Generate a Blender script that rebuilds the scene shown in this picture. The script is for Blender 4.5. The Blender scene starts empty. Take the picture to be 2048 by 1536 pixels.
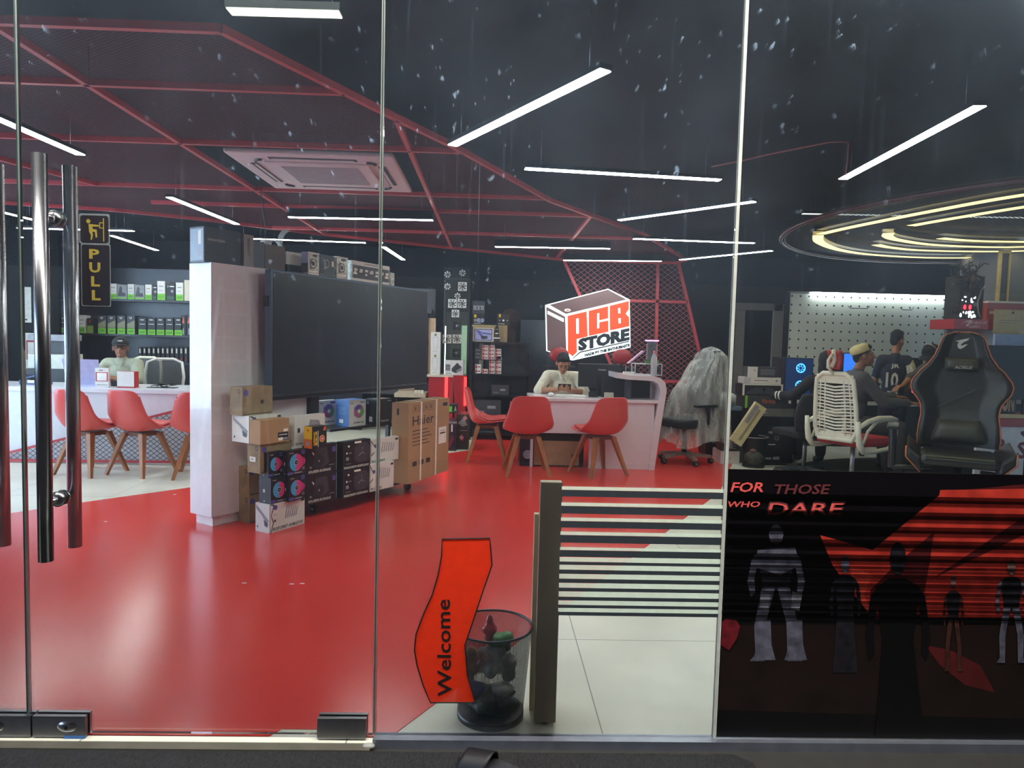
import bpy, bmesh, math, random
from mathutils import Vector, Matrix, Euler
random.seed(7)
SC = bpy.context.scene
COL = SC.collection

# ------------------------------------------------------------------ camera
FPX, EYE, CAMY = 1400.0, 1.4, -2.38
_yaw, _pit, _rol = math.radians(1.8), math.radians(3.6), 0.0255
_f = Vector((math.sin(_yaw) * math.cos(_pit), math.cos(_yaw) * math.cos(_pit), -math.sin(_pit)))
_r0 = Vector((math.cos(_yaw), -math.sin(_yaw), 0))
_u0 = _r0.cross(_f)
_U = _u0 * math.cos(_rol) - _r0 * math.sin(_rol)
_R = _r0 * math.cos(_rol) + _u0 * math.sin(_rol)
_C = Vector((0, CAMY, EYE))
cam_data = bpy.data.cameras.new('camera')
cam_data.sensor_fit = 'HORIZONTAL'
cam_data.sensor_width = 36
cam_data.lens = FPX * 36 / 2048
cam_data.clip_start = 0.02
cam = bpy.data.objects.new('camera', cam_data)
COL.objects.link(cam)
cam.matrix_world = Matrix(((_R.x, _U.x, -_f.x, _C.x), (_R.y, _U.y, -_f.y, _C.y), (_R.z, _U.z, -_f.z, _C.z), (0, 0, 0, 1)))
SC.camera = cam

# ------------------------------------------------------------------ world, sun-less daylight, exposure
SC.view_settings.view_transform = 'Standard'
SC.view_settings.look = 'None'
SC.view_settings.gamma = 1
SC.view_settings.exposure = 1.5
SC.view_settings.use_curve_mapping = False
W = bpy.data.worlds.new('world')
SC.world = W
W.use_nodes = True
W.node_tree.nodes['Background'].inputs[0].default_value = (0.5, 0.70, 1.0, 1)
W.node_tree.nodes['Background'].inputs[1].default_value = 2.2
try:
    SC.cycles.max_bounces = 8
    SC.cycles.transparent_max_bounces = 24
    SC.cycles.sample_clamp_indirect = 4
    SC.cycles.use_denoising = True
except Exception:
    pass

def area(name, loc, rot, sx, sy, power, col=(1, 1, 1)):
    l = bpy.data.lights.new(name, 'AREA')
    l.shape = 'RECTANGLE'; l.size = sx; l.size_y = sy; l.energy = power; l.color = col
    o = bpy.data.objects.new(name, l); COL.objects.link(o)
    o.location = loc; o.rotation_euler = rot
    return o
# daylight entering by the glazed left side of the shop, and an unseen fill strip added outside to brighten the poster
DAY = area('daylight', (-6.6, 2.7, 1.6), (0, math.radians(-90), 0), 2.4, 5.0, 75, (0.62, 0.78, 1.0))
CORR = area('corridor_fill', (0.0, -.80, 3.14), (math.radians(12), 0, 0), 6.0, .25, 80, (1.0, 0.95, 0.88))

# ------------------------------------------------------------------ projection helpers (pixel -> point on a known plane)
def ray(x, y): return _f * FPX + _R * (x - 1024) - _U * (y - 768)
def atz(x, y, z=0.0):
    d = ray(x, y); return _C + d * ((z - EYE) / d.z)
def aty(x, y, Y=0.0):
    d = ray(x, y); return _C + d * ((Y - CAMY) / d.y)
def proj(p):
    v = Vector(p) - _C; w = v.dot(_f); return (1024 + FPX * v.dot(_R) / w, 768 - FPX * v.dot(_U) / w)
def solve_x(P, d, px):
    """length t so that P + t d projects on column px"""
    A = _R * FPX - _f * (px - 1024)
    return -(Vector(P) - _C).dot(A) / Vector(d).dot(A)
def solve_y(P, d, py):
    A = _U * FPX + _f * (py - 768)
    return -(Vector(P) - _C).dot(A) / Vector(d).dot(A)

# ------------------------------------------------------------------ materials
def lin(c):
    if isinstance(c, str):
        c = [int(c[i:i + 2], 16) for i in (0, 2, 4)]
    out = []
    for v in c[:3]:
        v = v / 255.0
        out.append(v / 12.92 if v <= 0.04045 else ((v + 0.055) / 1.055) ** 2.4)
    return tuple(out) + (1.0,)
class NT:
    def __init__(s, name):
        s.m = bpy.data.materials.new(name); s.m.use_nodes = True
        s.t = s.m.node_tree; s.t.nodes.clear()
        s.out = s.t.nodes.new('ShaderNodeOutputMaterial')
    def n(s, typ, ins=None, **kw):
        nd = s.t.nodes.new('ShaderNode' + typ)
        for k, v in kw.items(): setattr(nd, k, v)
        for k, v in (ins or {}).items():
            sock = nd.inputs[k]
            if isinstance(v, bpy.types.NodeSocket): s.t.links.new(v, sock)
            else: sock.default_value = v
        return nd
    def math(s, op, a, b=0.0, c=None):
        i = {0: a, 1: b}
        if c is not None: i[2] = c
        return s.n('Math', i, operation=op).outputs[0]
    def ramp(s, fac, a, b, lo=0.0, hi=1.0):
        r = s.n('MapRange', {0: fac, 1: a, 2: b, 3: lo, 4: hi}); r.clamp = True
        return r.outputs[0]
    def mixc(s, fac, a, b):
        nd = s.n('Mix', data_type='RGBA')
        for sock, v in ((nd.inputs[0], fac), (nd.inputs[6], a), (nd.inputs[7], b)):
            if isinstance(v, bpy.types.NodeSocket): s.t.links.new(v, sock)
            else: sock.default_value = v
        return nd.outputs[2]
    def noise(s, scale, detail=3, vec=None, rough=0.5):
        i = {'Scale': scale, 'Detail': detail, 'Roughness': rough}
        if vec is not None: i['Vector'] = vec
        return s.n('TexNoise', i).outputs['Fac']
    def pos(s): return s.n('NewGeometry').outputs['Position']
    def obj(s): return s.n('TexCoord').outputs['Object']
    def scale(s, v, sx, sy, sz):
        return s.n('Mapping', {'Vector': v, 'Scale': (sx, sy, sz)}).outputs[0]
    def end(s, shader):
        s.t.links.new(shader, s.out.inputs[0]); return s.m
_MC = {}
def mat(name, col, rough=0.5, metal=0.0, emit=0.0, var=0.10, ns=18.0, bump=0.0, bs=200.0, alpha=1.0, spec=0.5, coat=0.0):
    if name in _MC: return _MC[name]
    t = NT(name)
    c = lin(col)
    o = t.obj()
    if emit > 0:
        if emit > 3:
            e = t.n('Emission', {0: c, 1: emit})
            _MC[name] = t.end(e.outputs[0]); return _MC[name]
    f = t.noise(ns, 4, o)
    dark = tuple(v * (1 - var) for v in c[:3]) + (1,)
    lite = tuple(min(1, v * (1 + var)) for v in c[:3]) + (1,)
    cc = t.mixc(t.ramp(f, 0.3, 0.7), dark, lite)
    ins = {'Base Color': cc, 'Roughness': rough, 'Metallic': metal, 'Alpha': alpha, 'Specular IOR Level': spec, 'Coat Weight': coat}
    if emit > 0:
        ins['Emission Color'] = c; ins['Emission Strength'] = emit
    if bump > 0:
        ins['Normal'] = t.n('Bump', {'Strength': bump, 'Distance': 0.01, 'Height': t.noise(bs, 3, o)}).outputs[0]
    _MC[name] = t.end(t.n('BsdfPrincipled', ins).outputs[0])
    return _MC[name]

# ------------------------------------------------------------------ mesh builder
_TC = {}
def text_mesh(s, bold=0.0):
    key = (s, bold)
    if key in _TC: return _TC[key]
    cu = bpy.data.curves.new('t', 'FONT'); cu.body = s; cu.resolution_u = 2; cu.offset = bold
    o = bpy.data.objects.new('t', cu); COL.objects.link(o)
    bpy.context.view_layer.update()
    dg = bpy.context.evaluated_depsgraph_get()
    me = bpy.data.meshes.new_from_object(o.evaluated_get(dg))
    vs = [v.co.copy() for v in me.vertices]; fs = [tuple(p.vertices) for p in me.polygons]
    bpy.data.objects.remove(o); bpy.data.curves.remove(cu); bpy.data.meshes.remove(me)
    x0 = min(v.x for v in vs); x1 = max(v.x for v in vs); y0 = min(v.y for v in vs); y1 = max(v.y for v in vs)
    vs = [((v.x - x0) / (x1 - x0 + 1e-9), (v.y - y0) / (y1 - y0 + 1e-9)) for v in vs]
    _TC[key] = (vs, fs); return _TC[key]

class MB:
    def __init__(s): s.v = []; s.f = []; s.mi = []; s.sm = []; s.mats = []; s.M = Matrix.Identity(4)
    def mid(s, m):
        if m not in s.mats: s.mats.append(m)
        return s.mats.index(m)
    def add(s, vs, fs, m, smooth=False):
        b = len(s.v); i = s.mid(m)
        s.v += [s.M @ Vector(v) for v in vs]
        for f in fs: s.f.append(tuple(b + k for k in f)); s.mi.append(i); s.sm.append(smooth)
        return s
    def box(s, x0, x1, y0, y1, z0, z1, m):
        v = [(x, y, z) for z in (z0, z1) for y in (y0, y1) for x in (x0, x1)]
        return s.add(v, [(0, 2, 3, 1), (4, 5, 7, 6), (0, 1, 5, 4), (1, 3, 7, 5), (3, 2, 6, 7), (2, 0, 4, 6)], m)
    def bar(s, p, q, w, h, m, up=(0, 0, 1)):
        p = Vector(p); q = Vector(q); d = (q - p).normalized(); u = Vector(up)
        if abs(d.dot(u)) > 0.99: u = Vector((0, 1, 0))
        a = d.cross(u).normalized() * (w / 2); b = a.cross(d).normalized() * (h / 2)
        v = [p - a - b, p + a - b, p + a + b, p - a + b, q - a - b, q + a - b, q + a + b, q - a + b]
        return s.add(v, [(3, 2, 1, 0), (4, 5, 6, 7), (0, 1, 5, 4), (1, 2, 6, 5), (2, 3, 7, 6), (3, 0, 4, 7)], m)
    def prism(s, pts, d, m, smooth=False):
        """polygon pts (3D) extruded by vector d"""
        n = len(pts); d = Vector(d); v = [Vector(p) for p in pts] + [Vector(p) + d for p in pts]
        s.add(v, [tuple(range(n))[::-1], tuple(range(n, 2 * n))], m)
        b = len(s.v) - 2 * n; i = s.mid(m)
        for k in range(n):
            s.f.append((b + k, b + (k + 1) % n, b + n + (k + 1) % n, b + n + k)); s.mi.append(i); s.sm.append(smooth)
        return s
    def poly(s, pts, m): return s.add([Vector(p) for p in pts], [tuple(range(len(pts)))], m)
    def tube(s, pts, r, m, n=8, closed=False):
        pts = [Vector(p) for p in pts]; N = len(pts)
        rs = r if isinstance(r, (list, tuple)) else [r] * N
        vs = []; fs = []; prev = None
        for k in range(N):
            if closed: t = pts[(k + 1) % N] - pts[k - 1]
            else: t = pts[min(k + 1, N - 1)] - pts[max(k - 1, 0)]
            if t.length < 1e-9: t = Vector((0, 0, 1))
            t.normalize()
            if prev is None:
                prev = t.orthogonal().normalized()
            a = prev - t * prev.dot(t)
            a = a.normalized() if a.length > 1e-6 else t.orthogonal().normalized()
            prev = a; b = t.cross(a)
            for j in range(n):
                an = 2 * math.pi * j / n
                vs.append(pts[k] + a * (math.cos(an) * rs[k]) + b * (math.sin(an) * rs[k]))
        for k in range(N if closed else N - 1):
            for j in range(n):
                k2 = (k + 1) % N
                fs.append((k * n + j, k * n + (j + 1) % n, k2 * n + (j + 1) % n, k2 * n + j))
        if not closed: fs += [tuple(range(n))[::-1], tuple(range((N - 1) * n, N * n))]
        return s.add(vs, fs, m, True)
    def cyl(s, p, q, r, m, n=16): return s.tube([p, q], r, m, n)
    def lathe(s, prof, m, n=24, c=(0, 0, 0), smooth=True):
        vs = []; fs = []
        for (r, z) in prof:
            for j in range(n):
                a = 2 * math.pi * j / n; vs.append((c[0] + r * math.cos(a), c[1] + r * math.sin(a), c[2] + z))
        for k in range(len(prof) - 1):
            for j in range(n): fs.append((k * n + j, k * n + (j + 1) % n, (k + 1) * n + (j + 1) % n, (k + 1) * n + j))
        return s.add(vs, fs, m, smooth)
    def ell(s, c, r, m, n=16, k=10, R=None):
        vs = []; fs = []; R = R or Matrix.Identity(3); c = Vector(c)
        for i in range(k + 1):
            ph = math.pi * i / k
            for j in range(n):
                a = 2 * math.pi * j / n
                vs.append(c + R @ Vector((r[0] * math.sin(ph) * math.cos(a), r[1] * math.sin(ph) * math.sin(a), r[2] * math.cos(ph))))
        for i in range(k):
            for j in range(n): fs.append((i * n + j, (i + 1) * n + j, (i + 1) * n + (j + 1) % n, i * n + (j + 1) % n))
        return s.add(vs, fs, m, True)
    def grid(s, fn, nu, nv, m, smooth=True):
        vs = [fn(i / nu, j / nv) for j in range(nv + 1) for i in range(nu + 1)]
        fs = [(j * (nu + 1) + i, j * (nu + 1) + i + 1, (j + 1) * (nu + 1) + i + 1, (j + 1) * (nu + 1) + i) for j in range(nv) for i in range(nu)]
        return s.add(vs, fs, m, smooth)
    def text(s, t, o, xd, yd, m, bold=0.0, seg=None):
        """text stretched so that it fills the parallelogram o, o+xd, o+yd"""
        vs, fs = text_mesh(t, bold); o = Vector(o); xd = Vector(xd); yd = Vector(yd)
        return s.add([o + xd * a + yd * b for a, b in vs], fs, m)
    def build(s, name, parent=None, loc=None, rotz=0.0, bevel=0.0, solid=0.0, sub=0):
        me = bpy.data.meshes.new(name)
        me.from_pydata([tuple(v) for v in s.v], [], s.f)
        for m in s.mats: me.materials.append(m)
        me.polygons.foreach_set('material_index', s.mi)
        me.polygons.foreach_set('use_smooth', s.sm)
        me.update()
        o = bpy.data.objects.new(name, me); COL.objects.link(o)
        if parent is not None: o.parent = parent
        if loc is not None: o.location = loc
        o.rotation_euler.z = rotz
        if solid: md = o.modifiers.new('s', 'SOLIDIFY'); md.thickness = solid; md.offset = 0
        if bevel: md = o.modifiers.new('b', 'BEVEL'); md.width = bevel; md.segments = 2; md.limit_method = 'ANGLE'; md.angle_limit = 0.8; md.harden_normals = False
        if sub: md = o.modifiers.new('u', 'SUBSURF'); md.levels = sub; md.render_levels = sub
        return o

def tag(o, label=None, cat=None, group=None, kind=None):
    if label: o['label'] = label
    if cat: o['category'] = cat
    if group: o['group'] = group
    if kind: o['kind'] = kind
    return o
def thing(name, label, cat, loc=(0, 0, 0), rotz=0.0, group=None):
    o = bpy.data.objects.new(name, None); COL.objects.link(o); o.empty_display_size = 0.1
    o.location = loc; o.rotation_euler.z = rotz
    return tag(o, label, cat, group)
def dup(root, loc, rotz, label=None, group=None):
    kids = [c for c in bpy.data.objects if c.parent is root]
    r = root.copy(); COL.objects.link(r); r.location = loc; r.rotation_euler.z = rotz
    if label: r['label'] = label
    if group: r['group'] = group
    for ch in kids:
        c = ch.copy(); COL.objects.link(c); c.parent = r
        for g in [x for x in bpy.data.objects if x.parent is ch]:
            d = g.copy(); COL.objects.link(d); d.parent = c
    return r
def struct(mb, name, **k):
    o = mb.build(name, **k); o['kind'] = 'structure'; return o

# box with printed faces: local x to the right, y into depth, z up; faces F L R T
class Carton:
    def __init__(s, w, d, h, m, sides=None):
        s.w, s.d, s.h = w, d, h; s.mb = MB(); s.mb.box(0, w, 0, d, 0, h, m)
    def fr(s, face, a, b, l=1):
        e = 0.0006 * l
        if face == 'F': return Vector((a * s.w, -e, b * s.h))
        if face == 'L': return Vector((-e, (1 - a) * s.d, b * s.h))
        if face == 'R': return Vector((s.w + e, a * s.d, b * s.h))
        if face == 'T': return Vector((a * s.w, b * s.d, s.h + e))
    def rect(s, face, a0, b0, a1, b1, m, l=1):
        s.mb.poly([s.fr(face, a0, b0, l), s.fr(face, a1, b0, l), s.fr(face, a1, b1, l), s.fr(face, a0, b1, l)], m); return s
    def poly(s, face, pts, m, l=1):
        s.mb.poly([s.fr(face, a, b, l) for a, b in pts], m); return s
    def text(s, face, t, a0, b0, a1, b1, m, l=2, bold=0.0, sh=0.0):
        o = s.fr(face, a0, b0, l); s.mb.text(t, o, s.fr(face, a1, b0, l) - o, s.fr(face, a0 + sh, b1, l) - o, m, bold); return s
    def disc(s, face, a, b, r, m, l=1, n=24, a0=0, a1=360):
        W_ = {'F': s.w, 'L': s.d, 'R': s.d, 'T': s.w}[face]; H_ = s.d if face == 'T' else s.h
        pts = [(a + r / W_ * math.cos(math.radians(a0 + (a1 - a0) * i / n)), b + r / H_ * math.sin(math.radians(a0 + (a1 - a0) * i / n))) for i in range(n + (a1 - a0 < 360))]
        if a1 - a0 < 360: pts.append((a, b))
        return s.poly(face, pts, m, l)
    def build(s, name, label, cat, loc, rotz=0.0, group=None, parent=None, bevel=0.002):
        o = s.mb.build(name, parent, loc, rotz)
        if parent is None: tag(o, label, cat, group)
        return o
UA = math.atan2(0.83, 0.56)
UD = Vector((math.cos(UA), math.sin(UA), 0)); VD = Vector((-math.sin(UA), math.cos(UA), 0))
def place(cx, cy, z, xr, xl, yt, ang=UA):
    """base corner seen at (cx,cy) resting at height z; right end, left end and top read off the view"""
    P = atz(cx, cy, z)
    u = Vector((math.cos(ang), math.sin(ang), 0)); v = Vector((-math.sin(ang), math.cos(ang), 0))
    return P, solve_x(P, u, xr), solve_x(P, v, xl), solve_y(P, Vector((0, 0, 1)), yt)
def rect_at(Y, x0, x1, yt, yb):
    ym = (yt + yb) / 2; xm = (x0 + x1) / 2
    return aty(x0, ym, Y).x, aty(x1, ym, Y).x, aty(xm, yb, Y).z, aty(xm, yt, Y).z
# ================================================================== MATERIALS OF THE SHELL
def tile_mat(name, col, s, gap=0.004, rough=0.35, ox=0.0, oy=0.0, gcol='8c8a80'):
    t = NT(name); p = t.n('SeparateXYZ', {0: t.pos()})
    fx = t.math('FRACT', t.math('DIVIDE', t.math('ADD', p.outputs[0], 100 * s + ox), s))
    fy = t.math('FRACT', t.math('DIVIDE', t.math('ADD', p.outputs[1], 100 * s + oy), s))
    g = t.math('MAXIMUM', t.math('LESS_THAN', fx, gap / s), t.math('LESS_THAN', fy, gap / s))
    n = t.noise(3.0, 5, t.pos()); n2 = t.noise(60, 3, t.pos())
    c = lin(col); a = tuple(v * 0.86 for v in c[:3]) + (1,)
    base = t.mixc(t.ramp(n, 0.35, 0.65), a, c)
    base = t.mixc(g, base, lin(gcol))
    b = t.n('Bump', {'Strength': 0.12, 'Distance': 0.002, 'Height': n2})
    return t.end(t.n('BsdfPrincipled', {'Base Color': base, 'Roughness': rough, 'Normal': b.outputs[0]}).outputs[0])
M_tile = tile_mat('beige_tile', 'e4e2cf', 0.9, 0.005, 0.28, 0.47, 0.08)
def epoxy():
    t = NT('red_epoxy'); v = t.pos()
    n = t.noise(1.3, 6, v); n2 = t.noise(9, 4, v); sp = t.noise(420, 1, v)
    c = t.mixc(t.ramp(n, 0.3, 0.7), lin('d0302a'), lin('dc3b33'))
    c = t.mixc(t.math('GREATER_THAN', sp, 0.90), c, lin('e8a79a'))
    r = t.ramp(n2, 0.25, 0.75, 0.16, 0.30)
    h = t.noise(46, 2, v)
    b = t.n('Bump', {'Strength': 0.06, 'Distance': 0.004, 'Height': h})
    return t.end(t.n('BsdfPrincipled', {'Base Color': c, 'Roughness': 0.22, 'Normal': b.outputs[0], 'Coat Weight': 0.0, 'Coat Roughness': 0.15}).outputs[0])
M_red_floor = epoxy()
def carpet():
    t = NT('grey_carpet'); v = t.scale(t.pos(), 260, 60, 60)
    n = t.noise(1.0, 4, v, 0.7); n2 = t.noise(5, 3, t.pos())
    c = t.mixc(t.ramp(n, 0.35, 0.68), lin('070708'), lin('2e2e32'))
    c = t.mixc(t.ramp(n2, 0.3, 0.7, 0, 0.35), c, lin('202020'))
    b = t.n('Bump', {'Strength': 0.8, 'Distance': 0.006, 'Height': n})
    return t.end(t.n('BsdfPrincipled', {'Base Color': c, 'Roughness': 0.95, 'Normal': b.outputs[0]}).outputs[0])
M_carpet = carpet()
M_black = mat('black_paint', '1c1f24', 0.6, var=0.15, ns=2.0, spec=0.2)
M_ceil = mat('black_ceiling', '1d2127', 0.75, var=0.2, ns=1.5, spec=0.1)
M_conc = mat('grey_tile', '8f8d86', 0.5, var=0.1, ns=6)
M_tan = mat('tan_plaster', '5f5548', 0.8, var=0.12, ns=1.2)
M_dk = mat('dark_metal', '26282b', 0.45, 0.3)
M_redbar = mat('red_steel', 'bb444b', 0.38, 0.0, var=0.08)
M_steel = mat('brushed_steel', 'a8aaae', 0.24, 1.0, var=0.05)
M_steel_d = mat('dull_steel', '9a9b9e', 0.35, 1.0, var=0.1)
M_white = mat('white_laminate', 'e9e6e8', 0.3)
M_blackp = mat('black_plastic', '131416', 0.35)
M_silicone = mat('silicone', 'cfd2c8', 0.4, alpha=0.75)
def mesh_mat(name, col, sx, sy, t0=0.16, ax=(0, 1), metal=0.0):
    t = NT(name); p = t.n('SeparateXYZ', {0: t.pos()})
    a = t.math('DIVIDE', t.math('ADD', p.outputs[ax[0]], 50), sx); b = t.math('DIVIDE', t.math('ADD', p.outputs[ax[1]], 50), sy)
    f1 = t.math('FRACT', t.math('ADD', a, b)); f2 = t.math('FRACT', t.math('ADD', t.math('SUBTRACT', a, b), 500))
    al = t.math('MAXIMUM', t.math('LESS_THAN', f1, t0), t.math('LESS_THAN', f2, t0))
    s = t.n('BsdfPrincipled', {'Base Color': lin(col), 'Roughness': 0.6, 'Metallic': metal, 'Specular IOR Level': 0.08})
    m = t.n('MixShader', {0: al, 1: t.n('BsdfTransparent').outputs[0], 2: s.outputs[0]})
    return t.end(m.outputs[0])
M_net = mesh_mat('expanded_metal', '6e353c', 0.034, 0.022, 0.17)
M_net_w = mesh_mat('expanded_metal_wall', 'a05a5c', 0.10, 0.075, 0.14, (0, 2))
M_net_c = mesh_mat('expanded_metal_counter', '5d5f66', 0.065, 0.05, 0.16, (0, 2))
M_net_r = mesh_mat('expanded_metal_ring', '1e1213', 0.05, 0.035, 0.42)

def glass_mat(name, dirt_veil=1.0):
    t = NT(name); v = t.pos()
    clear = t.n('BsdfTransparent', {0: (0.93, 0.965, 0.95, 1)})
    gl = t.n('BsdfGlossy', {'Color': (1, 1, 1, 1), 'Roughness': 0.0})
    fr = t.n('Fresnel', {'IOR': 1.5}).outputs[0]
    m1 = t.n('MixShader', {0: fr, 1: clear.outputs[0], 2: gl.outputs[0]})
    # dried drips, wipe streaks and finger smears on the pane
    st = t.noise(1.0, 4, t.scale(v, 42, 1, 1.3), 0.6)
    streak = t.math('ADD', t.ramp(st, 0.60, 0.78), t.ramp(t.noise(1.0, 2, t.scale(v, 110, 1, .9), .5), .70, .76, 0.0, 2.2))
    sm = t.noise(1.0, 2, t.scale(v, 40, 1, 26))
    where = t.ramp(t.noise(2.2, 2, v), 0.44, 0.60)
    smear = t.math('MULTIPLY', t.ramp(sm, 0.66, 0.72), where)
    haze = t.ramp(t.noise(1.6, 4, v), 0.3, 0.75, 0.012, 0.040)  # bluish veil of glare painted into the pane to lift the blacks
    z = t.n('SeparateXYZ', {0: v}).outputs[2]
    smear = t.math('MULTIPLY', smear, t.ramp(z, 1.35, 1.9, 0.0, 1.0))
    d = t.math('ADD', haze, t.math('MULTIPLY', streak, 0.035))
    d = t.math('ADD', d, t.math('MULTIPLY', smear, 0.30))
    d = t.math('MULTIPLY', d, t.ramp(z, 1.0, 1.7, 0.35, 1.0))
    d = t.math('MULTIPLY', d, dirt_veil)
    df = t.n('AddShader', {0: t.n('BsdfDiffuse', {0: (0.16, 0.22, 0.27, 1)}).outputs[0], 1: t.n('BsdfTranslucent', {0: (0.62, 0.80, 1.0, 1)}).outputs[0]})
    m2 = t.n('MixShader', {0: d, 1: m1.outputs[0], 2: df.outputs[0]})
    return t.end(m2.outputs[0])
M_glass = glass_mat('shop_glass')
def film_mat(name, col, op, rough=0.5, trans=0.0):
    t = NT(name)
    tr = t.n('BsdfTransparent')
    n = t.ramp(t.noise(30, 3, t.pos()), 0.3, 0.7, op * 0.94, min(1, op * 1.06))
    s = t.n('AddShader', {0: t.n('BsdfDiffuse', {0: lin(col)}).outputs[0], 1: t.n('BsdfTranslucent', {0: tuple(c * trans for c in lin(col)[:3]) + (1,)}).outputs[0]})
    return t.end(t.n('MixShader', {0: n, 1: tr.outputs[0], 2: s.outputs[0]}).outputs[0])
def tint_mat(name, col):
    t = NT(name)
    tr = t.n('BsdfTransparent', {0: lin(col)})
    g = t.n('BsdfDiffuse', {0: lin(col)})
    n = t.ramp(t.noise(4, 2, t.pos()), 0.3, 0.7, 0.10, 0.14)
    return t.end(t.n('MixShader', {0: n, 1: tr.outputs[0], 2: g.outputs[0]}).outputs[0])

# ================================================================== FLOOR, WALLS, CEILING
XL, XR, YB, ZC = -6.9, 9.0, 8.6, 2.78
fl = struct(MB().box(XL - .2, XR, -0.035, YB, -0.10, 0.0, M_tile), 'floor')
red = [(-0.32, 0.0), (2.21, 4.15), (2.89, 5.76), (3.6, 8.59), (-0.2, 8.59), (-0.2, 6.4), (-2.67, 3.94), (-3.23, 3.35), (-3.63, 2.88), (-5.6, 0.9), (-5.6, 0.0), (-.74, 0.0), (-.71, 0.045), (-.50, 0.045), (-.50, 0.0)]
MB().prism([(x, y, 0.0) for x, y in red], (0, 0, 0.0025), M_red_floor).build('red_floor_coating', fl)
struct(MB().box(XL - .2, XR, YB, YB + .15, 0, ZC, M_black), 'wall_back')
wl = MB()
wl.box(XL - .15, XL, -0.03, 0.2, 0, ZC, M_black); wl.box(XL - .15, XL, 5.6, YB, 0, ZC, M_black); wl.box(XL - .15, XL, 0.2, 5.6, 2.6, ZC, M_black); wl.box(XL - .15, XL, 0.2, 5.6, 0, 0.35, M_black)
struct(wl, 'wall_left')
struct(MB().box(XR, XR + .15, -0.03, YB + .1, 0, ZC, M_black), 'wall_right')
struct(MB().box(XL - .2, XR + .1, -0.1, YB + .1, ZC, ZC + .12, M_ceil), 'ceiling')
M_daypane = film_mat('window_daylight_glass', 'dfe8f5', 0.06)
struct(MB().box(XL - .1, XL - .09, 0.2, 5.6, 0.35, 2.6, M_daypane), 'window_3')
# the front wall is all glass: panes end in a slim black head at the ceiling
struct(MB().box(-6.9, 6.2, -0.05, 0.05, 2.7, ZC, M_black), 'trim_1')
struct(MB().box(-6.9, -3.02, -0.05, 0.05, 0, 2.7, M_black), 'wall_front')
struct(MB().box(3.6, 6.2, -0.05, 0.05, 0, 2.7, M_black), 'wall_front.001')
def GX(px): return (px - 980) * 2.38 / 1400
SEAM1, SEAM2, SEAM3 = -1.556, -0.376, 0.822
d1 = struct(MB().box(-3.0, SEAM1 - .006, -.006, .006, 0.012, 2.7, M_glass), 'door_1')
d2 = struct(MB().box(SEAM1 + .004, SEAM2 - .006, -.006, .006, 0.012, 2.7, M_glass), 'door_2')
w1 = struct(MB().box(SEAM2 + .005, SEAM3 - .004, -.006, .006, 0.01, 2.7, M_glass), 'window_1')
w2 = struct(MB().box(SEAM3 + .006, 3.6, -.006, .006, 0.01, 2.7, M_glass), 'window_2')
M_edge = mat('glass_edge', '2e3a38', 0.2, spec=0.8); M_edge_l = mat('glass_edge_light', '7f8a84', 0.3, alpha=0.6)
MB().box(SEAM1 - .006, SEAM1 - .001, -.007, .007, 0.012, 2.7, M_edge).build('glass_edge', d1)
MB().box(SEAM1 - .001, SEAM1 + .004, -.007, .007, 0.012, 2.7, M_edge_l).build('glass_edge', d2)
MB().box(SEAM2 - .006, SEAM2 - .002, -.007, .007, 0.012, 2.7, M_edge_l).build('glass_edge', d2)
MB().box(SEAM2 + .001, SEAM2 + .005, -.007, .007, 0.012, 2.7, M_edge_l).build('glass_edge', w1)
struct(MB().box(SEAM2 - .0015, SEAM2 + .0005, .0, .006, 0.012, 2.7, M_blackp), 'trim_2')
struct(MB().box(SEAM3 - .004, SEAM3 + .006, -.009, .009, 0.01, 2.7, M_silicone), 'trim_3')
# threshold under the doors and the steel channel that carries the fixed panes
M_stone = mat('pale_stone', '555248', 0.5, var=0.12, ns=12)
struct(MB().box(-3.0, SEAM2 - .004, -0.075, -0.035, -0.02, -0.002, M_stone), 'trim_4')
M_chan = mat('steel_channel', '8d93a0', 0.35, 0.7)
struct(MB().box(SEAM2, 3.6, -0.03, 0.012, 0.0, 0.012, M_chan).box(SEAM2, 3.6, -0.036, -0.0301, -0.02, 0.012, M_chan), 'trim_5')
# ---- the mall corridor outside, seen directly as carpet and mirrored dimly in the panes
struct(MB().box(-8, 8, -7.0, -0.036, -0.12, -0.02, mat('corridor_tile', '2e2d2b', .6)), 'floor_1')
ca = MB(); edge = []
random.seed(3)
for i in range(120):
    x = -3.0 + i * (3.87 / 119); edge.append((x, -0.072 + random.uniform(-.0025, .0025), -0.02))
edge += [(0.92, -0.12, -.02), (0.93, -0.3, -.02), (1.0, -5.5, -.02), (-3.0, -5.5, -.02)]
ca.prism(edge, (0, 0, 0.012), M_carpet)
tag(ca.build('carpet'), 'dark grey ribbed carpet laid outside the glass front', 'carpet')
struct(MB().box(-8, 8, -6.6, -6.5, -0.02, 1.98, M_tan).box(-8, 8, -6.62, -6.5, 1.98, 2.16, mat('beige_beam', '7c6d5c', .7)).box(-8, 8, -6.6, -6.52, 2.16, 3.2, M_black), 'wall_opposite')
struct(MB().box(-8, 8, -7, -0.1, 3.2, 3.3, mat('corridor_ceiling', '3a3c40', .8)), 'ceiling_1')
struct(MB().box(-8, -7.9, -7, -0.04, -0.02, .9, M_black), 'wall_corridor_left')
struct(MB().box(7.9, 8, -7, -0.04, -0.02, 3.2, M_black), 'wall_corridor_right')
struct(MB().box(-8, 8, -0.09, -0.055, 2.72, 3.2, M_black), 'wall_above_glass')
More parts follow.
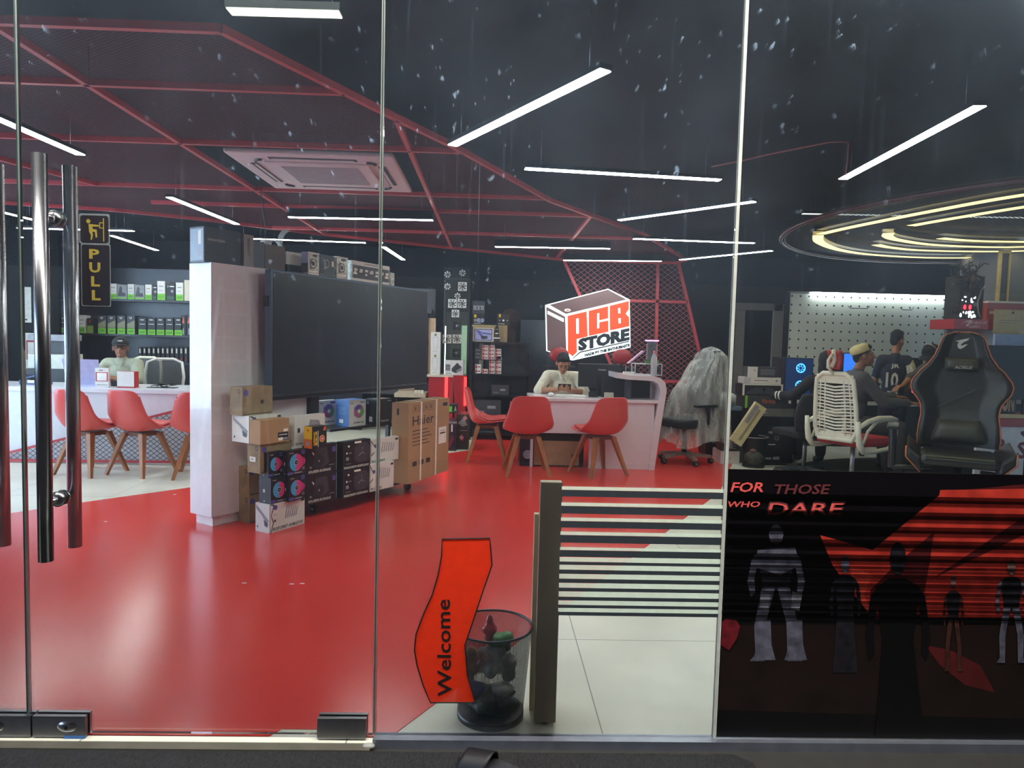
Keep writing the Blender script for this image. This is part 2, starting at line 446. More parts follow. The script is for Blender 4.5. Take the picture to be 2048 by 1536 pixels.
# two dark shuttered shopfronts and a beige pier across the corridor
M_shut = mat('dark_shutter', '191b20', 0.5)
for k, (a, b) in enumerate(((0.9, 3.0), (-2.9, -1.5))):
    s = MB()
    for i in range(26): s.box(a, b, -6.49, -6.465, i * .062, i * .062 + .055, M_shut)
    struct(s, 'door_%d' % (k + 3))

# ================================================================== DOOR FURNITURE
def handle(xc, door, zt, zb):
    root = thing('door_handle', 'x', 'handle')
    for y in (-.08, .08):
        m = MB().cyl((0, y, zb), (0, y, zt), .0225, M_steel, 28)
        m.build('grip_bar', root)
    for z in (zt - .19, zb + .19):
        m = MB()
        m.cyl((0, -.062, z), (0, .062, z), .010, M_steel, 16)
        for s in (-1, 1):
            m.lathe([(0, 0), (.020, 0), (.026, .004), (.026, .010), (.019, .015), (.014, .02), (0, .02)], M_steel, 24)
            n = 24 * 7
            for i in range(len(m.v) - n, len(m.v)):
                v = m.v[i]; m.v[i] = Vector((v.x, s * (.007 + v.z), z + v.y))
        m.build('standoff', root)
    root.location = (xc, 0, 0)
    return root
Zt = aty(102, 308, -.08).z; Zb = aty(108, 1122, -.08).z
h1 = handle(-1.442, d2, Zt, Zb); tag(h1, 'long polished steel tube handle on the right-hand glass door, beside the PULL sign', 'handle', 'door handles')
h2 = handle(-1.687, d1, Zt, Zb); tag(h2, 'long polished steel tube handle on the left-hand glass door at the photo edge', 'handle', 'door handles')
def patch(xa, xb, door, lock):
    m = MB()
    m.box(xa, xb, -.022, -.007, .006, .078, M_steel_d); m.box(xa, xb, .007, .02, .006, .078, M_steel_d)
    m.box(xa, xb, -.0223, -.0215, .072, .078, M_steel)
    o = m.build('patch_fitting', door)
    if lock:
        l = MB(); cx = lock
        l.lathe([(0, .006), (.012, .006), (.020, .004), (.026, 0)], M_steel, 28)
        for i in range(len(l.v)): v = l.v[i]; l.v[i] = Vector((cx + v.x * 1.25, -.0225 - v.z, .042 + v.y * .75))
        l.box(cx - .004, cx + .004, -.030, -.028, .036, .048, M_blackp)
        l.build('lock', o)
patch(GX(78), GX(182), d2, GX(146)); patch(GX(-90), GX(74), d1, GX(4)); patch(GX(645), GX(744), d2, None)
b = MB().box(GX(140), GX(181), -.024, -.006, -.001, .010, mat('blue_tape', '3f6fae', .5)); tag(b.build('tape_scrap'), 'scrap of blue tape under the lock of the right-hand glass door', 'tape')
p_ = MB().ell((GX(752), -.045, -.004), (.022, .014, .009), mat('crumpled_clear_plastic', 'b9bcb8', .25, alpha=.6)); tag(p_.build('plastic_scrap'), 'crumpled scrap of clear plastic at the foot of the glass joint', 'plastic')

# PULL sign (two black stickers, gold lettering)
M_sig = mat('sign_black', '1b181f', .4); M_gold = mat('sign_gold', '8a7b30', .45, var=.05); M_tape = mat('clear_tape', '7c8386', .3, alpha=.55)
def rrect(x0, x1, z0, z1, r, y, n=5):
    pts = []
    for cx, cz, a in ((x1 - r, z1 - r, 0), (x0 + r, z1 - r, 90), (x0 + r, z0 + r, 180), (x1 - r, z0 + r, 270)):
        for i in range(n + 1):
            t = math.radians(a + 90 * i / n); pts.append((cx + r * math.cos(t), y, cz + r * math.sin(t)))
    return pts
def gp(px, py, Y=-.008): v = aty(px, py, Y); return v.x, v.z
sx0, sz1 = gp(160, 430); sx1, sz0 = gp(217, 486)
m = MB(); m.prism(rrect(sx0 - .004, sx1 + .004, sz0 - .004, sz1 + .006, .006, -.0066), (0, -.0004, 0), M_tape)
m.prism(rrect(sx0, sx1, sz0, sz1, .009, -.0071), (0, -.0008, 0), M_sig)
def sp(a, b): return (sx0 + (a - 820) / 290 * (sx1 - sx0), -.0083, sz1 - (b - 155) / 270 * (sz1 - sz0))
m.poly([sp(905 + 22 * math.cos(i * .5236), 214 + 22 * math.sin(i * .5236)) for i in range(12)][::-1], M_gold)
for q in ([(906, 240), (1020, 250), (1022, 264), (945, 266), (950, 290), (990, 296), (996, 372), (978, 374), (972, 318), (945, 318), (952, 350), (940, 398), (926, 398), (932, 352), (912, 320)],
          [(1056, 180), (1066, 180), (1066, 412), (1056, 412)], [(1018, 222), (1056, 222), (1056, 230), (1026, 230), (1026, 274), (1056, 274), (1056, 282), (1018, 282)]):
    m.poly([sp(a, b) for a, b in q], M_gold)
tag(m.build('pull_pictogram'), 'square black sticker with a gold figure pulling a door handle', 'sign')
sx0, sz1 = gp(163, 489); sx1, sz0 = gp(220, 611)
m = MB(); m.prism(rrect(sx0 - .003, sx1 + .003, sz0 - .004, sz1 + .004, .006, -.0066), (0, -.0004, 0), M_tape)
m.prism(rrect(sx0, sx1, sz0, sz1, .006, -.0071), (0, -.0008, 0), M_sig)
Wd = sx1 - sx0; Hd = sz1 - sz0
for ch, (a0, a1, b0, b1) in zip('PULL', ((.27, .64, .77, .93), (.27, .67, .54, .71), (.33, .65, .31, .48), (.35, .67, .08, .25))):
    m.text(ch, (sx0 + a0 * Wd, -.0083, sz0 + b0 * Hd), ((a1 - a0) * Wd, 0, 0), (0, 0, (b1 - b0) * Hd), M_gold, .035)
tag(m.build('pull_sign'), 'tall black sticker spelling PULL in gold capitals on the glass door', 'sign')

# Welcome sticker: orange flag shape (the mascot printed beside it is left out)
YS = -.0072
M_or = film_mat('orange_film', 'c2391a', .74, trans=1.0); M_bkf = mat('black_vinyl', '15100f', .6)
pts = [(884, 1078), (980, 1076), (981, 1092), (984, 1130), (960, 1200), (930, 1290), (935, 1350), (950, 1405), (861, 1405), (846, 1370), (834, 1330), (829, 1300), (832, 1268), (846, 1230), (864, 1190), (876, 1150), (883, 1112)]
P3 = [(gp(a, b, YS)[0], YS, gp(a, b, YS)[1]) for a, b in pts]
m = MB(); m.prism(P3, (0, .0006, 0), M_or)
m.tube([(p[0], YS - .0006, p[2]) for p in P3], .0026, M_bkf, 6, True)
a0 = gp(876, 1392, YS); a1 = gp(872, 1198, YS); a2 = gp(906, 1390, YS)
o = Vector((a0[0], YS - .0012, a0[1]))
m.text('Welcome', o, Vector((a1[0] - a0[0], 0, a1[1] - a0[1])), Vector((gp(900, 1392, YS)[0] - gp(872, 1392, YS)[0], 0, 0)) * -1, M_bkf, .012)
for i in range(len(m.v) - len(text_mesh('Welcome', .012)[0]), len(m.v)):
    m.v[i].x += gp(900, 1392, YS)[0] - gp(872, 1392, YS)[0]
tag(m.build('welcome_sticker'), 'orange flag-shaped window sticker reading Welcome, low on the glass', 'sticker')
# clear privacy film with grey and frosted stripes on the lower pane
M_clear = film_mat('clear_vinyl', 'e0ddd5', .035); M_stripe = film_mat('grey_stripe', '3c4348', .93, trans=.1); M_frost = film_mat('frost_stripe', 'c8d3c6', .60, trans=.8)
def stripes(name, xa, xb, Y, md, mf, parent=None):
    m = MB()
    for a, b in ((983, 996), (1015, 1030), (1045, 1058), (1073, 1088), (1103, 1116), (1126, 1132), (1142, 1150), (1160, 1168), (1178, 1185), (1196, 1203), (1212, 1218), (1226, 1233)):
        z1 = gp(1300, a, Y)[1]; z0 = gp(1300, b, Y)[1]; m.box(xa, xb, Y, Y + .0004, z0, z1, md)
    if mf:
        for a, b in ((976, 982.6), (1008, 1014.6), (1038, 1044.6), (1066, 1072.6), (1097, 1102.6), (1117, 1125.6), (1132.4, 1141.6), (1150.4, 1159.6), (1168.4, 1177.6), (1185.4, 1195.6), (1203.4, 1211.6), (1218.4, 1225.6)):
            z1 = gp(1300, a, Y)[1]; z0 = gp(1300, b, Y)[1]; m.box(xa, xb, Y, Y + .0004, z0, z1, mf)
    return m.build(name, parent)
ztop = gp(1200, 927, .0065)[1]
MB().box(SEAM2 + .006, SEAM3 - .005, .0062, .0066, .013, ztop, M_clear).build('clear_film', w1)
tag(stripes('striped_film', gp(1120, 1100, -.007)[0], SEAM3 - .005, -.0070, M_stripe, M_frost), 'strip of grey and frosted stripes stuck across the lower pane', 'window film')

# dark poster on the right pane
YP = -.0085
pb = mat('poster_black', '0d0a0e', .35, var=.2, ns=6); pr = mat('poster_red', 'b8352a', .4, var=.3, ns=14); pr2 = mat('poster_dim_red', '551a1b', .4, var=.25, ns=10); pr3 = mat('poster_bright_red', 'd84838', .4, var=.15)
pg = mat('poster_grey', '5b5966', .4, var=.5, ns=30); pgd = mat('poster_dark_grey', '1e1c22', .4, var=.5, ns=30); pbr = mat('poster_brown', '1e120f', .4, var=.3, ns=8); ps = mat('poster_skin', '6d564f', .4)
zt = gp(1700, 943, YP)[1]
X0 = SEAM3 + .0; m = MB(); m.box(SEAM3 + .008, 3.55, YP, YP + .002, .016, zt, pb)
PX0, PX1 = SEAM3 + .009, 3.54
def cl(pts, y):
    out = []
    for a, b in pts:
        x, z = gp(a, b, YP); out.append((min(max(x, PX0), PX1), y, min(max(z, .02), zt - .002)))
    return out
ly = [0]
def pp(pts, mm):
    ly[0] += 1; m.poly(cl(pts, YP - .0002 - .00006 * ly[0]), mm)
pp([(1424, 1250), (2120, 1250), (2120, 1440), (1424, 1420)], pbr)
pp([(1740, 1110), (1925, 980), (2200, 950), (2200, 1050), (1960, 1120), (1850, 1230), (1740, 1240)], pr2)
pp([(1880, 980), (2200, 975), (2200, 1235), (1840, 1235), (1860, 1120)], pr)
pp([(1860, 1160), (2120, 985), (2120, 1035), (1880, 1150)], pr2)
pp([(1640, 1070), (1745, 1100), (1885, 985), (1884, 1050), (1790, 1130), (1740, 1180), (1745, 1235), (1700, 1180), (1665, 1130)], pr)
pp([(1700, 1130), (1745, 1150), (1728, 1190), (1746, 1232), (1706, 1186)], pr3)
pp([(1850, 1290), (1900, 1300), (1960, 1330), (1990, 1385), (1930, 1370), (1880, 1330)], pr2)
ys_ = YP - .0005
def figure(cx, hy, fy, w, c1, c2, head, robe=False, helm=False):
    """plain stand-in figure: head, torso, arms, two legs"""
    H = fy - hy
    pp([(cx - w * .85, hy + H * .2), (cx - w * .3, hy + H * .16), (cx + w * .3, hy + H * .16), (cx + w * .85, hy + H * .2), (cx + w * .55, hy + H * .48), (cx - w * .55, hy + H * .48)], c1)
    if robe: pp([(cx - w * .6, hy + H * .45), (cx + w * .6, hy + H * .45), (cx + w * .95, fy), (cx - w * .95, fy)], c1)
    else:
        for s in (-1, 1):
            pp([(cx + s * w * .05, hy + H * .46), (cx + s * w * .6, hy + H * .46), (cx + s * w * .95, hy + H * .74), (cx + s * w * .9, fy - H * .05), (cx + s * w * 1.15, fy), (cx + s * w * .5, fy), (cx + s * w * .45, hy + H * .72)], c2)
    for s in (-1, 1):
        pp([(cx + s * w * .7, hy + H * .19), (cx + s * w * 1.05, hy + H * .24), (cx + s * w * 1.25, hy + H * .42), (cx + s * w * 1.1, hy + H * .53), (cx + s * w * .9, hy + H * .5), (cx + s * w * .95, hy + H * .4)], c2)
    pp([(cx + w * .32 * math.cos(i * .6283), hy + H * .07 + H * .075 * math.sin(i * .6283)) for i in range(10)], head)
figure(1552, 1050, 1322, 46, pgd, pg, pg)
pp([(1515, 1100), (1590, 1095), (1600, 1130), (1560, 1150), (1512, 1135)], pg)
for s, fx in ((1, 1527), (1, 1590)):
    pp([(fx - 14, 1240), (fx + 14, 1240), (fx + 16, 1290), (fx + 24, 1320), (fx - 22, 1320), (fx - 12, 1290)], pg)
    pp([(fx - 6, 1182), (fx + 14, 1190), (fx + 8, 1222), (fx - 8, 1216)], mat('poster_light_grey', '85848c', .4, var=.3, ns=30))
figure(1690, 1112, 1345, 26, pgd, pgd, pg, robe=True)
figure(1795, 1085, 1530, 52, mat('poster_ink', '050506', .4), pb, pgd, robe=True)
figure(1906, 1150, 1342, 17, pgd, mat('poster_rust', '3f251e', .4, var=.4, ns=40), ps)
figure(2022, 1120, 1325, 26, pgd, pg, ps)
pp([(1440, 1243), (1452, 1236), (1472, 1240), (1480, 1252), (1474, 1275), (1458, 1300), (1440, 1290)], mat('poster_maroon', '6b1a22', .4, var=.4, ns=40))
def ptext(t, x0, x1, y0, y1, mm, bold, sh=.25):
    xa, za = gp(x0, y1, YP); xb, zb = gp(x1, y1, YP); h = gp(x0, y0, YP)[1] - za
    ly[0] += 1; yy = YP - .0002 - .00006 * ly[0]
    m.text(t, (xa, yy, za), (xb - xa, 0, zb - za), (h * sh, 0, h), mm, bold)
pt1 = mat('poster_text_red', 'f0605a', .4, var=.05); pt2 = mat('poster_text_dim', '6d3438', .4, var=.05)
ptext('FOR', 1460, 1526, 964, 984, pt1, .02); ptext('THOSE', 1544, 1655, 968, 988, pt2, .02)
ptext('WHO', 1452, 1518, 1002, 1014, pt1, .02); ptext('DARE', 1530, 1682, 1002, 1032, pt2, .03); 
ptext('DARE', 1534, 1680, 1006, 1028, pt1, .0)
tag(m.build('poster'), 'large dark poster reading FOR THOSE WHO DARE on the right pane', 'poster')
md2 = film_mat('smoked_stripe', '0a0a0c', .62)
tag(stripes('smoked_stripes', SEAM3 + .012, 3.54, -.0138, md2, None), 'smoked horizontal stripes crossing the dark poster', 'window film')
ly[0] = 0

# ================================================================== CEILING FEATURES
ZM = 2.6
mc = thing('mesh_ceiling', 'suspended red steel frame ceiling with expanded metal mesh panels', 'ceiling frame', (0, 0, ZM))
PA = [(-6.8, .52), (-2, .52), (-2, 6.12), (-3.04, 5.31), (-3.8, 4.86), (-4.78, 4.63), (-6.8, 4.2)]
PB = [(-2, .52), (-1.10, .51), (-.55, 1.56), (-.55, 2.2), (-2, 2.2)]
PC = [(-2, 3.6), (-.55, 3.6), (-.55, 7.03), (-.89, 6.83), (-2, 6.12)]
PD = [(-.55, 1.56), (-.27, 2.07), (.47, 3.67), (1.68, 5.43), (2.77, 7.61), (2.7, 8.0), (1.0, 8.0), (-.55, 7.03)]
for P in (PA, PB, PC, PD):
    MB().poly([(x, y, .012) for x, y in P], M_net).build('mesh_panel', mc)
bars = [((-6.8, .52), (-1.10, .51)), ((-1.10, .51), (-.55, 1.56)), ((-.55, 1.56), (-.27, 2.07)), ((-.27, 2.07), (.47, 3.67)), ((.47, 3.67), (1.68, 5.43)), ((1.68, 5.43), (2.77, 7.61)),
        ((2.77, 7.61), (2.7, 8.0)), ((-2, .52), (-2, 6.12)), ((-6.8, 1.18), (-.75, 1.18)), ((-6.8, 2.2), (-.2, 2.2)), ((-6.8, 3.6), (.45, 3.6)), ((-.55, 1.56), (-.55, 7.03)), ((-3.2, 4.35), (.95, 4.35)), ((.95, 4.35), (1.68, 5.43)),
        ((-2.5, 5.7), (1.85, 5.7)), ((.92, 4.37), (.92, 8.0)), ((2.7, 8.0), (1.0, 8.0)), ((1.0, 8.0), (-.89, 6.83)), ((-.89, 6.83), (-2.06, 6.11)), ((-2.06, 6.11), (-3.04, 5.31)), ((-3.04, 5.31), (-3.8, 4.86)), ((-3.8, 4.86), (-4.78, 4.63)), ((-4.78, 4.63), (-6.8, 4.2)), ((-4.2, .52), (-3.3, 3.6))]
for a, b in bars: MB().bar((a[0], a[1], 0), (b[0], b[1], 0), .028, .034, M_redbar).build('frame_bar', mc)
for x, y in ((-2, 1.2), (-2, 3.6), (-.55, 3.6), (.47, 3.67), (.92, 6.5), (-4, 2.2), (-5, 3.6), (-1.1, .52), (-.89, 6.8)):
    MB().cyl((x, y, .02), (x, y, ZC - ZM + .001), .004, M_dk, 6).build('hanger_rod', mc)
# tall slanting red frame with mesh behind the reception desk
YW = 8.02
def wp(px, py): v = aty(px, py, YW); return (v.x, YW, v.z)
wf = thing('mesh_wall_frame', 'slanting red steel frame with wire mesh behind the reception desk', 'wall frame', (0, 0, 0))
TL, TR, BR, BL, MT, MBm = wp(1127, 524), wp(1357, 520), wp(1432, 872), wp(1285, 872), wp(1316, 521), wp(1308, 872)
TL = (TL[0], YW, 2.6); TR = (TR[0], YW, 2.6); MT = (MT[0], YW, 2.6)
zb_ = 0.02
BR = (BR[0] + .05, YW, zb_); BL = (BL[0], YW, zb_); MBm = (MBm[0], YW, zb_)
q = [(p[0], YW + .02, p[2]) for p in (TL, TR, BR, BL)]
MB().poly(q, M_net_w).build('mesh_panel', wf)
z1 = wp(1320, 603)[2]; z2 = wp(1340, 763)[2]
def lerp(a, b, z): t = (z - a[2]) / (b[2] - a[2]); return (a[0] + (b[0] - a[0]) * t, YW, z)
for a, b in ((TL, TR), (TR, BR), (TL, BL), (MT, MBm), (lerp(TL, BL, z1), lerp(TR, BR, z1)), (lerp(TL, BL, z2), lerp(TR, BR, z2))):
    MB().bar(a, b, .04, .05, M_redbar, (0, 1, 0)).build('frame_bar', wf)

# ceiling cassette air conditioner
ac = thing('air_conditioner', 'white four-way ceiling cassette air conditioner in the mesh ceiling', 'air conditioner', (-1.25, 2.99, 2.60))
M_acw = mat('aged_white_plastic', 'd9cdcf', .45, var=.05); M_acg = mat('ac_grille', '8e8589', .6); M_slot = mat('dark_slot', '22242a', .5)
A = .565
m = MB(); m.prism([(x * A, y * A, 0) for x, y in ((-1, -1), (1, -1), (1, 1), (-1, 1))], (0, 0, .035), M_acw)
m.box(-.42, .42, -.42, .42, .035, ZC - 2.6 + .001, M_steel_d); m.build('casing', ac, bevel=.012)
m = MB(); m.prism([(x * .36 + (-.06 if x < 0 else .06) * 0, y * .36, -.012) for x, y in ((-1, -1), (1, -1), (1, 1), (-1, 1))], (0, 0, .012), M_acw); m.build('inner_panel', ac, bevel=.02)
m = MB(); m.box(-.27, .27, -.27, .27, -.0135, -.0125, M_acg)
for i in range(24): m.box(-.27, .27, -.265 + i * .0225, -.262 + i * .0225, -.016, -.0136, M_acw)
m.build('intake_grille', ac)
for k in range(4):
    m = MB(); R = Matrix.Rotation(k * math.pi / 2, 4, 'Z'); m.M = R
    m.box(-.30, .30, .42, .475, -.002, .001, M_slot); m.box(-.28, .28, .43, .45, -.008, -.0025, M_acw)
    m.build('air_outlet', ac)
for k in range(4):
    m = MB(); m.M = Matrix.Rotation(k * math.pi / 2, 4, 'Z')
    m.tube([(.36 + .055 * math.cos(a), .36 + .055 * math.sin(a), -.003) for a in [i * math.pi / 12 for i in range(0, 7)]], .012, M_slot, 6); m.build('corner_slot', ac)

# linear lights
M_tube = mat('tube_light', 'ffffff', emit=23.0); M_hous = mat('black_aluminium', '1a1c1f', .4, .5)
def linear_light(a, b, label, z=2.5, w=.062, mt=None, hh=.028, group='suspended linear lights'):
    a = Vector((a[0], a[1], z)); b = Vector((b[0], b[1], z)); c = (a + b) / 2; d = b - a; L = d.length
    t = thing('linear_light', label, 'light', c, math.atan2(d.y, d.x), group)
    MB().box(-L / 2, L / 2, -w / 2, w / 2, .004, hh, M_hous).build('housing', t)
    MB().box(-L / 2 + .004, L / 2 - .004, -w / 2 + .003, w / 2 - .003, 0, .0035, mt or M_tube).build('diffuser', t)
    for s in (-.42, .42):
        MB().cyl((s * L, 0, hh), (s * L, 0, ZC - z + .001), .0015, M_steel_d, 5).build('wire', t)
    return t
LL = [((-.25, 1.72), (.44, .52), 'wide bright white linear light nearest the middle of the glass front'),
 ((.19, 2.2), (1.51, 2.34), 'long white linear light level behind the nearest diagonal one, right of centre'),
 ((1.13, 3.99), (1.99, 2.99), 'white linear light rising to the right above the reception sign'),
 ((1.48, 5.08), (2.8, 5.14), 'level white linear light at the right edge of the mesh ceiling'),
 ((2.45, 6.8), (3.21, 5.68), 'farthest slanted white linear light beside the mesh wall frame'),
 ((2.27, 2.2), (2.17, .77), 'white linear light alone on the black ceiling at the upper right'),
 ((.02, 6.05), (1.38, 5.92), 'level white linear light under the mesh ceiling left of the reception sign'),
 ((.96, 7.24), (2.26, 7.02), 'level white linear light directly above the reception sign'),
 ((-1.94, 4.38), (-.57, 4.3), 'level white linear light just behind the ceiling air conditioner'),
 ((-2.83, 5.98), (-1.51, 6.04), 'level white linear light above the big black screen'),
 ((-2.68, 3.56), (-2.61, 4.91), 'slanted white linear light over the white partition'),
 ((-1.35, 6.36), (-1.28, 7.76), 'short-looking slanted linear light right of the glass door joint, above the screen'),
 ((-2.66, .9), (-2.63, 2.23), 'bright diagonal linear light above the door handles at the left edge'),
 ((-4.48, 6.08), (-4.61, 7.46), 'slanted linear light low beside the PULL sign'),
 ((-5.3, 5.68), (-4.0, 5.62), 'level linear light seen between the door handles'),
 ((-4.78, 3.7), (-4.71, 5.08), 'linear light seen end-on at the far left'),
 ((-3.0, 6.1), (-2.98, 7.46), 'dim slanted linear light above the boxes on the partition')]
for a, b, l in LL: linear_light(a, b, l, hh=.085 if 'level white linear light' in l and ('under the mesh' in l or 'directly' in l or 'just behind' in l) else .028)
M_pale = mat('pale_tube', 'eef2f2', emit=.6, rough=.6)
for a, b, l in (((1604, 428), (1820, 432), 'thin white linear light seen above the round ceiling feature'), ((1915, 434), (2060, 436), 'thin white linear light above the round feature, at the right edge')):
    a = atz(a[0], a[1], 2.66); b = atz(b[0], b[1], 2.66); linear_light((a.x, a.y), (b.x, b.y), l, 2.66, .05, M_pale)
M_dim = mat('mirrored_tube', 'f3f2da', emit=1.6)
linear_light((-.93, .13), (-.54, .12), 'short dusty panel light over the glass door', 2.5, .06, M_dim, .03, 'dusty light')  # added inside: stands in for a corridor lamp's reflection in the glass

# round feature with warm rings over the gaming table
ZR = 2.56
rg = thing('round_ceiling_feature', 'round dark mesh ceiling feature with curved warm light strips', 'ceiling feature', (5.35, 4.1, ZR))
rim = [(2.46 * math.cos(a), 2.65 * math.sin(a), 0) for a in [i * math.pi / 48 for i in range(96)]]
MB().poly([(x, y, .03) for x, y, z in rim], M_net_r).build('mesh_disc', rg)
MB().tube(rim, .022, mat('ring_red', '4a1c20', .4), 8, True).build('rim', rg)
MB().tube([(x * .985, y * .985, .0) for x, y, z in rim], .008, mat('ring_pale', '7c5458', .3), 6, True).build('rim_edge', rg)
for k in range(6):
    a = k * math.pi / 3; MB().cyl((2.3 * math.cos(a), 2.4 * math.sin(a), .03), (2.3 * math.cos(a), 2.4 * math.sin(a), ZC - ZR + .001), .006, M_dk, 6).build('hanger_rod', rg)
M_warm = mat('warm_strip', 'ffe089', emit=1.1, rough=.6)
def strip(pts, closed=False, w=.05):
    # smooth the corner points
    P = [Vector((x, y, 2.5)) for x, y in pts]
    S = []
    for i in range(len(P) - 1):
        p0 = P[max(i - 1, 0)]; p1 = P[i]; p2 = P[i + 1]; p3 = P[min(i + 2, len(P) - 1)]
        for k in range(6):
            t = k / 6; S.append(.5 * ((2 * p1) + (p2 - p0) * t + (2 * p0 - 5 * p1 + 4 * p2 - p3) * t * t + (3 * p1 - p0 - 3 * p2 + p3) * t ** 3))
    S.append(P[-1])
    m = MB(); vs = []
    for i, p in enumerate(S):
        t = (S[min(i + 1, len(S) - 1)] - S[max(i - 1, 0)]).normalized(); n = Vector((-t.y, t.x, 0)) * w
        vs += [p - n, p + n]
    c = Vector((5.35, 4.1, ZR)); vs = [v - c for v in vs]
    fs = [(2 * i, 2 * i + 1, 2 * i + 3, 2 * i + 2) for i in range(len(S) - 1)]
    m.add(vs, fs, M_warm); m.add([v + Vector((0, 0, .04)) for v in vs], [f[::-1] for f in fs], M_hous)
    o = m.build('warm_light_strip', rg)
strip([(4.6, 1.55), (4.1, 1.95), (3.69, 2.47), (3.44, 3.19), (3.24, 3.98), (3.17, 4.40)])
strip([(3.18, 4.47), (3.42, 4.93), (3.89, 5.44), (4.47, 5.76), (5.30, 5.85), (6.2, 5.5)])
strip([(4.5, 2.2), (4.2, 2.5), (4.00, 2.86), (3.80, 3.43), (3.70, 3.80)])
strip([(3.74, 4.22), (3.85, 4.42), (4.08, 4.62), (4.60, 4.86), (5.30, 4.88), (5.9, 4.6)])
strip([(4.03, 4.96), (4.3, 5.14), (4.75, 5.28), (5.51, 5.19), (6.0, 4.9)])
strip([(4.37, 4.42), (4.65, 4.5), (4.97, 4.52), (5.5, 4.45)])

# loose cables on the black ceiling
def cable(name, label, pts, r, m): 
    o = MB().tube([Vector(p) for p in pts], r, m, 6).build(name); return tag(o, label, 'cable')
M_rc = mat('red_wire', '8a4a48', .5)
cc = [atz(x, y, 2.7) for x, y in ((1423, 333), (1480, 322), (1540, 308), (1600, 296), (1660, 284), (1690, 283), (1698, 286))]
cc += [cc[-1] + Vector((0, 0, -.12)), cc[-1] + Vector((-.01, 0, -.2))]
cable('ceiling_cable', 'loose reddish cable strung along the black ceiling on the right', cc, .006, M_rc)
a = atz(522, 388, 2.55); e = aty(531, 480, a.y)
cable('hanging_cable', 'thin black cable dangling from the mesh ceiling to a white plug', [a + Vector((0, 0, .05)), a, a + Vector((.02, 0, -.15)), (e.x, e.y, e.z + .1), e], .004, M_blackp)
m = MB().ell((0, 0, -.03), (.05, .03, .035), mat('white_plug', 'cfd6d8', .35)); m.box(-.03, .04, -.02, .02, -.06, -.02, mat('white_plug', 'cfd6d8', .35))
tag(m.build('power_plug', loc=e), 'white plug hanging on the thin cable above the screen', 'plug')
# ================================================================== PEOPLE (one continuous body each, clothing as children)
def blob(name, prims, m, voxel, parent, smooth=3, adapt=0.0):
    bm = bmesh.new()
    for p in prims:
        if p[0] == 'e':
            R = (p[3] if len(p) > 3 else Matrix.Identity(3)).to_4x4()
            bmesh.ops.create_icosphere(bm, subdivisions=3, radius=1, matrix=Matrix.Translation(Vector(p[1])) @ R @ Matrix.Diagonal(Vector(tuple(p[2]) + (1,))))
        else:
            a, ra, b, rb = Vector(p[1]), p[2], Vector(p[3]), p[4]
            for c, r in ((a, ra), (b, rb)): bmesh.ops.create_icosphere(bm, subdivisions=2, radius=r, matrix=Matrix.Translation(c))
            d = b - a
            if d.length > 1e-4:
                q = Vector((0, 0, 1)).rotation_difference(d.normalized()).to_matrix().to_4x4()
                bmesh.ops.create_cone(bm, cap_ends=True, segments=16, radius1=ra, radius2=rb, depth=d.length, matrix=Matrix.Translation((a + b) / 2) @ q)
    me = bpy.data.meshes.new(name); bm.to_mesh(me); bm.free()
    o = bpy.data.objects.new('tmp', me); COL.objects.link(o)
    r = o.modifiers.new('r', 'REMESH'); r.mode = 'VOXEL'; r.voxel_size = voxel; r.adaptivity = adapt; r.use_smooth_shade = True
    if smooth: s = o.modifiers.new('s', 'SMOOTH'); s.factor = .5; s.iterations = smooth
    bpy.context.view_layer.update()
    dg = bpy.context.evaluated_depsgraph_get()
    nm = bpy.data.meshes.new_from_object(o.evaluated_get(dg)); nm.name = name
    bpy.data.objects.remove(o)
    nm.materials.clear(); nm.materials.append(m)
    o = bpy.data.objects.new(name, nm); COL.objects.link(o)
    if parent is not None: o.parent = parent
    return o
def tf(prims, M):
    R = M.to_3x3(); out = []
    for p in prims:
        if p[0] == 'e': out.append(('e', M @ Vector(p[1]), p[2], R @ (p[3] if len(p) > 3 else Matrix.Identity(3))))
        else: out.append(('c', M @ Vector(p[1]), p[2], M @ Vector(p[3]), p[4]))
    return out
HEAD = [('e', (0, -.012, .025), (.074, .093, .088)), ('e', (0, .022, -.035), (.058, .068, .078)), ('e', (0, .062, -.096), (.026, .022, .02)),
        ('c', (0, .088, .008), .009, (0, .108, -.030), .0115), ('e', (.012, .094, -.034), (.009, .010, .008)), ('e', (-.012, .094, -.034), (.009, .010, .008)),
        ('e', (.077, -.004, -.012), (.011, .020, .032)), ('e', (-.077, -.004, -.012), (.011, .020, .032)),
        ('c', (-.04, .077, .022), .011, (.04, .077, .022), .011), ('e', (0, .086, -.058), (.024, .010, .007)), ('e', (0, .085, -.070), (.020, .009, .008)),
        ('e', (.040, .055, -.03), (.022, .022, .022)), ('e', (-.040, .055, -.03), (.022, .022, .022))]
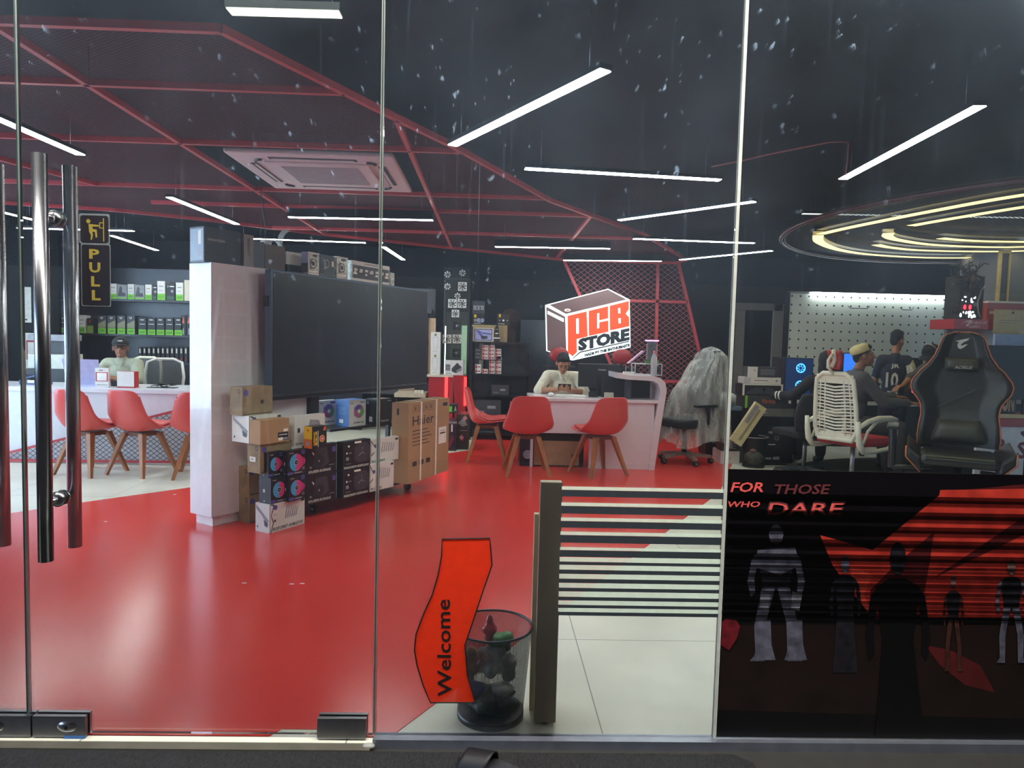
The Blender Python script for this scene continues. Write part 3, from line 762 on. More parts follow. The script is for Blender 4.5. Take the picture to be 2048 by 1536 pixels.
def hand(w, d, n, side, curl=.5, s=1.0):
    """palm at the wrist w pointing along d, palm facing n; thumb on `side`"""
    w = Vector(w); d = Vector(d).normalized(); n = (Vector(n) - d * Vector(n).dot(d)).normalized(); t = d.cross(n) * side
    R = Matrix((t, d, n)).transposed()
    P = [('e', w + d * .048 * s, (.040 * s, .050 * s, .016 * s), R)]
    for k, (off, ln) in enumerate(((.027, .072), (.010, .080), (-.008, .075), (-.026, .058))):
        a = w + d * .085 * s + t * off * s
        c1 = curl * (.7 + .1 * k); q1 = (d * math.cos(c1) + n * math.sin(c1)); b = a + q1 * ln * .5 * s
        q2 = (d * math.cos(c1 * 2.1) + n * math.sin(c1 * 2.1)); c = b + q2 * ln * .5 * s
        P += [('c', a, .0095 * s, b, .0085 * s), ('c', b, .0085 * s, c, .007 * s)]
    a = w + d * .030 * s + t * .032 * s; b = a + (t * .75 + d * .6 + n * .35).normalized() * .038 * s; c = b + (d * .8 + n * .5 + t * .15).normalized() * .032 * s
    P += [('c', a, .013 * s, b, .0105 * s), ('c', b, .0105 * s, c, .008 * s)]
    return P
def capline(pts): return [('c', pts[i][0], pts[i][1], pts[i + 1][0], pts[i + 1][1]) for i in range(len(pts) - 1)]
def grow(pr, g):
    return [('e', p[1], tuple(r + g for r in p[2])) + tuple(p[3:]) if p[0] == 'e' else ('c', p[1], p[2] + g, p[3], p[4] + g) for p in pr]
def person(label, loc, rotz, skin, shirt, pants, head_c, head_rot, chest, neck, armL, armR, legs, hands, sleeve=2, group=None, hairm=None, hair='short', extras=None, vox=.007, name='person'):
    """armL/armR: [shoulder, elbow, wrist]; legs: [[hip, knee, ankle, toe]...]; hands: [(dir, normal, side, curl)...]; z=0 floor, +y front"""
    root = thing(name, label, 'person', loc, rotz, group)
    HM = Matrix.Translation(Vector(head_c)) @ Euler(head_rot, 'XYZ').to_matrix().to_4x4()
    hc = Vector(head_c); pel = (Vector(legs[0][0]) + Vector(legs[1][0])) / 2; ch = Vector(chest); nk = Vector(neck)
    mid = pel.lerp(ch, .5); up = (ch - pel).normalized()
    R = Vector((0, 0, 1)).rotation_difference(up).to_matrix()
    torso = [('e', pel, (.155, .11, .12), R), ('e', mid, (.14, .10, .15), R), ('e', ch, (.165, .108, .16), R), ('c', Vector(armL[0]), .058, Vector(armR[0]), .058), ('c', ch + up * .06, .10, nk - up * .03, .06)]
    neckp = [('c', nk - up * .06, .06, nk, .054), ('c', nk, .052, hc + HM.to_3x3() @ Vector((0, -.015, -.05)), .05)]
    arms = []
    for A in (armL, armR): arms.append(capline([(A[0], .052), (A[1], .042), (A[2], .027)]))
    lg = [capline([(L[0], .088), (L[1], .060), (L[2], .040)]) + [('c', L[2], .04, L[3], .03)] for L in legs]
    hp = []
    for A, h in zip((armL, armR), hands): hp += hand(A[2], *h)
    body = torso + neckp + arms[0] + arms[1] + lg[0] + lg[1] + hp + tf(HEAD, HM)
    blob('body', body, skin, vox, root, 2)
    sl = []
    for A in (armL, armR):
        a, b, c = [Vector(q) for q in A]
        if sleeve == 2: e = b.lerp(c, .86); sl += capline([(a, .068), (b, .060), (e, .043)])
        elif sleeve == 1: e = b.lerp(c, .12); sl += capline([(a, .068), (b, .058), (e, .052)])
        else: e = a.lerp(b, .62); sl += capline([(a, .07), (e, .066)])
    col = [('c', nk - up * .06, .078, nk - up * .005, .063)]
    blob('shirt', grow(torso, .014) + sl + col, shirt, .010, root, 3)
    tr = []
    for L in legs: tr += capline([(L[0], .10), (L[1], .076), (Vector(L[1]).lerp(Vector(L[2]), .9), .06)])
    blob('trousers', [('e', pel - up * .02, (.165, .125, .12), R)] + tr, pants, .012, root, 3)
    sh = [('c', L[2], .045, L[3], .038) for L in legs]
    for L in legs: blob('shoe', [('c', Vector(L[2]) - Vector((0, 0, .01)), .046, L[3], .04)], mat('shoe_dark', '2a2a2c', .5), .01, root, 1)
    if hair == 'short':
        H = [('e', (0, -.020, .040), (.081, .093, .088)), ('e', (0, .03, .085), (.06, .055, .035)), ('e', (0, -.07, -.01), (.062, .035, .06))]
        blob('hair', tf(H, HM), hairm, .006, root, 1)
    eye = MB(); eye.M = HM
    for s in (-1, 1):
        eye = MB(); eye.M = HM
        if head_rot[0] < -.45: eye.ell((s * .031, .0765, .0), (.014, .011, .008), skin, 12, 8); eye.tube([(s * .018, .086, -.003), (s * .031, .089, -.006), (s * .044, .084, -.003)], .0016, hairm, 5)
        else: eye.ell((s * .031, .0765, .002), (.013, .010, .0075), mat('eye_white', 'a89f98', .4), 12, 8); eye.ell((s * .031, .0835, .002), (.006, .004, .006), mat('iris', '1b1210', .2), 10, 6)
        eye.build('eye', root)
        br = MB(); br.M = HM; br.tube([(s * .016, .087, .020), (s * .033, .088, .026), (s * .050, .078, .021)], [.003, .004, .002], hairm, 6); br.build('eyebrow', root)
    return root, HM
SK = mat('brown_skin', '8d5b41', .55, var=.06, ns=30, bump=.05); SK2 = mat('tan_skin', 'a36f50', .55, var=.06, ns=30)
def cloth(name, c): return mat(name, c, .85, var=.12, ns=22, bump=.5, bs=38)
HAIR = mat('black_hair', '0d0b0a', .85, var=.4, ns=80, bump=.4, bs=160)
M_khaki = cloth('sage_cotton', '9da08a'); M_cream = cloth('cream_linen', 'cfc9b2'); M_greyk = cloth('charcoal_cotton', '4e4c50'); M_navy = cloth('navy_jersey', '23283a'); M_jean = cloth('dark_denim', '262b3a'); M_blk = cloth('black_cloth', '17171b')
def seated(dx=.0):
    return [[(-.09, 0, .55), (-.13, .42, .55), (-.13, .40, .10), (-.14, .55, .045)], [(.09, 0, .55), (.13, .42, .55), (.13, .40, .10), (.14, .55, .045)]]

# man with cap and glasses behind the left counter, arms folded on the worktop
p1 = aty(243, 694, 5.98)
r, HM = person('person in black cap, glasses and sage shirt sitting behind the left counter', (p1.x, 6.02, 0), math.pi, SK, M_khaki, M_jean,
    (0, .06, 1.195), (math.radians(5), 0, math.radians(24)), (0, .02, .86), (0, .03, 1.06), [(-.175, .02, 1.0), (-.25, .16, .83), (-.02, .30, .84)], [(.175, .02, 1.0), (.25, .16, .83), (.03, .33, .86)],
    seated(), [((1, .1, 0), (0, -.3, -1), 1, .3), ((-1, .1, 0), (0, -.3, -1), -1, .3)], sleeve=1, hairm=HAIR)
M_cap = cloth('cap_black', '1d2020')
def capdome(u, v):
    a = 2 * math.pi * u; h = math.pi / 2 * (1 - v); return (.089 * math.cos(a) * math.cos(h), -.012 + .104 * math.sin(a) * math.cos(h), .040 + .088 * math.sin(h))
m = MB(); m.M = HM @ Matrix.Rotation(math.radians(-6), 4, 'X')
m.grid(capdome, 28, 10, M_cap)
m.grid(lambda a, b: ((a - .5) * .16, .075 + b * .085 * math.cos((a - .5) * 2.0), .046 - .012 * (2 * a - 1) ** 2 - b * .006), 12, 5, M_cap)
m.ell((0, -.012, .138), (.008, .008, .005), M_cap, 8, 4)
cp = m.build('cap', r); cp.modifiers.new('s', 'SOLIDIFY').thickness = .004
m = MB(); m.M = HM @ Matrix.Rotation(math.radians(-6), 4, 'X')
m.text('GAMA', (.024, .0925, .074), (-.048, 0, 0), (0, -.007, .015), mat('white_thread', 'e8e8e4', .6), .02)
for v in m.v: pass
m.build('cap_lettering', r)
m = MB(); m.M = HM
for s in (-1, 1):
    m.tube([(s * .034 + .024 * math.cos(a), .100, .002 + .018 * math.sin(a)) for a in [i * math.pi / 8 for i in range(16)]], .0042, M_blackp, 6, True)
    m.tube([(s * .058, .098, .006), (s * .078, .05, .006), (s * .080, -.005, .0)], .0025, M_blackp, 6)
m.tube([(-.011, .101, .004), (.011, .101, .004)], .0025, M_blackp, 6)
m.build('glasses', r)
def collar(root, nk, m_):
    for s in (-1, 1):
        c = MB(); n = Vector(nk); c.prism([n + Vector(p) for p in ((s * .004, .070, -.050), (s * .030, .082, -.085), (s * .072, .050, -.035), (s * .066, .010, .004), (s * .040, .048, -.006))], (0, .006, .004), m_); c.build('collar', root)
collar(r, (0, .03, 1.06), M_khaki)
# beard shadow
BEARD = mat('dark_stubble', '3a2a22', .8, var=.3, ns=90)
# man reading a phone at the reception desk
p2 = aty(1125, 728, 6.0)
r2, HM = person('person with short black hair and cream shirt bent over a phone at the reception desk', (p2.x, 6.12, 0), math.radians(180), SK2, M_cream, M_jean,
    (0, .18, 1.14), (math.radians(-32), 0, 0), (-.02, .06, .82), (-.01, .12, 1.02), [(-.19, .09, .97), (-.27, .24, .80), (-.05, .36, .835)], [(.17, .09, .98), (.29, .20, .81), (.06, .36, .835)],
    seated(), [((.6, .5, .05), (0, -.3, 1), -1, .9), ((-.6, .5, .05), (0, -.3, 1), 1, .9)], sleeve=1, hairm=HAIR)
blob('moustache', tf([('c', (-.02, .090, -.048), .004, (.02, .090, -.048), .004)], HM), BEARD, .004, r2, 1)
collar(r2, (-.01, .12, 1.02), M_cream)
ph = MB().box(-.075, .075, -.004, .004, -.036, .036, M_blackp).box(-.07, .07, .004, .0045, -.032, .032, mat('phone_screen', '3a4a5a', .1, emit=.4)).build('smartphone', loc=r2.matrix_world @ Vector((0, 0, 0)))
ph.location = (p2.x, 6.12 - .43, .875); ph.rotation_euler = (math.radians(25), 0, 0); tag(ph, 'black smartphone held in both hands over the reception desk', 'phone')
m = MB()
for k in range(5): m.M = Matrix.Identity(4); m.ell((0.0, .175 - .008 * k, .95 - .05 * k), (.006, .004, .006), mat('shirt_button', 'e9e4d6', .4), 8, 4)
# young man with knitted prayer cap, in profile facing right
p3 = aty(1728, 716, 4.75)
r3, HM = person('person in cream knitted cap and charcoal kurta sitting in profile, reaching to the right', (p3.x - .02, 4.8, 0), math.radians(-96), SK, M_greyk, M_greyk,
    (0, .04, 1.33), (math.radians(6), 0, math.radians(-14)), (0, -.03, .96), (0, -.01, 1.16), [(-.17, -.02, 1.10), (-.20, .20, .90), (-.14, .46, .90)], [(.17, -.02, 1.10), (.22, .18, .86), (.15, .46, .86)],
    [[(-.09, -.05, .60), (-.13, .38, .60), (-.13, .40, .12), (-.14, .54, .045)], [(.09, -.05, .60), (.13, .38, .60), (.13, .40, .12), (.14, .54, .045)]],
    [((0, 1, -.05), (0, 0, -1), 1, .5), ((0, 1, -.05), (0, 0, -1), -1, .5)], sleeve=2, hairm=HAIR)
m = MB(); m.M = HM @ Matrix.Rotation(math.radians(16), 4, 'X')
M_knit = mat('cream_knit', 'd8cd98', .9, var=.1, ns=60, bump=.6, bs=220)
m.lathe([(0, .075), (.04, .073), (.075, .062), (.094, .042), (.099, .016), (.096, -.012), (.089, -.020), (.086, -.014)], M_knit, 28, (0, -.015, .055))
for v_i in range(len(m.v)):
    pass
c_ = m.build('knitted_cap', r3); c_.scale = (1, 1, 1)
# standing boy in a football shirt, seen from behind
p4 = aty(1796, 690, 5.55)
r4, HM = person('person standing with back turned in dark number 10 football shirt with white sleeves', (p4.x, 5.6, 0), math.radians(-22), SK2, M_navy, M_jean,
    (.03, .05, 1.51), (math.radians(-6), 0, math.radians(-48)), (0, .02, 1.12), (.01, .02, 1.33), [(-.17, .02, 1.27), (-.23, .10, 1.02), (-.16, .30, .98)], [(.17, .02, 1.27), (.27, -.06, 1.03), (.18, .06, .92)],
    [[(-.09, 0, .82), (-.10, .02, .46), (-.10, 0, .09), (-.11, .14, .045)], [(.09, 0, .82), (.10, .02, .46), (.10, 0, .09), (.11, .14, .045)]],
    [((.1, 1, -.2), (0, 0, -1), 1, .5), ((-.6, .5, -.3), (-.5, -.4, .2), 1, .6)], sleeve=0, hairm=HAIR)
M_cuff = cloth('patterned_white', 'c9c8bd')
blob('patterned_sleeve', [('c', (.18, .02, 1.25), .074, (.232, -.03, 1.12), .071)], mat('patterned_white_black', 'c4c2b4', .85, var=.45, ns=34), .01, r4, 1)
M_prt = mat('shirt_print', 'e4e4e0', .6, var=.03)
m = MB()
def onback(t, x0, x1, z0, z1):
    k = len(m.v); m.text(t, (x0, 0, z0), (x1 - x0, 0, 0), (0, 0, z1 - z0), M_prt, .03)
    for i in range(k, len(m.v)):
        v = m.v[i]; zz = v.z
        yy = -.122 if zz > .98 else -.118
        m.v[i] = Vector((v.x, .02 + (-.130 + .55 * v.x * v.x) + (.012 if zz < 1.0 else 0), zz))
onback('JR', -.06, .05, 1.18, 1.235); onback('10', -.115, .045, .96, 1.14); onback('TC34', -.09, .05, .885, .925)
m.build('shirt_lettering', r4); r4.scale = (.80, .9, 1)
# person in black cap and headphones bent over, arm reaching down
p5 = aty(1858, 700, 5.35)
r5, HM = person('person in black cap and headphones leaning down behind the gaming chair', (p5.x + .16, 5.3, 0), math.radians(110), SK2, cloth('olive_cloth', '4b4a44'), M_blk,
    (0, .22, 1.345), (math.radians(-30), 0, 0), (0, .0, 1.02), (0, .10, 1.24), [(-.18, .05, 1.20), (-.24, .22, 1.22), (-.14, .30, 1.28)], [(.18, .05, 1.20), (.26, .20, 1.08), (.20, .38, 1.0)],
    [[(-.09, -.1, .72), (-.12, .14, .42), (-.10, -.02, .09), (-.11, .12, .045)], [(.09, -.1, .72), (.12, .14, .42), (.10, -.02, .09), (.11, .12, .045)]],
    [((0, .7, -.7), (0, -.7, -.6), 1, .4), ((0, 1, -.2), (0, 0, -1), -1, .5)], sleeve=1, hairm=HAIR)
m = MB(); m.M = HM
m.grid(capdome, 28, 10, M_cap); m.grid(lambda a, b: ((a - .5) * .16, .075 + b * .085 * math.cos((a - .5) * 2.0), .052 - .02 * (2 * a - 1) ** 2 - b * .018), 12, 5, M_cap)
m.build('cap', r5)
m = MB(); m.M = HM
m.tube([(.092 * math.cos(a), -.01, .0 + .14 * math.sin(a)) for a in [i * math.pi / 12 for i in range(13)]], .010, M_steel_d, 8)
for s in (-1, 1): m.ell((s * .090, -.005, -.01), (.022, .042, .046), M_steel_d, 16, 10)
m.build('headphones', r5)
# person in black at the left gaming computer, hair down, hand on the desk to the left
p6 = aty(1664, 728, 5.35)
r6, HM = person('person in black with loose black hair at the left gaming computer, white striped cuff', (p6.x, 5.45, 0), math.radians(-4), SK2, M_blk, M_blk,
    (0, .05, 1.24), (math.radians(-8), 0, 0), (0, .0, .88), (0, .01, 1.08), [(-.18, .0, 1.02), (-.34, .10, .84), (-.52, .27, .83)], [(.18, 0, 1.02), (.26, .16, .84), (.10, .36, .84)],
    [[(-.09, 0, .52), (-.13, .40, .52), (-.13, .40, .10), (-.14, .55, .045)], [(.09, 0, .52), (.13, .40, .52), (.13, .40, .10), (.14, .55, .045)]],
    [((-.6, .7, -.05), (0, 0, -1), 1, .3), ((-.3, 1, 0), (0, 0, -1), -1, .3)], sleeve=2, hairm=HAIR)
blob('long_hair', tf([('e', (0, -.03, .01), (.093, .095, .12)), ('e', (-.05, -.03, -.10), (.05, .06, .12)), ('e', (.05, -.03, -.10), (.05, .06, .12))], HM), HAIR, .008, r6, 1)
m = MB()
for k in (0, 1):
    c = Vector((-.34, .10, .84)).lerp(Vector((-.52, .27, .83)), .55 + .16 * k); d = (Vector((-.52, .27, .83)) - Vector((-.34, .10, .84))).normalized()
    m.tube([c, c + d * .016], .053 - .006 * k, M_prt, 16)
m.build('cuff_stripe', r6)
# the photographer, standing outside behind the lens; mirrored dimly in the glass
r7, HM = person('person in black holding up a phone, mirrored faintly in the glass', (.14, -2.95, 0), 0, SK, M_blk, M_blk,
    (0, .02, 1.57), (0, 0, 0), (0, 0, 1.16), (0, 0, 1.38), [(-.19, 0, 1.32), (-.24, .12, 1.08), (-.12, .34, 1.32)], [(.19, 0, 1.32), (.26, .10, 1.10), (.02, .34, 1.34)],
    [[(-.10, 0, .88), (-.12, .02, .48), (-.12, 0, .09), (-.13, .15, .045)], [(.10, 0, .88), (.12, .02, .48), (.12, 0, .09), (.13, .15, .045)]],
    [((.2, .5, .6), (0, 0, 1), 1, .8), ((-.2, .5, .6), (0, 0, 1), -1, .8)], sleeve=2, hairm=HAIR, vox=.009)
# step ladder mirrored in the white partition
ld = thing('step_ladder', 'pale aluminium step ladder, only mirrored faintly in the glass over the white partition', 'ladder', (-2.98, -5.9, 0))
M_alu = mat('aluminium', 'c9c6c0', .35, .8)
for s in (-1, 1):
    MB().bar((s * .27, .35, -.02), (s * .16, 0, 2.05), .05, .025, M_alu).build('front_rail', ld); MB().bar((s * .27, -.4, -.02), (s * .16, -.04, 2.02), .03, .02, M_alu).build('rear_rail', ld)
for k in range(7):
    z = .25 + k * .27; w = .27 - .11 * z / 2.05; y = .35 * (1 - z / 2.05); MB().box(-w, w, y - .05, y + .05, z, z + .03, M_alu).build('step', ld)
# ================================================================== THINGS AT THE GLASS
# black wire-mesh waste bin
bc = (0.030, .160); R0, R1 = .122, .148
zt_ = aty(990, 1252, .155).z
bn = thing('waste_bin', 'black wire-mesh waste bin full of wrappers just behind the glass', 'bin', (bc[0], bc[1], 0))
t = NT('wire_mesh'); p = t.n('SeparateXYZ', {0: t.obj()})
ang = t.math('ARCTAN2', p.outputs[1], p.outputs[0]); a_ = t.math('MULTIPLY', ang, 26.0); b_ = t.math('MULTIPLY', p.outputs[2], 190.0)
f1 = t.math('FRACT', t.math('ADD', t.math('ADD', a_, b_), 1000)); f2 = t.math('FRACT', t.math('ADD', t.math('SUBTRACT', a_, b_), 1000))
al = t.math('MAXIMUM', t.math('LESS_THAN', f1, .33), t.math('LESS_THAN', f2, .33))
M_wire = t.end(t.n('MixShader', {0: al, 1: t.n('BsdfTransparent').outputs[0], 2: t.n('BsdfPrincipled', {'Base Color': lin('1a1c1e'), 'Roughness': .4}).outputs[0]}).outputs[0])
MB().lathe([(R0, .02), (R1, zt_)], M_wire, 40).build('mesh_body', bn)
MB().lathe([(0, 0.001), (R0 + .002, 0.001), (R0 + .002, .022), (R0 - .003, .024), (0, .018)], M_blackp, 40).build('base', bn)
MB().tube([(R1 * math.cos(a), R1 * math.sin(a), zt_) for a in [i * math.pi / 24 for i in range(48)]], .005, mat('bin_rim', '3c3f42', .3, .6), 8, True).build('rim', bn)
def crumple(name, label, c, r, col, rough=.3, seed=1, alpha=1.0, cat='wrapper', group='rubbish in the waste bin'):
    rn = random.Random(seed); m = MB().ell((0, 0, 0), r, mat('crumple_' + col, col, rough, var=.35, ns=30, alpha=alpha), 22, 14)
    for i, v in enumerate(m.v):
        k = 1 + .28 * math.sin(v.x * 90 + seed) * math.cos(v.y * 80) + .2 * math.sin(v.z * 110 + seed * 2); m.v[i] = v * k
    return tag(m.build(name, loc=c), label, cat, group)
B = Vector((bc[0], bc[1], 0))
crumple('plastic_bag', 'green crumpled bag at the bottom of the waste bin', B + Vector((.01, 0, .06)), (.085, .08, .035), '2f4a33', seed=2, cat='bag')
crumple('plastic_bag', 'blue crumpled bag at the left inside the waste bin', B + Vector((-.055, -.05, .115)), (.035, .03, .03), '3d5a9a', seed=3, cat='bag')
crumple('tissue', 'white crumpled tissue in the waste bin', B + Vector((.045, -.05, .125)), (.03, .03, .032), 'd9d9d2', .8, seed=4, cat='tissue')
crumple('plastic_bag', 'clear crumpled bag in the middle of the waste bin', B + Vector((.0, .0, .20)), (.05, .05, .05), '9aa6a8', seed=5, alpha=.7, cat='bag')
crumple('snack_packet', 'green snack packet near the middle of the waste bin', B + Vector((.035, .02, .27)), (.05, .03, .03), '3f7a3f', seed=6, cat='packet')
crumple('snack_packet', 'red snack packet standing highest in the waste bin', B + Vector((-.015, -.01, .33)), (.028, .02, .045), 'a8242c', seed=7, cat='packet')
crumple('snack_packet', 'brown and gold wrapper against the left side of the waste bin', B + Vector((-.075, -.02, .20)), (.028, .02, .06), '8a6a33', seed=8, cat='wrapper')
crumple('tissue', 'grey crumpled paper at the right inside the waste bin', B + Vector((.07, -.01, .19)), (.028, .03, .05), 'a3a39c', .8, seed=9, cat='paper')
# wooden board leaning upright beside the bin
P = atz(1068, 1451, 0); xb = atz(1111, 1452, 0).x; ht = aty(1100, 966, P.y).z
wd = (xb - P.x)
m = MB(); M_wd = mat('brown_board', '8a7660', .5, var=.12, ns=5); M_wd2 = mat('board_edge', 'd2c3a0', .5)
m.box(0, wd, 0, .045, .012, ht, M_wd); m.box(.002, wd - .002, .002, .043, ht, ht + .002, M_wd2); m.cyl((wd * .5, .02, 0), (wd * .5, .02, .012), .012, M_stone)
tag(m.build('wooden_post', loc=(P.x, P.y, 0), bevel=.002), 'narrow brown wooden post standing just behind the glass, right of the bin', 'post')
m = MB(); m.box(0, .09, 0, .03, 0, aty(1073, 1026, P.y + .12).z, M_wd2)
tag(m.build('wooden_plank', loc=(P.x - .012, P.y + .10, 0)), 'thinner pale slat standing behind the brown post', 'slat')
# black slide sandal on the carpet
s = atz(985, 1520, 0.0)
sd = thing('slide_sandal', 'black slide sandal lying on the carpet at the bottom edge', 'sandal', (s.x + .01, -.205, -.008), math.radians(62))
M_san = mat('sandal_rubber', '121318', .55, var=.1)
def sole(u, v):
    y = -.14 + .28 * v; w = .036 + .012 * math.sin(v * 3.0) + .006 * v; return ((2 * u - 1) * w * (1 - abs(2 * v - 1) ** 5 * .6), y, .028 + .004 * abs(2 * u - 1) ** 3)
m = MB()
pts = []
for i in range(32):
    a = 2 * math.pi * i / 32; pts.append(((.042 + .006 * math.sin(a)) * math.cos(a), .14 * math.sin(a), 0))
m.prism(pts, (0, 0, .03), M_san, True); m.prism([(x * .92, y * .94, .03) for x, y, z in pts], (0, 0, .004), mat('sandal_footbed', '2b2c33', .7, var=.2, ns=60), True); m.build('sole', sd)
m = MB(); m.grid(lambda u, v: (-.052 * math.cos(math.pi * u), .02 + v * .10 - .01 * math.sin(math.pi * u), .012 + .062 * math.sin(math.pi * u) * (1 - .25 * v)), 20, 8, M_san); m.build('strap', sd, solid=.004)
# paper chips on the red floor
for k, (x, y) in enumerate(((349, 989), (211, 1043), (488, 1166), (583, 1168), (604, 1167))):
    q = atz(x, y, .003); m = MB().poly([(-.012, -.004, 0), (.012, -.006, 0), (.014, .005, .001), (-.010, .007, 0)], mat('paper_chip', 'e8dcd6', .7)); m.prism([(-.012, -.004, 0), (.012, -.006, 0), (.014, .005, 0), (-.010, .007, 0)], (0, 0, .0008), mat('paper_chip', 'e8dcd6', .7))
    tag(m.build('paper_scrap', loc=(q.x, q.y, .0026)), 'tiny white paper scrap lying on the red floor', 'paper', 'paper scraps on the red floor')
# ================================================================== SHOP FURNITURE
M_cm = mat('cardboard', 'a98560', .75, var=.08, ns=8); M_cm2 = mat('kraft_print', '8f7a5c', .75, var=.15, ns=14); M_wp = mat('printed_white', 'd8d5cf', .5, var=.05)
M_bk = mat('printed_black', '17181c', .45, var=.15); M_nv = mat('printed_navy', '1a1d28', .45); M_ink = mat('ink', '2a2826', .6); M_lab = mat('paper_label', 'e6e3da', .6)
M_cy = mat('print_cyan', '3f9fd0', .4); M_mg = mat('print_magenta', 'd03a78', .4); M_pu = mat('print_violet', '55509a', .4); M_bl = mat('print_blue', '2763a6', .45)
M_gy = mat('print_grey', '8c8c90', .45, var=.15, ns=30); M_gd = mat('print_dark_grey', '3a3b40', .45, var=.2, ns=20); M_ye = mat('print_yellow', 'e0b62a', .45); M_or2 = mat('print_orange', 'd2632c', .45); M_gn = mat('print_green', '76c62a', .5); M_rd = mat('print_red', 'b3252b', .45)
M_redpl = mat('red_plastic', 'cf4a45', .35, var=.05, ns=4); M_redpad = mat('red_leatherette', 'c24844', .45, var=.06, ns=30)
M_woodl = mat('oiled_wood', '9a5f34', .45, var=.25, ns=9); M_woodd = mat('walnut_block', '6b3a22', .5, var=.2, ns=9)

# ---- white partition
P = Vector((-1.968, 2.618, 0)); AP = math.radians(56.8)
pt = thing('partition', 'tall white free-standing partition with boxes on top, left of the screen', 'partition', P, AP)
M_pt = mat('glossy_white_panel', 'dcd6da', .22, var=.04, coat=.3)
MB().box(0, 1.0, 0, .25, .075, 1.89, M_pt).build('panel', pt, bevel=.003); MB().box(.03, .96, .03, .22, 0, .075, M_white).build('plinth', pt)
def inP(x, y, z=1.89): return P + Vector((math.cos(AP) * x - math.sin(AP) * y, math.sin(AP) * x + math.cos(AP) * y, z))
def topbox(name, label, x0, w, y, d, h, m, deco=None):
    c = Carton(w, d, h, m)
    if deco: deco(c)
    return c.build(name, label, 'box', inP(x0, y), AP, 'boxes on top of the white partition')
def dk(c):
    c.text('F', 'EVOLUTION', .10, .62, .55, .68, M_lab); c.rect('L', .05, .05, .95, .95, mat('print_silver', '8a97ab', .4)); c.rect('L', .60, .50, .80, .90, M_lab, 2); c.text('L', 'MSI', .62, .10, .82, .35, M_lab)
def _(c): pass
topbox('electronics_box', 'large dark box lettered EVOLUTION at the left end of the partition top', -.035, .30, .03, .16, .245, mat('print_slate', '20242c', .4), dk)
topbox('electronics_box', 'tall beige-grey box standing behind the large dark box on the partition', .285, .085, .02, .2, .235, mat('print_taupe', '8d8482', .5), lambda c: c.text('F', 'PHANTOM', .35, .35, .6, .9, M_ink))
topbox('electronics_box', 'slate-grey box between the beige and tan boxes on the partition', .375, .10, .03, .2, .20, mat('print_steel', '5d6870', .5))
topbox('electronics_box', 'tan box at the right end of the first group on the partition', .48, .19, .03, .2, .19, mat('print_tan', '6e625c', .5))
topbox('electronics_box', 'low navy box on the partition behind the screen corner', .70, .22, .04, .18, .06, M_nv)
topbox('electronics_box', 'small white box with dark band near the corner of the screen top', .70, .20, .05, .16, .10, M_wp).location.z = 1.951
# plastic ribbon lying on the partition
m = MB(); q = inP(.56, .1, 1.89)
m.grid(lambda u, v: (.02 + .22 * u + .03 * math.sin(6 * u), .02 * math.sin(9 * u) + .06 * v, .03 + .10 * u * u + .04 * math.sin(u * 8) + .02 * v), 18, 4, mat('packing_film', 'b9bdb6', .4, alpha=.8))
tag(m.build('plastic_film', loc=q + Vector((0, 0, .165)), rotz=AP), 'curled strip of packing film on top of the tan box', 'plastic film')

# ---- big screen
TLp = atz(541, 797, .92); TRp = atz(853, 770, .92); TA = math.atan2(TRp.y - TLp.y, TRp.x - TLp.x); TWd = (TRp - TLp).length; TH = .975
tv = thing('large_screen', 'very large black interactive screen with grey frame on a wheeled stand', 'screen', (TLp.x, TLp.y, 0), TA)
M_scr = mat('black_screen', '262c34', .28, var=.05); M_frm = mat('grey_frame', '5b6a7c', .3, .6)  # screen black lightened to blue-grey, reflections put into its colour
m = MB(); m.box(0, TWd, .0, .06, .90, .90 + TH, M_frm); m.build('body', tv, bevel=.004)
MB().box(.022, TWd - .02, -.004, -.0005, .95, .885 + TH, M_scr).build('display', tv)
MB().box(.005, TWd - .005, -.012, -.0005, .905, .945, mat('bezel_dark', '2b2e33', .3, .5)).box(.005, TWd - .005, -.0135, -.0121, .936, .940, M_steel).build('pen_tray', tv)
for x in (.55,): MB().box(x - .05, x + .05, .06, .12, .12, 1.0, M_blackp).build('stand_column', tv)
m = MB(); m.box(-.0075, -.001, .02, .07, 1.6, 1.68, M_blackp); m.build('side_port', tv)
# wheeled base + shelf
ct = thing('equipment_cart', 'black wheeled base with shelf under the large screen, loaded with boxes', 'cart', (-1.375, 3.02, 0), math.radians(55))
MB().box(0, 1.22, 0, .62, .085, .125, M_blackp).build('base_platform', ct, bevel=.004)
MB().cyl((.0, -.012, .105), (1.22, -.012, .105), .018, M_blackp, 12).build('front_rail', ct)
for x, y in ((.06, .03), (1.16, .03), (.06, .58), (1.16, .58)):
    m = MB(); m.cyl((x - .012, y, .037), (x + .012, y, .037), .036, M_blackp, 20); m.cyl((x - .014, y, .037), (x + .014, y, .037), .018, M_steel, 14); m.box(x - .02, x + .02, y - .01, y + .03, .06, .085, M_blackp); m.build('caster', ct)
sh0 = atz(660, 862, .575); SHP = sh0
m = MB(); m.box(0, .92, 0, .36, -.02, 0, M_blackp)
for x in (.02, .9): m.box(x - .015, x + .015, .15, .19, -.45, -.02, M_blackp)
shf = m.build('shelf', loc=(sh0.x, sh0.y, .585), rotz=math.radians(55)); tag(shf, 'black shelf under the screen carrying the cooler boxes', 'shelf')

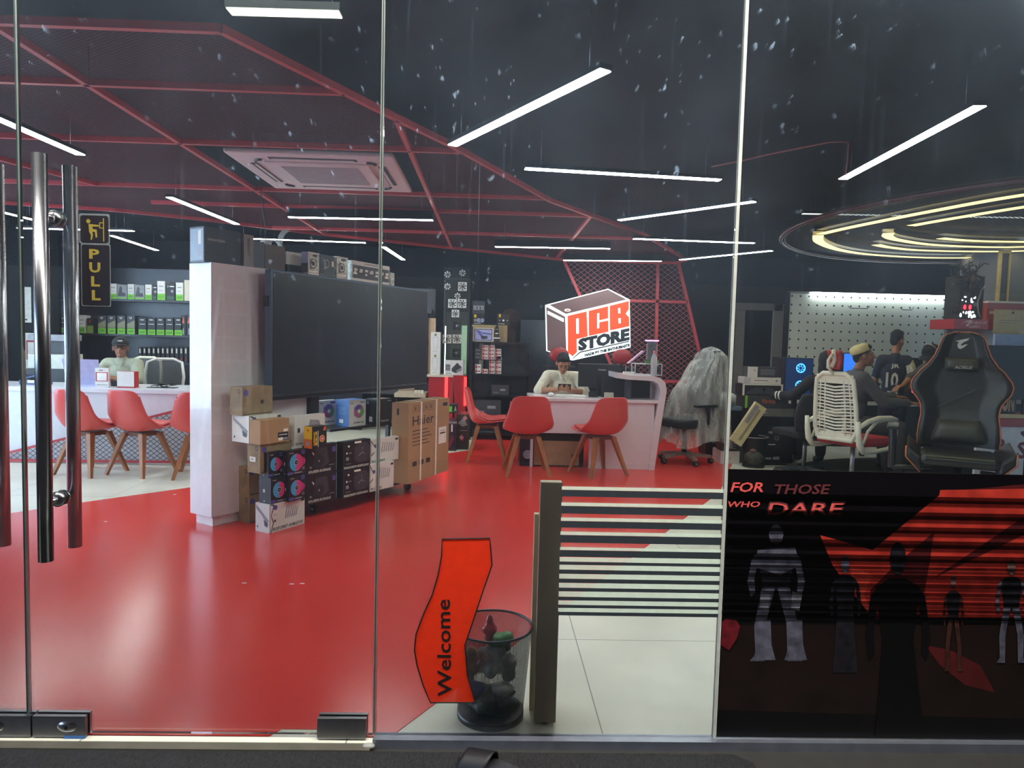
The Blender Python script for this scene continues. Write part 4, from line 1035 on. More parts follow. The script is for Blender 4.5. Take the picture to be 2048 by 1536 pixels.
def stack(name, label, c, z, xr, xl, yt, ang, col, deco=None, group=None, wmin=.05):
    P, w, d, h = place(c[0], c[1], z, xr, xl, yt, math.radians(ang))
    d = max(.05, min(d, .5)); w = max(wmin, min(w, 1.0))
    cc = Carton(w, d, h, col)
    if deco: deco(cc)
    o = cc.build(name, label, 'box', P, math.radians(ang), group)
    return o, P, w, d, h
def d_frost(c):
    c.text('F', 'FROST SPIRIT 140 MULTI V3', .07, .06, .93, .17, M_ink, bold=.02, sh=.02)
    for k in range(6): c.poly('F', [(.42 + .06 * k, .38 + .02 * (k % 2)), (.47 + .06 * k, .80 - .02 * k), (.50 + .06 * k, .84 - .02 * k), (.455 + .06 * k, .40)], M_gy)
    c.poly('F', [(0, 0), (.04, .0), (.12, .35), (.05, .6), (.14, .95), (.08, 1), (0, 1)], M_gd); c.poly('F', [(.01, .02), (.03, .05), (.09, .35), (.03, .6), (.10, .93), (.01, .98)], M_wp, 2)
    c.rect('F', .88, .86, .99, .95, M_ink); c.disc('F', .16, .86, .018, M_pu, 2); c.rect('F', .12, .36, .17, .44, M_gd, 2); c.rect('F', .10, .60, .2, .62, M_gy, 2)
    c.poly('L', [(.05, .95), (.5, .7), (.95, .45), (.8, .30), (.45, .6), (.05, .8)], M_gy); c.poly('L', [(.6, .45), (.9, .35), (.85, .2), (.65, .25)], M_gd, 2); c.rect('L', .12, .15, .2, .22, M_gd, 2)
def d_kraft(c):
    c.rect('F', .05, .03, .95, .055, M_ink); c.disc('F', .12, .8, .022, M_pu); c.disc('F', .65, .45, .015, M_ink, 1); c.disc('L', .72, .85, .016, M_ink); c.disc('L', .72, .85, .011, M_cm2, 2)
    for k in range(4): c.poly('L', [(.1 + .2 * k, .1 + .1 * k), (.2 + .2 * k, .5 + .1 * k), (.22 + .2 * k, .5 + .1 * k), (.13 + .2 * k, .1 + .1 * k)], M_gd, 1)
def d_fan(c):
    W_, H_ = c.w, c.h; r = min(W_, H_) * .36; x, y = .47, .50
    for k in range(3): c.disc('F', x + (.20 + .12 * k) * min(1, .8), y, r * (.72 - .13 * k), M_mg, 1)
    c.disc('F', x, y, r, M_cy, 2, 24, 90, 270); c.disc('F', x, y, r, M_mg, 2, 24, -90, 90); c.disc('F', x, y, r * .32, M_lab, 3); c.disc('F', x, y, r * .27, M_bk, 4); c.disc('F', x, y, r * .06, M_lab, 5)
    c.text('F', 'be quiet', .10, .86, .32, .93, M_lab); 
    for k in range(3): c.rect('F', .74, .80 + .06 * k, .97, .84 + .06 * k, M_pu, 1)
    c.rect('F', 0, .03, .30, .14, M_pu, 2); c.rect('F', .36, .05, .8, .10, M_gy, 2); c.disc('F', .88, .22, .010, M_lab, 2); c.disc('F', .88, .22, .008, M_bk, 3)
    c.rect('L', .35, .42, .50, .54, M_lab, 1); c.rect('L', .40, .44, .46, .50, M_nv, 2); c.rect('L', .4, .07, .5, .10, M_lab, 1)
def d_royal(c):
    c.text('F', 'ROYAL PRETOR 130 ULTRA BLACK', .06, .07, .80, .16, M_lab, bold=.02)
    c.poly('F', [(.22, .30), (.30, .88), (.66, .90), (.74, .34), (.50, .20)], M_gd); c.disc('F', .40, .45, .05, mat('print_charcoal', '26272c', .4), 2); c.disc('F', .40, .45, .008, M_gy, 3)
    c.poly('F', [(.16, .80), (.22, .66), (.24, .72)], M_lab, 2); c.disc('F', .90, .80, .018, M_pu, 2); c.rect('F', .84, .70, .96, .74, M_pu, 2); c.rect('F', .74, .25, .92, .27, M_gy, 2); c.rect('F', .10, .24, .16, .30, M_gy, 2)
    c.rect('F', .985, .05, 1, .95, M_gy, 1)
def d_black2(c):
    c.poly('F', [(.55, .20), (.42, .35), (.42, .75), (.58, .92), (.85, .90), (1.0, .70), (1, .35), (.85, .2)], M_gd)
    for a in (90, 210, 330):
        x, y = .70 + .16 * math.cos(math.radians(a)), .56 + .2 * math.sin(math.radians(a)); c.poly('F', [(.70, .57), (x, y), (x + .02, y - .02), (.70, .54)], M_gy, 2)
    c.rect('F', .42, .90, .66, .97, M_lab, 2); c.rect('F', .18, .80, .24, .86, M_lab, 2); c.rect('F', .12, .56, .17, .62, M_lab, 2); c.rect('F', .2, .57, .32, .6, M_gy, 2); c.rect('F', .12, .33, .22, .45, M_gy, 1); c.text('F', 'FEARLESS SHADOW 140 DIGITAL BLACK', .05, .04, .95, .12, M_lab, bold=.02); c.rect('F', .12, .2, .3, .22, M_gy, 2)
GC = 'cooler boxes stacked round the screen stand'
stack('cooler_box', 'white cooler box printed FROST SPIRIT on the floor in front of the stack', (539, 1068), 0, 609, 511, 1010, 60, M_wp, d_frost, GC)
o_, Pb, wb, db, hb = stack('cooler_box', 'brown kraft carton on the floor against the partition, bottom of its stack', (499, 1048), 0, 545, 476, 993, 58, M_cm2, d_kraft, GC)
stack('cooler_box', 'brown carton second from the floor against the partition', (498, 993), hb, 545, 476, 935, 58, M_cm2, d_kraft, GC)
H3 = .42
o_, P3_, w3, d3, h3 = stack('cooler_box', 'brown patterned carton with white label behind the dark fan boxes', (520, 948), H3, 583, 495, 889, 58, M_cm2, lambda c: (d_kraft(c), c.rect('L', .2, .38, .65, .55, M_lab, 3), c.text('L', 'RM', .3, .42, .5, .51, M_ink, 4)), GC)
H4 = H3 + h3 + .001
stack('cardboard_box', 'plain cardboard box with a product label on its right side', (520.5, 890), H4, 578, 475, 842, 58, M_cm, lambda c: (c.rect('F', .60, .06, .97, .42, M_nv, 1), c.rect('F', .61, .07, .78, .20, M_lab, 2), c.rect('F', .80, .08, .95, .19, M_gy, 2), c.rect('F', .64, .30, .93, .33, M_lab, 2), c.rect('F', .80, .44, .95, .56, M_lab, 1)), 'cardboard boxes')
o_, P5_, w5, d5, h5 = stack('cooler_box', 'white cooler box with grey line art behind the plain cardboard box', (498, 887), H4, 562, 464, 833, 58, M_wp, d_frost, GC)
stack('cooler_box', 'topmost brown kraft carton, under the lower left corner of the screen', (484.5, 832), H4 + h5 + .001, 545, 460, 775, 58, M_cm2, d_kraft, GC)
HF = .206
o_, Pf, wf_, df, hf = stack('fan_box', 'dark fan box with blue and pink disc, lower left of the four', (541.7, 1009), HF, 576, 518, 957, 60, M_bk, d_fan, 'dark fan boxes')
stack('fan_box', 'dark fan box with blue and pink disc, lower right of the four', (577.5, 1004), HF, 610, 566, 954, 60, M_bk, d_fan, 'dark fan boxes')
stack('fan_box', 'dark fan box with blue and pink disc, upper left of the four', (537, 956), HF + hf + .001, 566, 519, 906, 60, M_bk, d_fan, 'dark fan boxes')
stack('fan_box', 'dark fan box with blue and pink disc, upper right of the four', (575, 953), HF + hf + .001, 611, 566, 903, 60, M_bk, d_fan, 'dark fan boxes')
HC = .126
o_, Pr, wr, dr_, hr = stack('cooler_box', 'black cooler box printed ROYAL PRETOR ULTRA BLACK, the lower of two', (613, 1012), HC, 673, 606, 953, 55, M_bk, d_royal, GC)
o_, Pr2, wr2, dr2, hr2 = stack('cooler_box', 'black cooler box printed ROYAL PRETOR ULTRA BLACK, the upper of two', (613, 953), HC + hr + .001, 673, 606, 893, 55, M_bk, d_royal, GC)
HR = HC + hr + hr2 + .002
stack('cooler_box', 'white cooler box lettered ROYAL behind the small RGB box', (588.6, 894), HR, 649, 578, 833, 57, M_wp, lambda c: (c.text('F', 'ROYAL PRETOR', .04, .04, .55, .12, M_ink, bold=.02), c.rect('F', .10, .45, .18, .60, M_ink, 1), c.poly('F', [(.42, .5), (.5, .85), (.8, .8), (.9, .5), (.7, .3)], M_gy, 1)), GC)
stack('fan_box', 'small black and yellow box lettered RGB on the black cooler boxes', (624, 898), HR, 653, 608, 854, 57, M_bk,
      lambda c: (c.rect('L', 0, 0, 1, 1, M_ye, 1), c.rect('L', 0, 0, 1, .42, M_or2, 2), c.disc('L', .5, .22, .018, M_gy, 3), c.poly('L', [(.35, .85), (.65, .85), (.5, .75)], M_rd, 3), c.text('F', 'RGB', .10, .12, .36, .78, M_ye, 2, .02), c.rect('F', .40, .05, .43, .8, M_lab, 1), c.disc('F', .68, .42, .026, M_ye, 2), c.disc('F', .68, .42, .018, M_mg, 3), c.disc('F', .68, .42, .007, M_lab, 4), c.poly('F', [(.75, .78), (.95, .78), (.95, .98), (.8, .94)], M_or2, 2)), 'fan boxes')
o_, Pd, wd_, dd_, hd_ = stack('cooler_box', 'wide black cooler box with octagonal cooler print, lower of two', (685, 998), HC, 738, 673, 943, 55, M_bk, d_black2, GC)
o_, Pd2, wd2_, dd2_, hd2_ = stack('cooler_box', 'wide black cooler box with octagonal cooler print, upper of two', (685, 942), HC + hd_ + .001, 740, 673, 885, 55, M_bk, d_black2, GC)
def d_w2(c):
    for k in range(6): c.poly('F', [(.35 + .08 * k, .42), (.40 + .08 * k, .85 - .02 * k), (.43 + .08 * k, .86 - .02 * k), (.39 + .08 * k, .42)], M_gy)
    c.text('F', 'FROST SPIRIT', .02, .03, .5, .13, M_ink, bold=.02); c.disc('F', .15, .72, .016, M_pu, 2); c.rect('F', .22, .35, .28, .45, M_gd, 2); c.rect('F', .86, .86, .97, .94, M_ink, 2); c.poly('F', [(0, .3), (.12, .45), (.1, .48), (0, .36)], M_gd, 2); c.poly('F', [(0, .9), (.14, .62), (.15, .66), (0, .97)], M_gd, 2)
stack('cooler_box', 'white cooler box beside the lower wide black box on the cart', (740, 984), HC, 787, 733, 930, 55, M_wp, d_w2, GC)
stack('cooler_box', 'white cooler box beside the upper wide black box on the cart', (742, 928), HC + hd_ + .001, 797, 735, 880, 55, M_wp, d_w2, GC)
HS = .5855
def d_wfan(c):
    c.disc('F', .58, .56, min(c.w, c.h) * .30, mat('print_pink', 'b5588a', .4), 2); c.disc('F', .58, .56, min(c.w, c.h) * .30, mat('print_leaf', '6aa05a', .4), 3, 12, -70, 30); c.disc('F', .58, .56, min(c.w, c.h) * .30, M_pu, 3, 12, 60, 160); c.disc('F', .58, .56, min(c.w, c.h) * .09, M_lab, 4); c.rect('F', .28, .40, .40, .75, M_gy, 1)
    c.text('F', 'ARMOR', .25, .10, .9, .17, M_ink, bold=.02); c.rect('F', .66, .86, .95, .94, M_pu, 1); c.rect('F', .08, .86, .25, .91, M_gy, 1); c.rect('L', .25, .12, .55, .26, M_lab, 2)
    for k in range(5): c.rect('L', .2, .45 + .06 * k, .75, .465 + .06 * k, M_cy, 2)
stack('cooler_box', 'white box with a rainbow fan print, left one on the shelf under the screen', (637, 852), HS, 672, 631, 802, 55, M_wp, d_wfan, 'boxes on the screen shelf')
stack('cooler_box', 'blue and white box with a rainbow fan print on the screen shelf', (698, 854), HS, 731, 672, 801, 55, M_bl, lambda c: (c.rect('F', 0, 0, 1, 1, M_wp, 1), d_wfan(c)), 'boxes on the screen shelf')
stack('cooler_box', 'tall dark grey box right of the blue one on the screen shelf', (752, 851), HS, 783, 731, 799, 55, M_bk, lambda c: (c.text('F', 'ROYALE 360', .1, .12, .8, .19, M_lab, bold=.02), c.rect('L', .35, .12, .65, .32, M_lab, 2), c.rect('L', .1, .8, .3, .9, M_gy), c.rect('F', .7, .9, .95, .93, M_gy)), 'boxes on the screen shelf')
# big Haier carton
def d_haier(c):
    c.text('F', 'Haier', .09, .71, .60, .83, M_ink, bold=.01)
    for k in range(5): c.rect('F', .09, .64 - .045 * k, .45 + .05 * (k % 3), .65 - .045 * k, M_ink, 1)
    for k in range(4):
        a = .10 + .125 * k; c.rect('F', a, .88, a + .11, .965, M_ink, 1); c.rect('F', a + .006, .884, a + .104, .961, M_cm, 2); c.rect('F', a + .035, .90, a + .055, .945, M_ink, 3); c.rect('F', a + .065, .90, a + .075, .945, M_ink, 3)
    c.rect('F', .83, .90, .95, .945, M_ink, 1); c.rect('F', .73, .40, .93, .62, M_lab, 1); c.rect('F', .76, .53, .90, .55, M_ink, 2); c.rect('F', .76, .57, .88, .58, M_gy, 2)
    for a in (.27, .64): c.rect('F', a, 0, a + .035, 1, M_lab, 4); c.rect('T', a, 0, a + .035, 1, M_lab, 4)
    c.rect('L', .3, .85, .42, .93, M_ink, 1)
    for k in range(3): c.rect('F', .10 + .16 * k, .20, .20 + .16 * k, .26, M_ink, 1)
stack('appliance_carton', 'very large cardboard carton printed Haier at the right end of the cart', (815, 969), HC, 896, 782, 807, 66, M_cm, d_haier, 'cardboard boxes')
# clear packaged gadgets on top of the screen
tz = .90 + TH + .0005
def tvbox(label, px0, px1, d, yt, m, deco=None):
    P0 = Vector((TLp.x, TLp.y, tz)); u = Vector((math.cos(TA), math.sin(TA), 0)); a = solve_x(P0, u, px0); b = solve_x(P0, u, px1)
    P_ = P0 + u * a; h = solve_y(P_, Vector((0, 0, 1)), yt); c = Carton(b - a - .004, d, h, m)
    if deco: deco(c)
    c.build('gadget_box', label, 'box', P_, TA, 'boxes on top of the screen')
M_clr = mat('silver_print', 'a8a89c', .25, .2, var=.5, ns=40)
def d_g(c):
    for f in 'F': c.rect(f, .0, .94, 1, 1, M_wp); c.rect(f, 0, 0, 1, .05, M_wp); c.rect(f, 0, 0, .03, 1, M_wp); c.rect(f, .1, .10, .85, .20, M_lab); c.rect(f, .4, .82, .8, .90, M_ink)
    c.disc('F', .45, .5, c.h * .22, M_gd, 1); c.disc('F', .45, .5, c.h * .17, M_lab, 2); c.disc('F', .45, .5, c.h * .11, M_gd, 3); c.poly('F', [(.15, .3), (.3, .75), (.38, .7), (.25, .25)], M_gd, 2)
def d_long(c):
    c.rect('F', 0, .80, 1, 1, M_wp); c.rect('F', .02, .14, .98, .78, M_gd); c.rect('F', .3, .88, .75, .93, M_gy, 2)
    for k in range(7): c.disc('F', .08 + .14 * k, .32 + .12 * (k % 2), c.h * (.16 - .03 * (k % 3)), M_lab, 2, 16, 0, 180); c.rect('F', .05 + .14 * k, .5, .13 + .14 * k, .62, M_lab, 2)
    c.rect('F', 0, 0, 1, .12, M_wp)
tvbox('clear-fronted gadget box with a lilac side, leftmost on top of the screen', 616, 639, .07, 503, M_clr, lambda c: (d_g(c), c.rect('L', 0, .5, 1, 1, mat('print_lilac', '93a0c8', .4)), c.rect('L', 0, .08, 1, .5, M_gd)))
tvbox('dark green gadget box second from the left on top of the screen', 640, 669, .07, 508, mat('print_teal', '3f4c4c', .4), lambda c: (c.disc('F', .45, .6, c.h * .2, M_gy), c.disc('F', .45, .6, c.h * .15, M_gd, 2), c.disc('F', .2, .35, c.h * .22, M_gd, 1), c.rect('F', .8, .5, .95, .75, M_lab, 2)))
tvbox('clear-fronted gadget box third from the left on top of the screen', 673, 696, .06, 512, M_clr, d_g)
tvbox('long clear-fronted box of tools on top of the screen', 704, 779, .06, 520, M_clr, d_long)
tvbox('small low clear box at the right end on top of the screen', 781, 789, .05, 545, M_clr)

# ---- red shell chairs
def chair_proto():
    t = thing('shell_chair', 'x', 'chair', (0, 0, 0), 0, 'red shell chairs')
    PR = [(.235, .462, .195), (.215, .47, .215), (.14, .462, .235), (.02, .44, .25), (-.09, .43, .258), (-.165, .45, .262), (-.205, .52, .255), (-.232, .61, .235), (-.255, .71, .212), (-.27, .79, .196), (-.277, .835, .175)]
    def sh(u, v):
        f = v * (len(PR) - 1); i = min(int(f), len(PR) - 2); k = f - i
        p0 = PR[max(i - 1, 0)]; p1 = PR[i]; p2 = PR[i + 1]; p3 = PR[min(i + 2, len(PR) - 1)]
        y, z, w = [.5 * (2 * b + (c - a) * k + (2 * a - 5 * b + 4 * c - d) * k * k + (3 * b - a - 3 * c + d) * k ** 3) for a, b, c, d in zip(p0, p1, p2, p3)]
        s = 2 * u - 1; seat = max(0, 1 - v * 1.9); back = max(0, min(1, (v - .42) * 3)); mid = math.exp(-((v - .48) / .16) ** 2)
        return (s * w, y + back * .055 * abs(s) ** 2.4 + mid * .06 * abs(s) ** 3, z + seat * .018 * abs(s) ** 3 + mid * .075 * abs(s) ** 2.6 - (.03 * abs(s) ** 6 if v > .9 else 0))
    m = MB(); m.grid(sh, 22, 34, M_redpl); o = m.build('shell', t, solid=.012)
    m = MB(); m.grid(lambda u, v: (lambda q: (q[0] * .86, q[1] * .93, q[2] + .018 + .014 * math.sin(math.pi * u)))(sh(u, .05 + v * .42)), 14, 12, M_redpad); m.build('seat_pad', t, solid=.02)
    MB().box(-.10, .10, -.10, .10, .375, .415, M_woodd).build('leg_block', t)
    for sx in (-1, 1):
        for sy in (-1, 1):
            m = MB(); a = Vector((sx * .105, sy * .10, .405)); b = Vector((sx * .225, sy * .215, .0))
            vs = []
            for p, w in ((b, .015), (a, .026)): vs += [p + Vector((-w, -w, 0)), p + Vector((w, -w, 0)), p + Vector((w, w, 0)), p + Vector((-w, w, 0))]
            m.add(vs, [(3, 2, 1, 0), (4, 5, 6, 7), (0, 1, 5, 4), (1, 2, 6, 5), (2, 3, 7, 6), (3, 0, 4, 7)], M_woodl); m.build('leg', t)
    return t
ch0 = chair_proto()
CH = [((-3.40, 4.55), -20, 'red shell chair beside the PULL sign, full back in view, at the left counter'),
      ((-3.88, 4.52), -18, 'red shell chair half hidden by the steel door handles at the left counter'),
      ((-2.80, 4.50), 14, 'red shell chair partly hidden by the white partition at the left counter'),
      ((-4.82, 4.20), -62, 'red shell chair at the far left edge turned to the right'),
      ((.40, 4.92), 4, 'red shell chair nearest the reception desk, left of the two seen from behind'),
      ((1.17, 4.98), 26, 'red shell chair seen from behind at the right of the reception desk'),
      ((-.02, 5.72), -92, 'red shell chair in side view facing the reception desk')]
for k, (xy, a, l) in enumerate(CH):
    if k == 0: ch0.location = (xy[0], xy[1], .0026 * 0); ch0.rotation_euler.z = math.radians(a); ch0['label'] = l
    else: dup(ch0, (xy[0], xy[1], .0026 if k > 3 else 0), math.radians(a), l)

# ---- left counter
CY = 5.02
lc = thing('service_counter', 'long white counter with slanted red mesh front at the left', 'counter', (-4.3, CY, 0))
M_ct = mat('counter_white', 'd9dbe2', .28, var=.04, coat=.2)
MB().box(-1.5, 1.6, 0, .30, 0.002, .745, M_ct).build('body', lc); MB().box(-1.54, 1.64, -.03, .70, .745, .79, M_ct).build('worktop', lc, bevel=.003)
def lp(px, py): v = aty(px, py, CY - .05); return (v.x + 4.3, -.05, max(v.z, .02))
A_ = lp(-40, 925); B_ = lp(342, 824); C_ = lp(480, 790); D_ = lp(480, 925)
MB().poly([A_, D_, (D_[0], -.05, C_[2]), B_], M_net_c).build('mesh_panel', lc)
for a, b in ((A_, B_), (B_, (D_[0], -.05, C_[2])), (A_, D_)): MB().bar(a, b, .025, .03, M_redbar, (0, 1, 0)).build('frame_bar', lc)
CT = .7905
def card(name, label, px0, px1, yt, Y, d, m, deco=None, z=None, cat='box', group=None, tilt=0):
    x0, x1, z0, z1 = rect_at(Y, px0, px1, yt, yt + 10); zt = z1; zb = z if z is not None else z0
    c = Carton(x1 - x0, d, max(zt - zb, .01), m)
    if deco: deco(c)
    o = c.build(name, label, cat, (x0, Y, zb), 0, group); o.rotation_euler.x = tilt
    return o
card('payment_stand', 'white stand with red-framed blank code panel on the left counter', 190, 217, 736, 5.15, .03, M_wp, lambda c: (c.rect('F', .04, .30, .96, .78, M_rd), c.rect('F', .14, .34, .86, .74, M_lab, 2), c.rect('F', .3, .86, .6, .9, M_ink), c.rect('F', .1, .1, .9, .14, M_gy)), CT, 'stand')
card('display_box', 'white display box with red side on the left counter, right of the payment stand', 234, 268, 743, 5.13, .10, M_rd, lambda c: c.rect('F', .0, .08, 1, 1, M_wp), CT, 'box')
lt = thing('laptop', 'open lilac-grey laptop seen from behind on the left counter', 'laptop', (aty(168, 770, 5.22).x, 5.22, CT))
M_lil = mat('lilac_metal', 'aaa9cc', .35, .3); MB().box(-.17, .17, 0, .24, 0, .015, M_lil).build('keyboard_deck', lt); m = MB(); m.prism([(-.175, .0, .015), (.175, .0, .015), (.19, -.07, .29), (-.19, -.07, .29)], (0, .008, 0), M_lil); m.build('lid', lt)
m = MB(); rn = random.Random(5)
for k in range(9):
    pts = [Vector((rn.uniform(-.14, .14), rn.uniform(-.06, .06), rn.uniform(.01, .11))) for i in range(5)]; m.tube(pts, .006, mat('cable_blue', '5a6f96', .5) if k % 2 else M_blackp, 5)
m.box(-.14, .14, -.06, .06, 0, .05, mat('tray_blue', '44597e', .5)); m.box(-.05, .02, -.062, -.0605, .02, .05, M_lab)
tag(m.build('cable_pile', loc=(aty(72, 770, 5.3).x, 5.3, CT)), 'heap of blue and black cables in a tray on the left counter', 'cables')
card('notebook', 'dark book lying on the left counter near the cap-wearing person', 222, 236, 762, 5.3, .12, M_nv, None, CT, 'book')
m = MB()
for k in range(5): m.tube([(rn.uniform(-.15, .15), rn.uniform(-.05, .05), rn.uniform(.006, .05)) for i in range(6)], .004, M_blackp, 5)
m.box(-.15, .15, -.04, .04, 0, .006, M_blackp)
tag(m.build('cable_pile', loc=(aty(325, 770, 5.25).x, 5.25, CT)), 'tangle of thin black cables on the left counter, right end', 'cables')
# white framed office chairs behind the left counter
def wchair(x, y, rz, label, col=M_wp):
    t = thing('office_chair', label, 'office chair', (x, y, 0), rz, 'pale office chairs behind the left counter')
    m = MB(); out = [(-.2, 0, .62), (-.23, 0, .85), (-.20, -.03, 1.02), (-.10, -.05, 1.06), (.10, -.05, 1.06), (.20, -.03, 1.02), (.23, 0, .85), (.2, 0, .62)]
    m.tube(out, .018, col, 8); m.build('back_frame', t); MB().grid(lambda u, v: ((2 * u - 1) * .20, -.03 * v, .64 + .40 * v), 8, 8, mat('back_mesh', '55595a', .7, alpha=.8)).build('back_mesh', t)
    MB().box(-.23, .23, .0, .44, .44, .50, M_blk).build('seat', t, bevel=.02); MB().cyl((0, .2, .08), (0, .2, .44), .025, M_steel_d).build('gas_column', t)
    m = MB()
    for k in range(5): a = k * 1.2566; m.bar((0, .2, .075), (.28 * math.cos(a), .2 + .28 * math.sin(a), .05), .04, .03, M_blackp); m.ell((.28 * math.cos(a), .2 + .28 * math.sin(a), .026), (.02, .026, .026), M_blackp, 10, 6)
    m.build('star_base', t)
q = aty(328, 740, 6.25); wchair(q.x, 6.25, math.radians(185), 'pale office chair right of the cap-wearing person behind the left counter')
q = aty(272, 740, 6.5); wchair(q.x + .05, 6.62, math.radians(170), 'pale office chair directly behind the cap-wearing person', mat('cream_plastic', 'd5cfb4', .4))

# ---- display wall on the left with graphics card boxes
SY = 7.75
M_marb = mat('dark_marble', '1a1f2c', .3, var=.8, ns=7)
struct(MB().box(XL, -1.9, SY + .32, SY + .36, 0, 2.3, M_marb), 'wall_display')
dw = thing('display_shelf', 'black wall shelving with rows of graphics card boxes, far left', 'shelf', (-4.4, SY, 0))
zs = [aty(240, 598, SY).z, aty(240, 668, SY).z, aty(240, 723, SY).z]
for z in zs: MB().box(-2.4, 2.2, 0, .32, z - .03, z, M_blackp).build('shelf_board', dw)
MB().box(-2.4, 2.2, .30, .32, 0, 2.3, M_marb).build('back_board', dw)
G1 = [(196, 209, 0, 567, 597), (220, 234, 0, 567, 597), (235, 255, 1, 569, 598), (256, 269, 0, 568, 599), (270, 290, 1, 570, 599), (291, 304, 0, 569, 599), (305, 314, 2, 570, 599), (315, 331, 3, 562, 600), (333, 350, 2, 567, 600), (352, 367, 3, 565, 601), (369, 380, 4, 560, 601)]
G2 = [(100, 110, 5, 635, 666), (122, 129, 5, 632, 666), (135, 146, 0, 628, 666), (158, 170, 0, 630, 666), (174, 187, 6, 636, 666)] + [(196 + 19.3 * k, 212 + 19.3 * k, 7, 631, 668) for k in range(4)] + [(277 + 18 * k, 293 + 18 * k, 5, 635, 668) for k in range(5)] + [(362, 372, 8, 630, 668), (373, 383, 8, 630, 668)]
G3 = [(276 + 9.2 * k, 283.5 + 9.2 * k, 9, 694, 722) for k in range(12)]
NM = {0: 'white and green graphics card box', 1: 'wide grey and dark graphics card box', 2: 'dark graphics card box with white lettering', 3: 'tall white and bright green graphics card box', 4: 'cream box', 5: 'black and green graphics card box', 6: 'small red and green graphics card box', 7: 'grey and green graphics card box marked U', 8: 'black box with orange flashes', 9: 'slim dark memory box'}
ORD = ['first', 'second', 'third', 'fourth', 'fifth', 'sixth', 'seventh', 'eighth', 'ninth', 'tenth', 'eleventh', 'twelfth', 'thirteenth', 'fourteenth', 'fifteenth', 'sixteenth', 'seventeenth']
def gdeco(k):
    def f(c):
        if k in (0, 3): c.rect('F', 0, 0, 1, .34, M_gn); c.rect('F', .2, .7, .8, .76, M_gy); c.rect('F', .2, .5, .7, .53, M_gy); c.text('F', '5070', .15, .1, .85, .24, M_ink)
        if k == 1: c.poly('F', [(.05, .2), (.3, .9), (.7, .7), (.9, .2)], M_gd); c.rect('F', .5, .45, .98, .95, M_gy, 2); c.rect('F', 0, .04, 1, .12, M_gn, 2)
        if k == 2: c.text('F', 'V', .1, .75, .3, .9, M_lab); c.rect('F', .4, .8, .95, .86, M_lab); c.disc('F', .7, .55, .02, M_gy); c.rect('F', .1, .05, .9, .25, mat('print_dim_green', '2f5a3a', .5))
        if k == 5: c.rect('F', 0, 0, 1, .3, M_gn); c.rect('F', .25, .84, .7, .89, M_lab); c.rect('F', .15, .6, .85, .63, M_lab); c.text('F', '5060', .1, .08, .9, .22, M_ink)
        if k == 6: c.rect('F', 0, 0, 1, .5, mat('print_moss', '7f9a3a', .5)); c.rect('F', .35, .7, .6, .85, M_rd)
        if k == 7: c.poly('F', [(0, .3), (1, .3), (1, .75), (0, .55)], mat('print_khaki', '8c8a6c', .5)); c.rect('F', 0, 0, 1, .32, M_gn); c.text('F', 'U', .32, .82, .62, .93, M_lab, bold=.05); c.text('F', '5060', .15, .1, .85, .23, M_ink)
        if k == 8: c.poly('F', [(.2, .6), (.5, .95), (.7, .6)], M_or2); c.rect('F', .45, .05, .55, .35, M_lab)
        if k == 9: c.rect('F', .3, .6, .65, .9, M_lab); c.rect('F', .4, .15, .6, .35, M_rd)
    return f
for row, G, rn_ in ((0, G1, 'top'), (1, G2, 'middle'), (2, G3, 'bottom')):
    for i, (a, b, k, yt, yb) in enumerate(G):
        col = {0: M_wp, 1: M_gy, 2: M_bk, 3: M_wp, 4: mat('cream_card', 'cfc6b2', .5), 5: M_bk, 6: M_bk, 7: M_gd, 8: M_bk, 9: M_bk}[k]
        x0 = aty(a, 640, SY + .03).x; x1 = aty(b, 640, SY + .03).x; zt = aty(a, yt, SY + .03).z; z = zs[row] + .0005
        c = Carton(x1 - x0 - .004, .15, zt - z, col); gdeco(k)(c)
        c.build('graphics_card_box' if k < 8 else 'memory_box', NM[k] + ', %s along the %s left-wall shelf' % (ORD[i], rn_), 'box', (x0, SY + .03, z), 0, 'boxes on the %s shelf of the left wall' % rn_)
# dark column with notices and printer at the far left
colx = aty(60, 700, 6.9)
struct(MB().box(colx.x - .35, colx.x + .20, 6.95, 7.2, 0, ZC, M_black), 'wall_column')
for (a, b, yt, yb, l, rf) in ((42, 62, 574, 645, 'white printed price list on the dark column at the far left', 0), (51, 71, 666, 739, 'white notice with a red frame on the dark column, under the price list', 1)):
    x0, x1, z0, z1 = rect_at(6.94, a, b, yt, yb); c = Carton(x1 - x0, .004, z1 - z0, M_lab)
    if rf: c.rect('F', .08, .27, .95, .80, M_rd); c.rect('F', .22, .32, .85, .75, M_lab, 2); c.rect('F', .3, .12, .5, .2, M_ink)
    else:
        for k in range(6): c.rect('F', .15, .3 + .1 * k, .15 + .1 * (k % 3 + 2), .305 + .1 * k, M_gy)
        c.rect('F', .1, .06, .6, .10, M_ink)
    c.build('paper_notice', l, 'notice', (x0, 6.942, z0), 0, 'notices on the dark column')
pr_ = thing('printer', 'grey and white office printer behind the left counter', 'printer', (aty(92, 745, 6.3).x, 6.3, 0)); M_pw = mat('printer_white', 'c9c7b8', .4)
z0 = aty(92, 738, 6.3).z
MB().box(-.22, .22, 0, .4, z0, z0 + .18, M_pw).build('body', pr_, bevel=.01); MB().box(-.22, .22, .02, .38, z0 + .34, z0 + .42, M_gy).build('scanner_lid', pr_, bevel=.01); MB().box(-.2, .2, .1, .38, z0 + .18, z0 + .34, M_bk).build('paper_slot', pr_); MB().box(-.24, .24, -.02, .42, 0.0, z0, M_bk).build('cabinet', pr_)

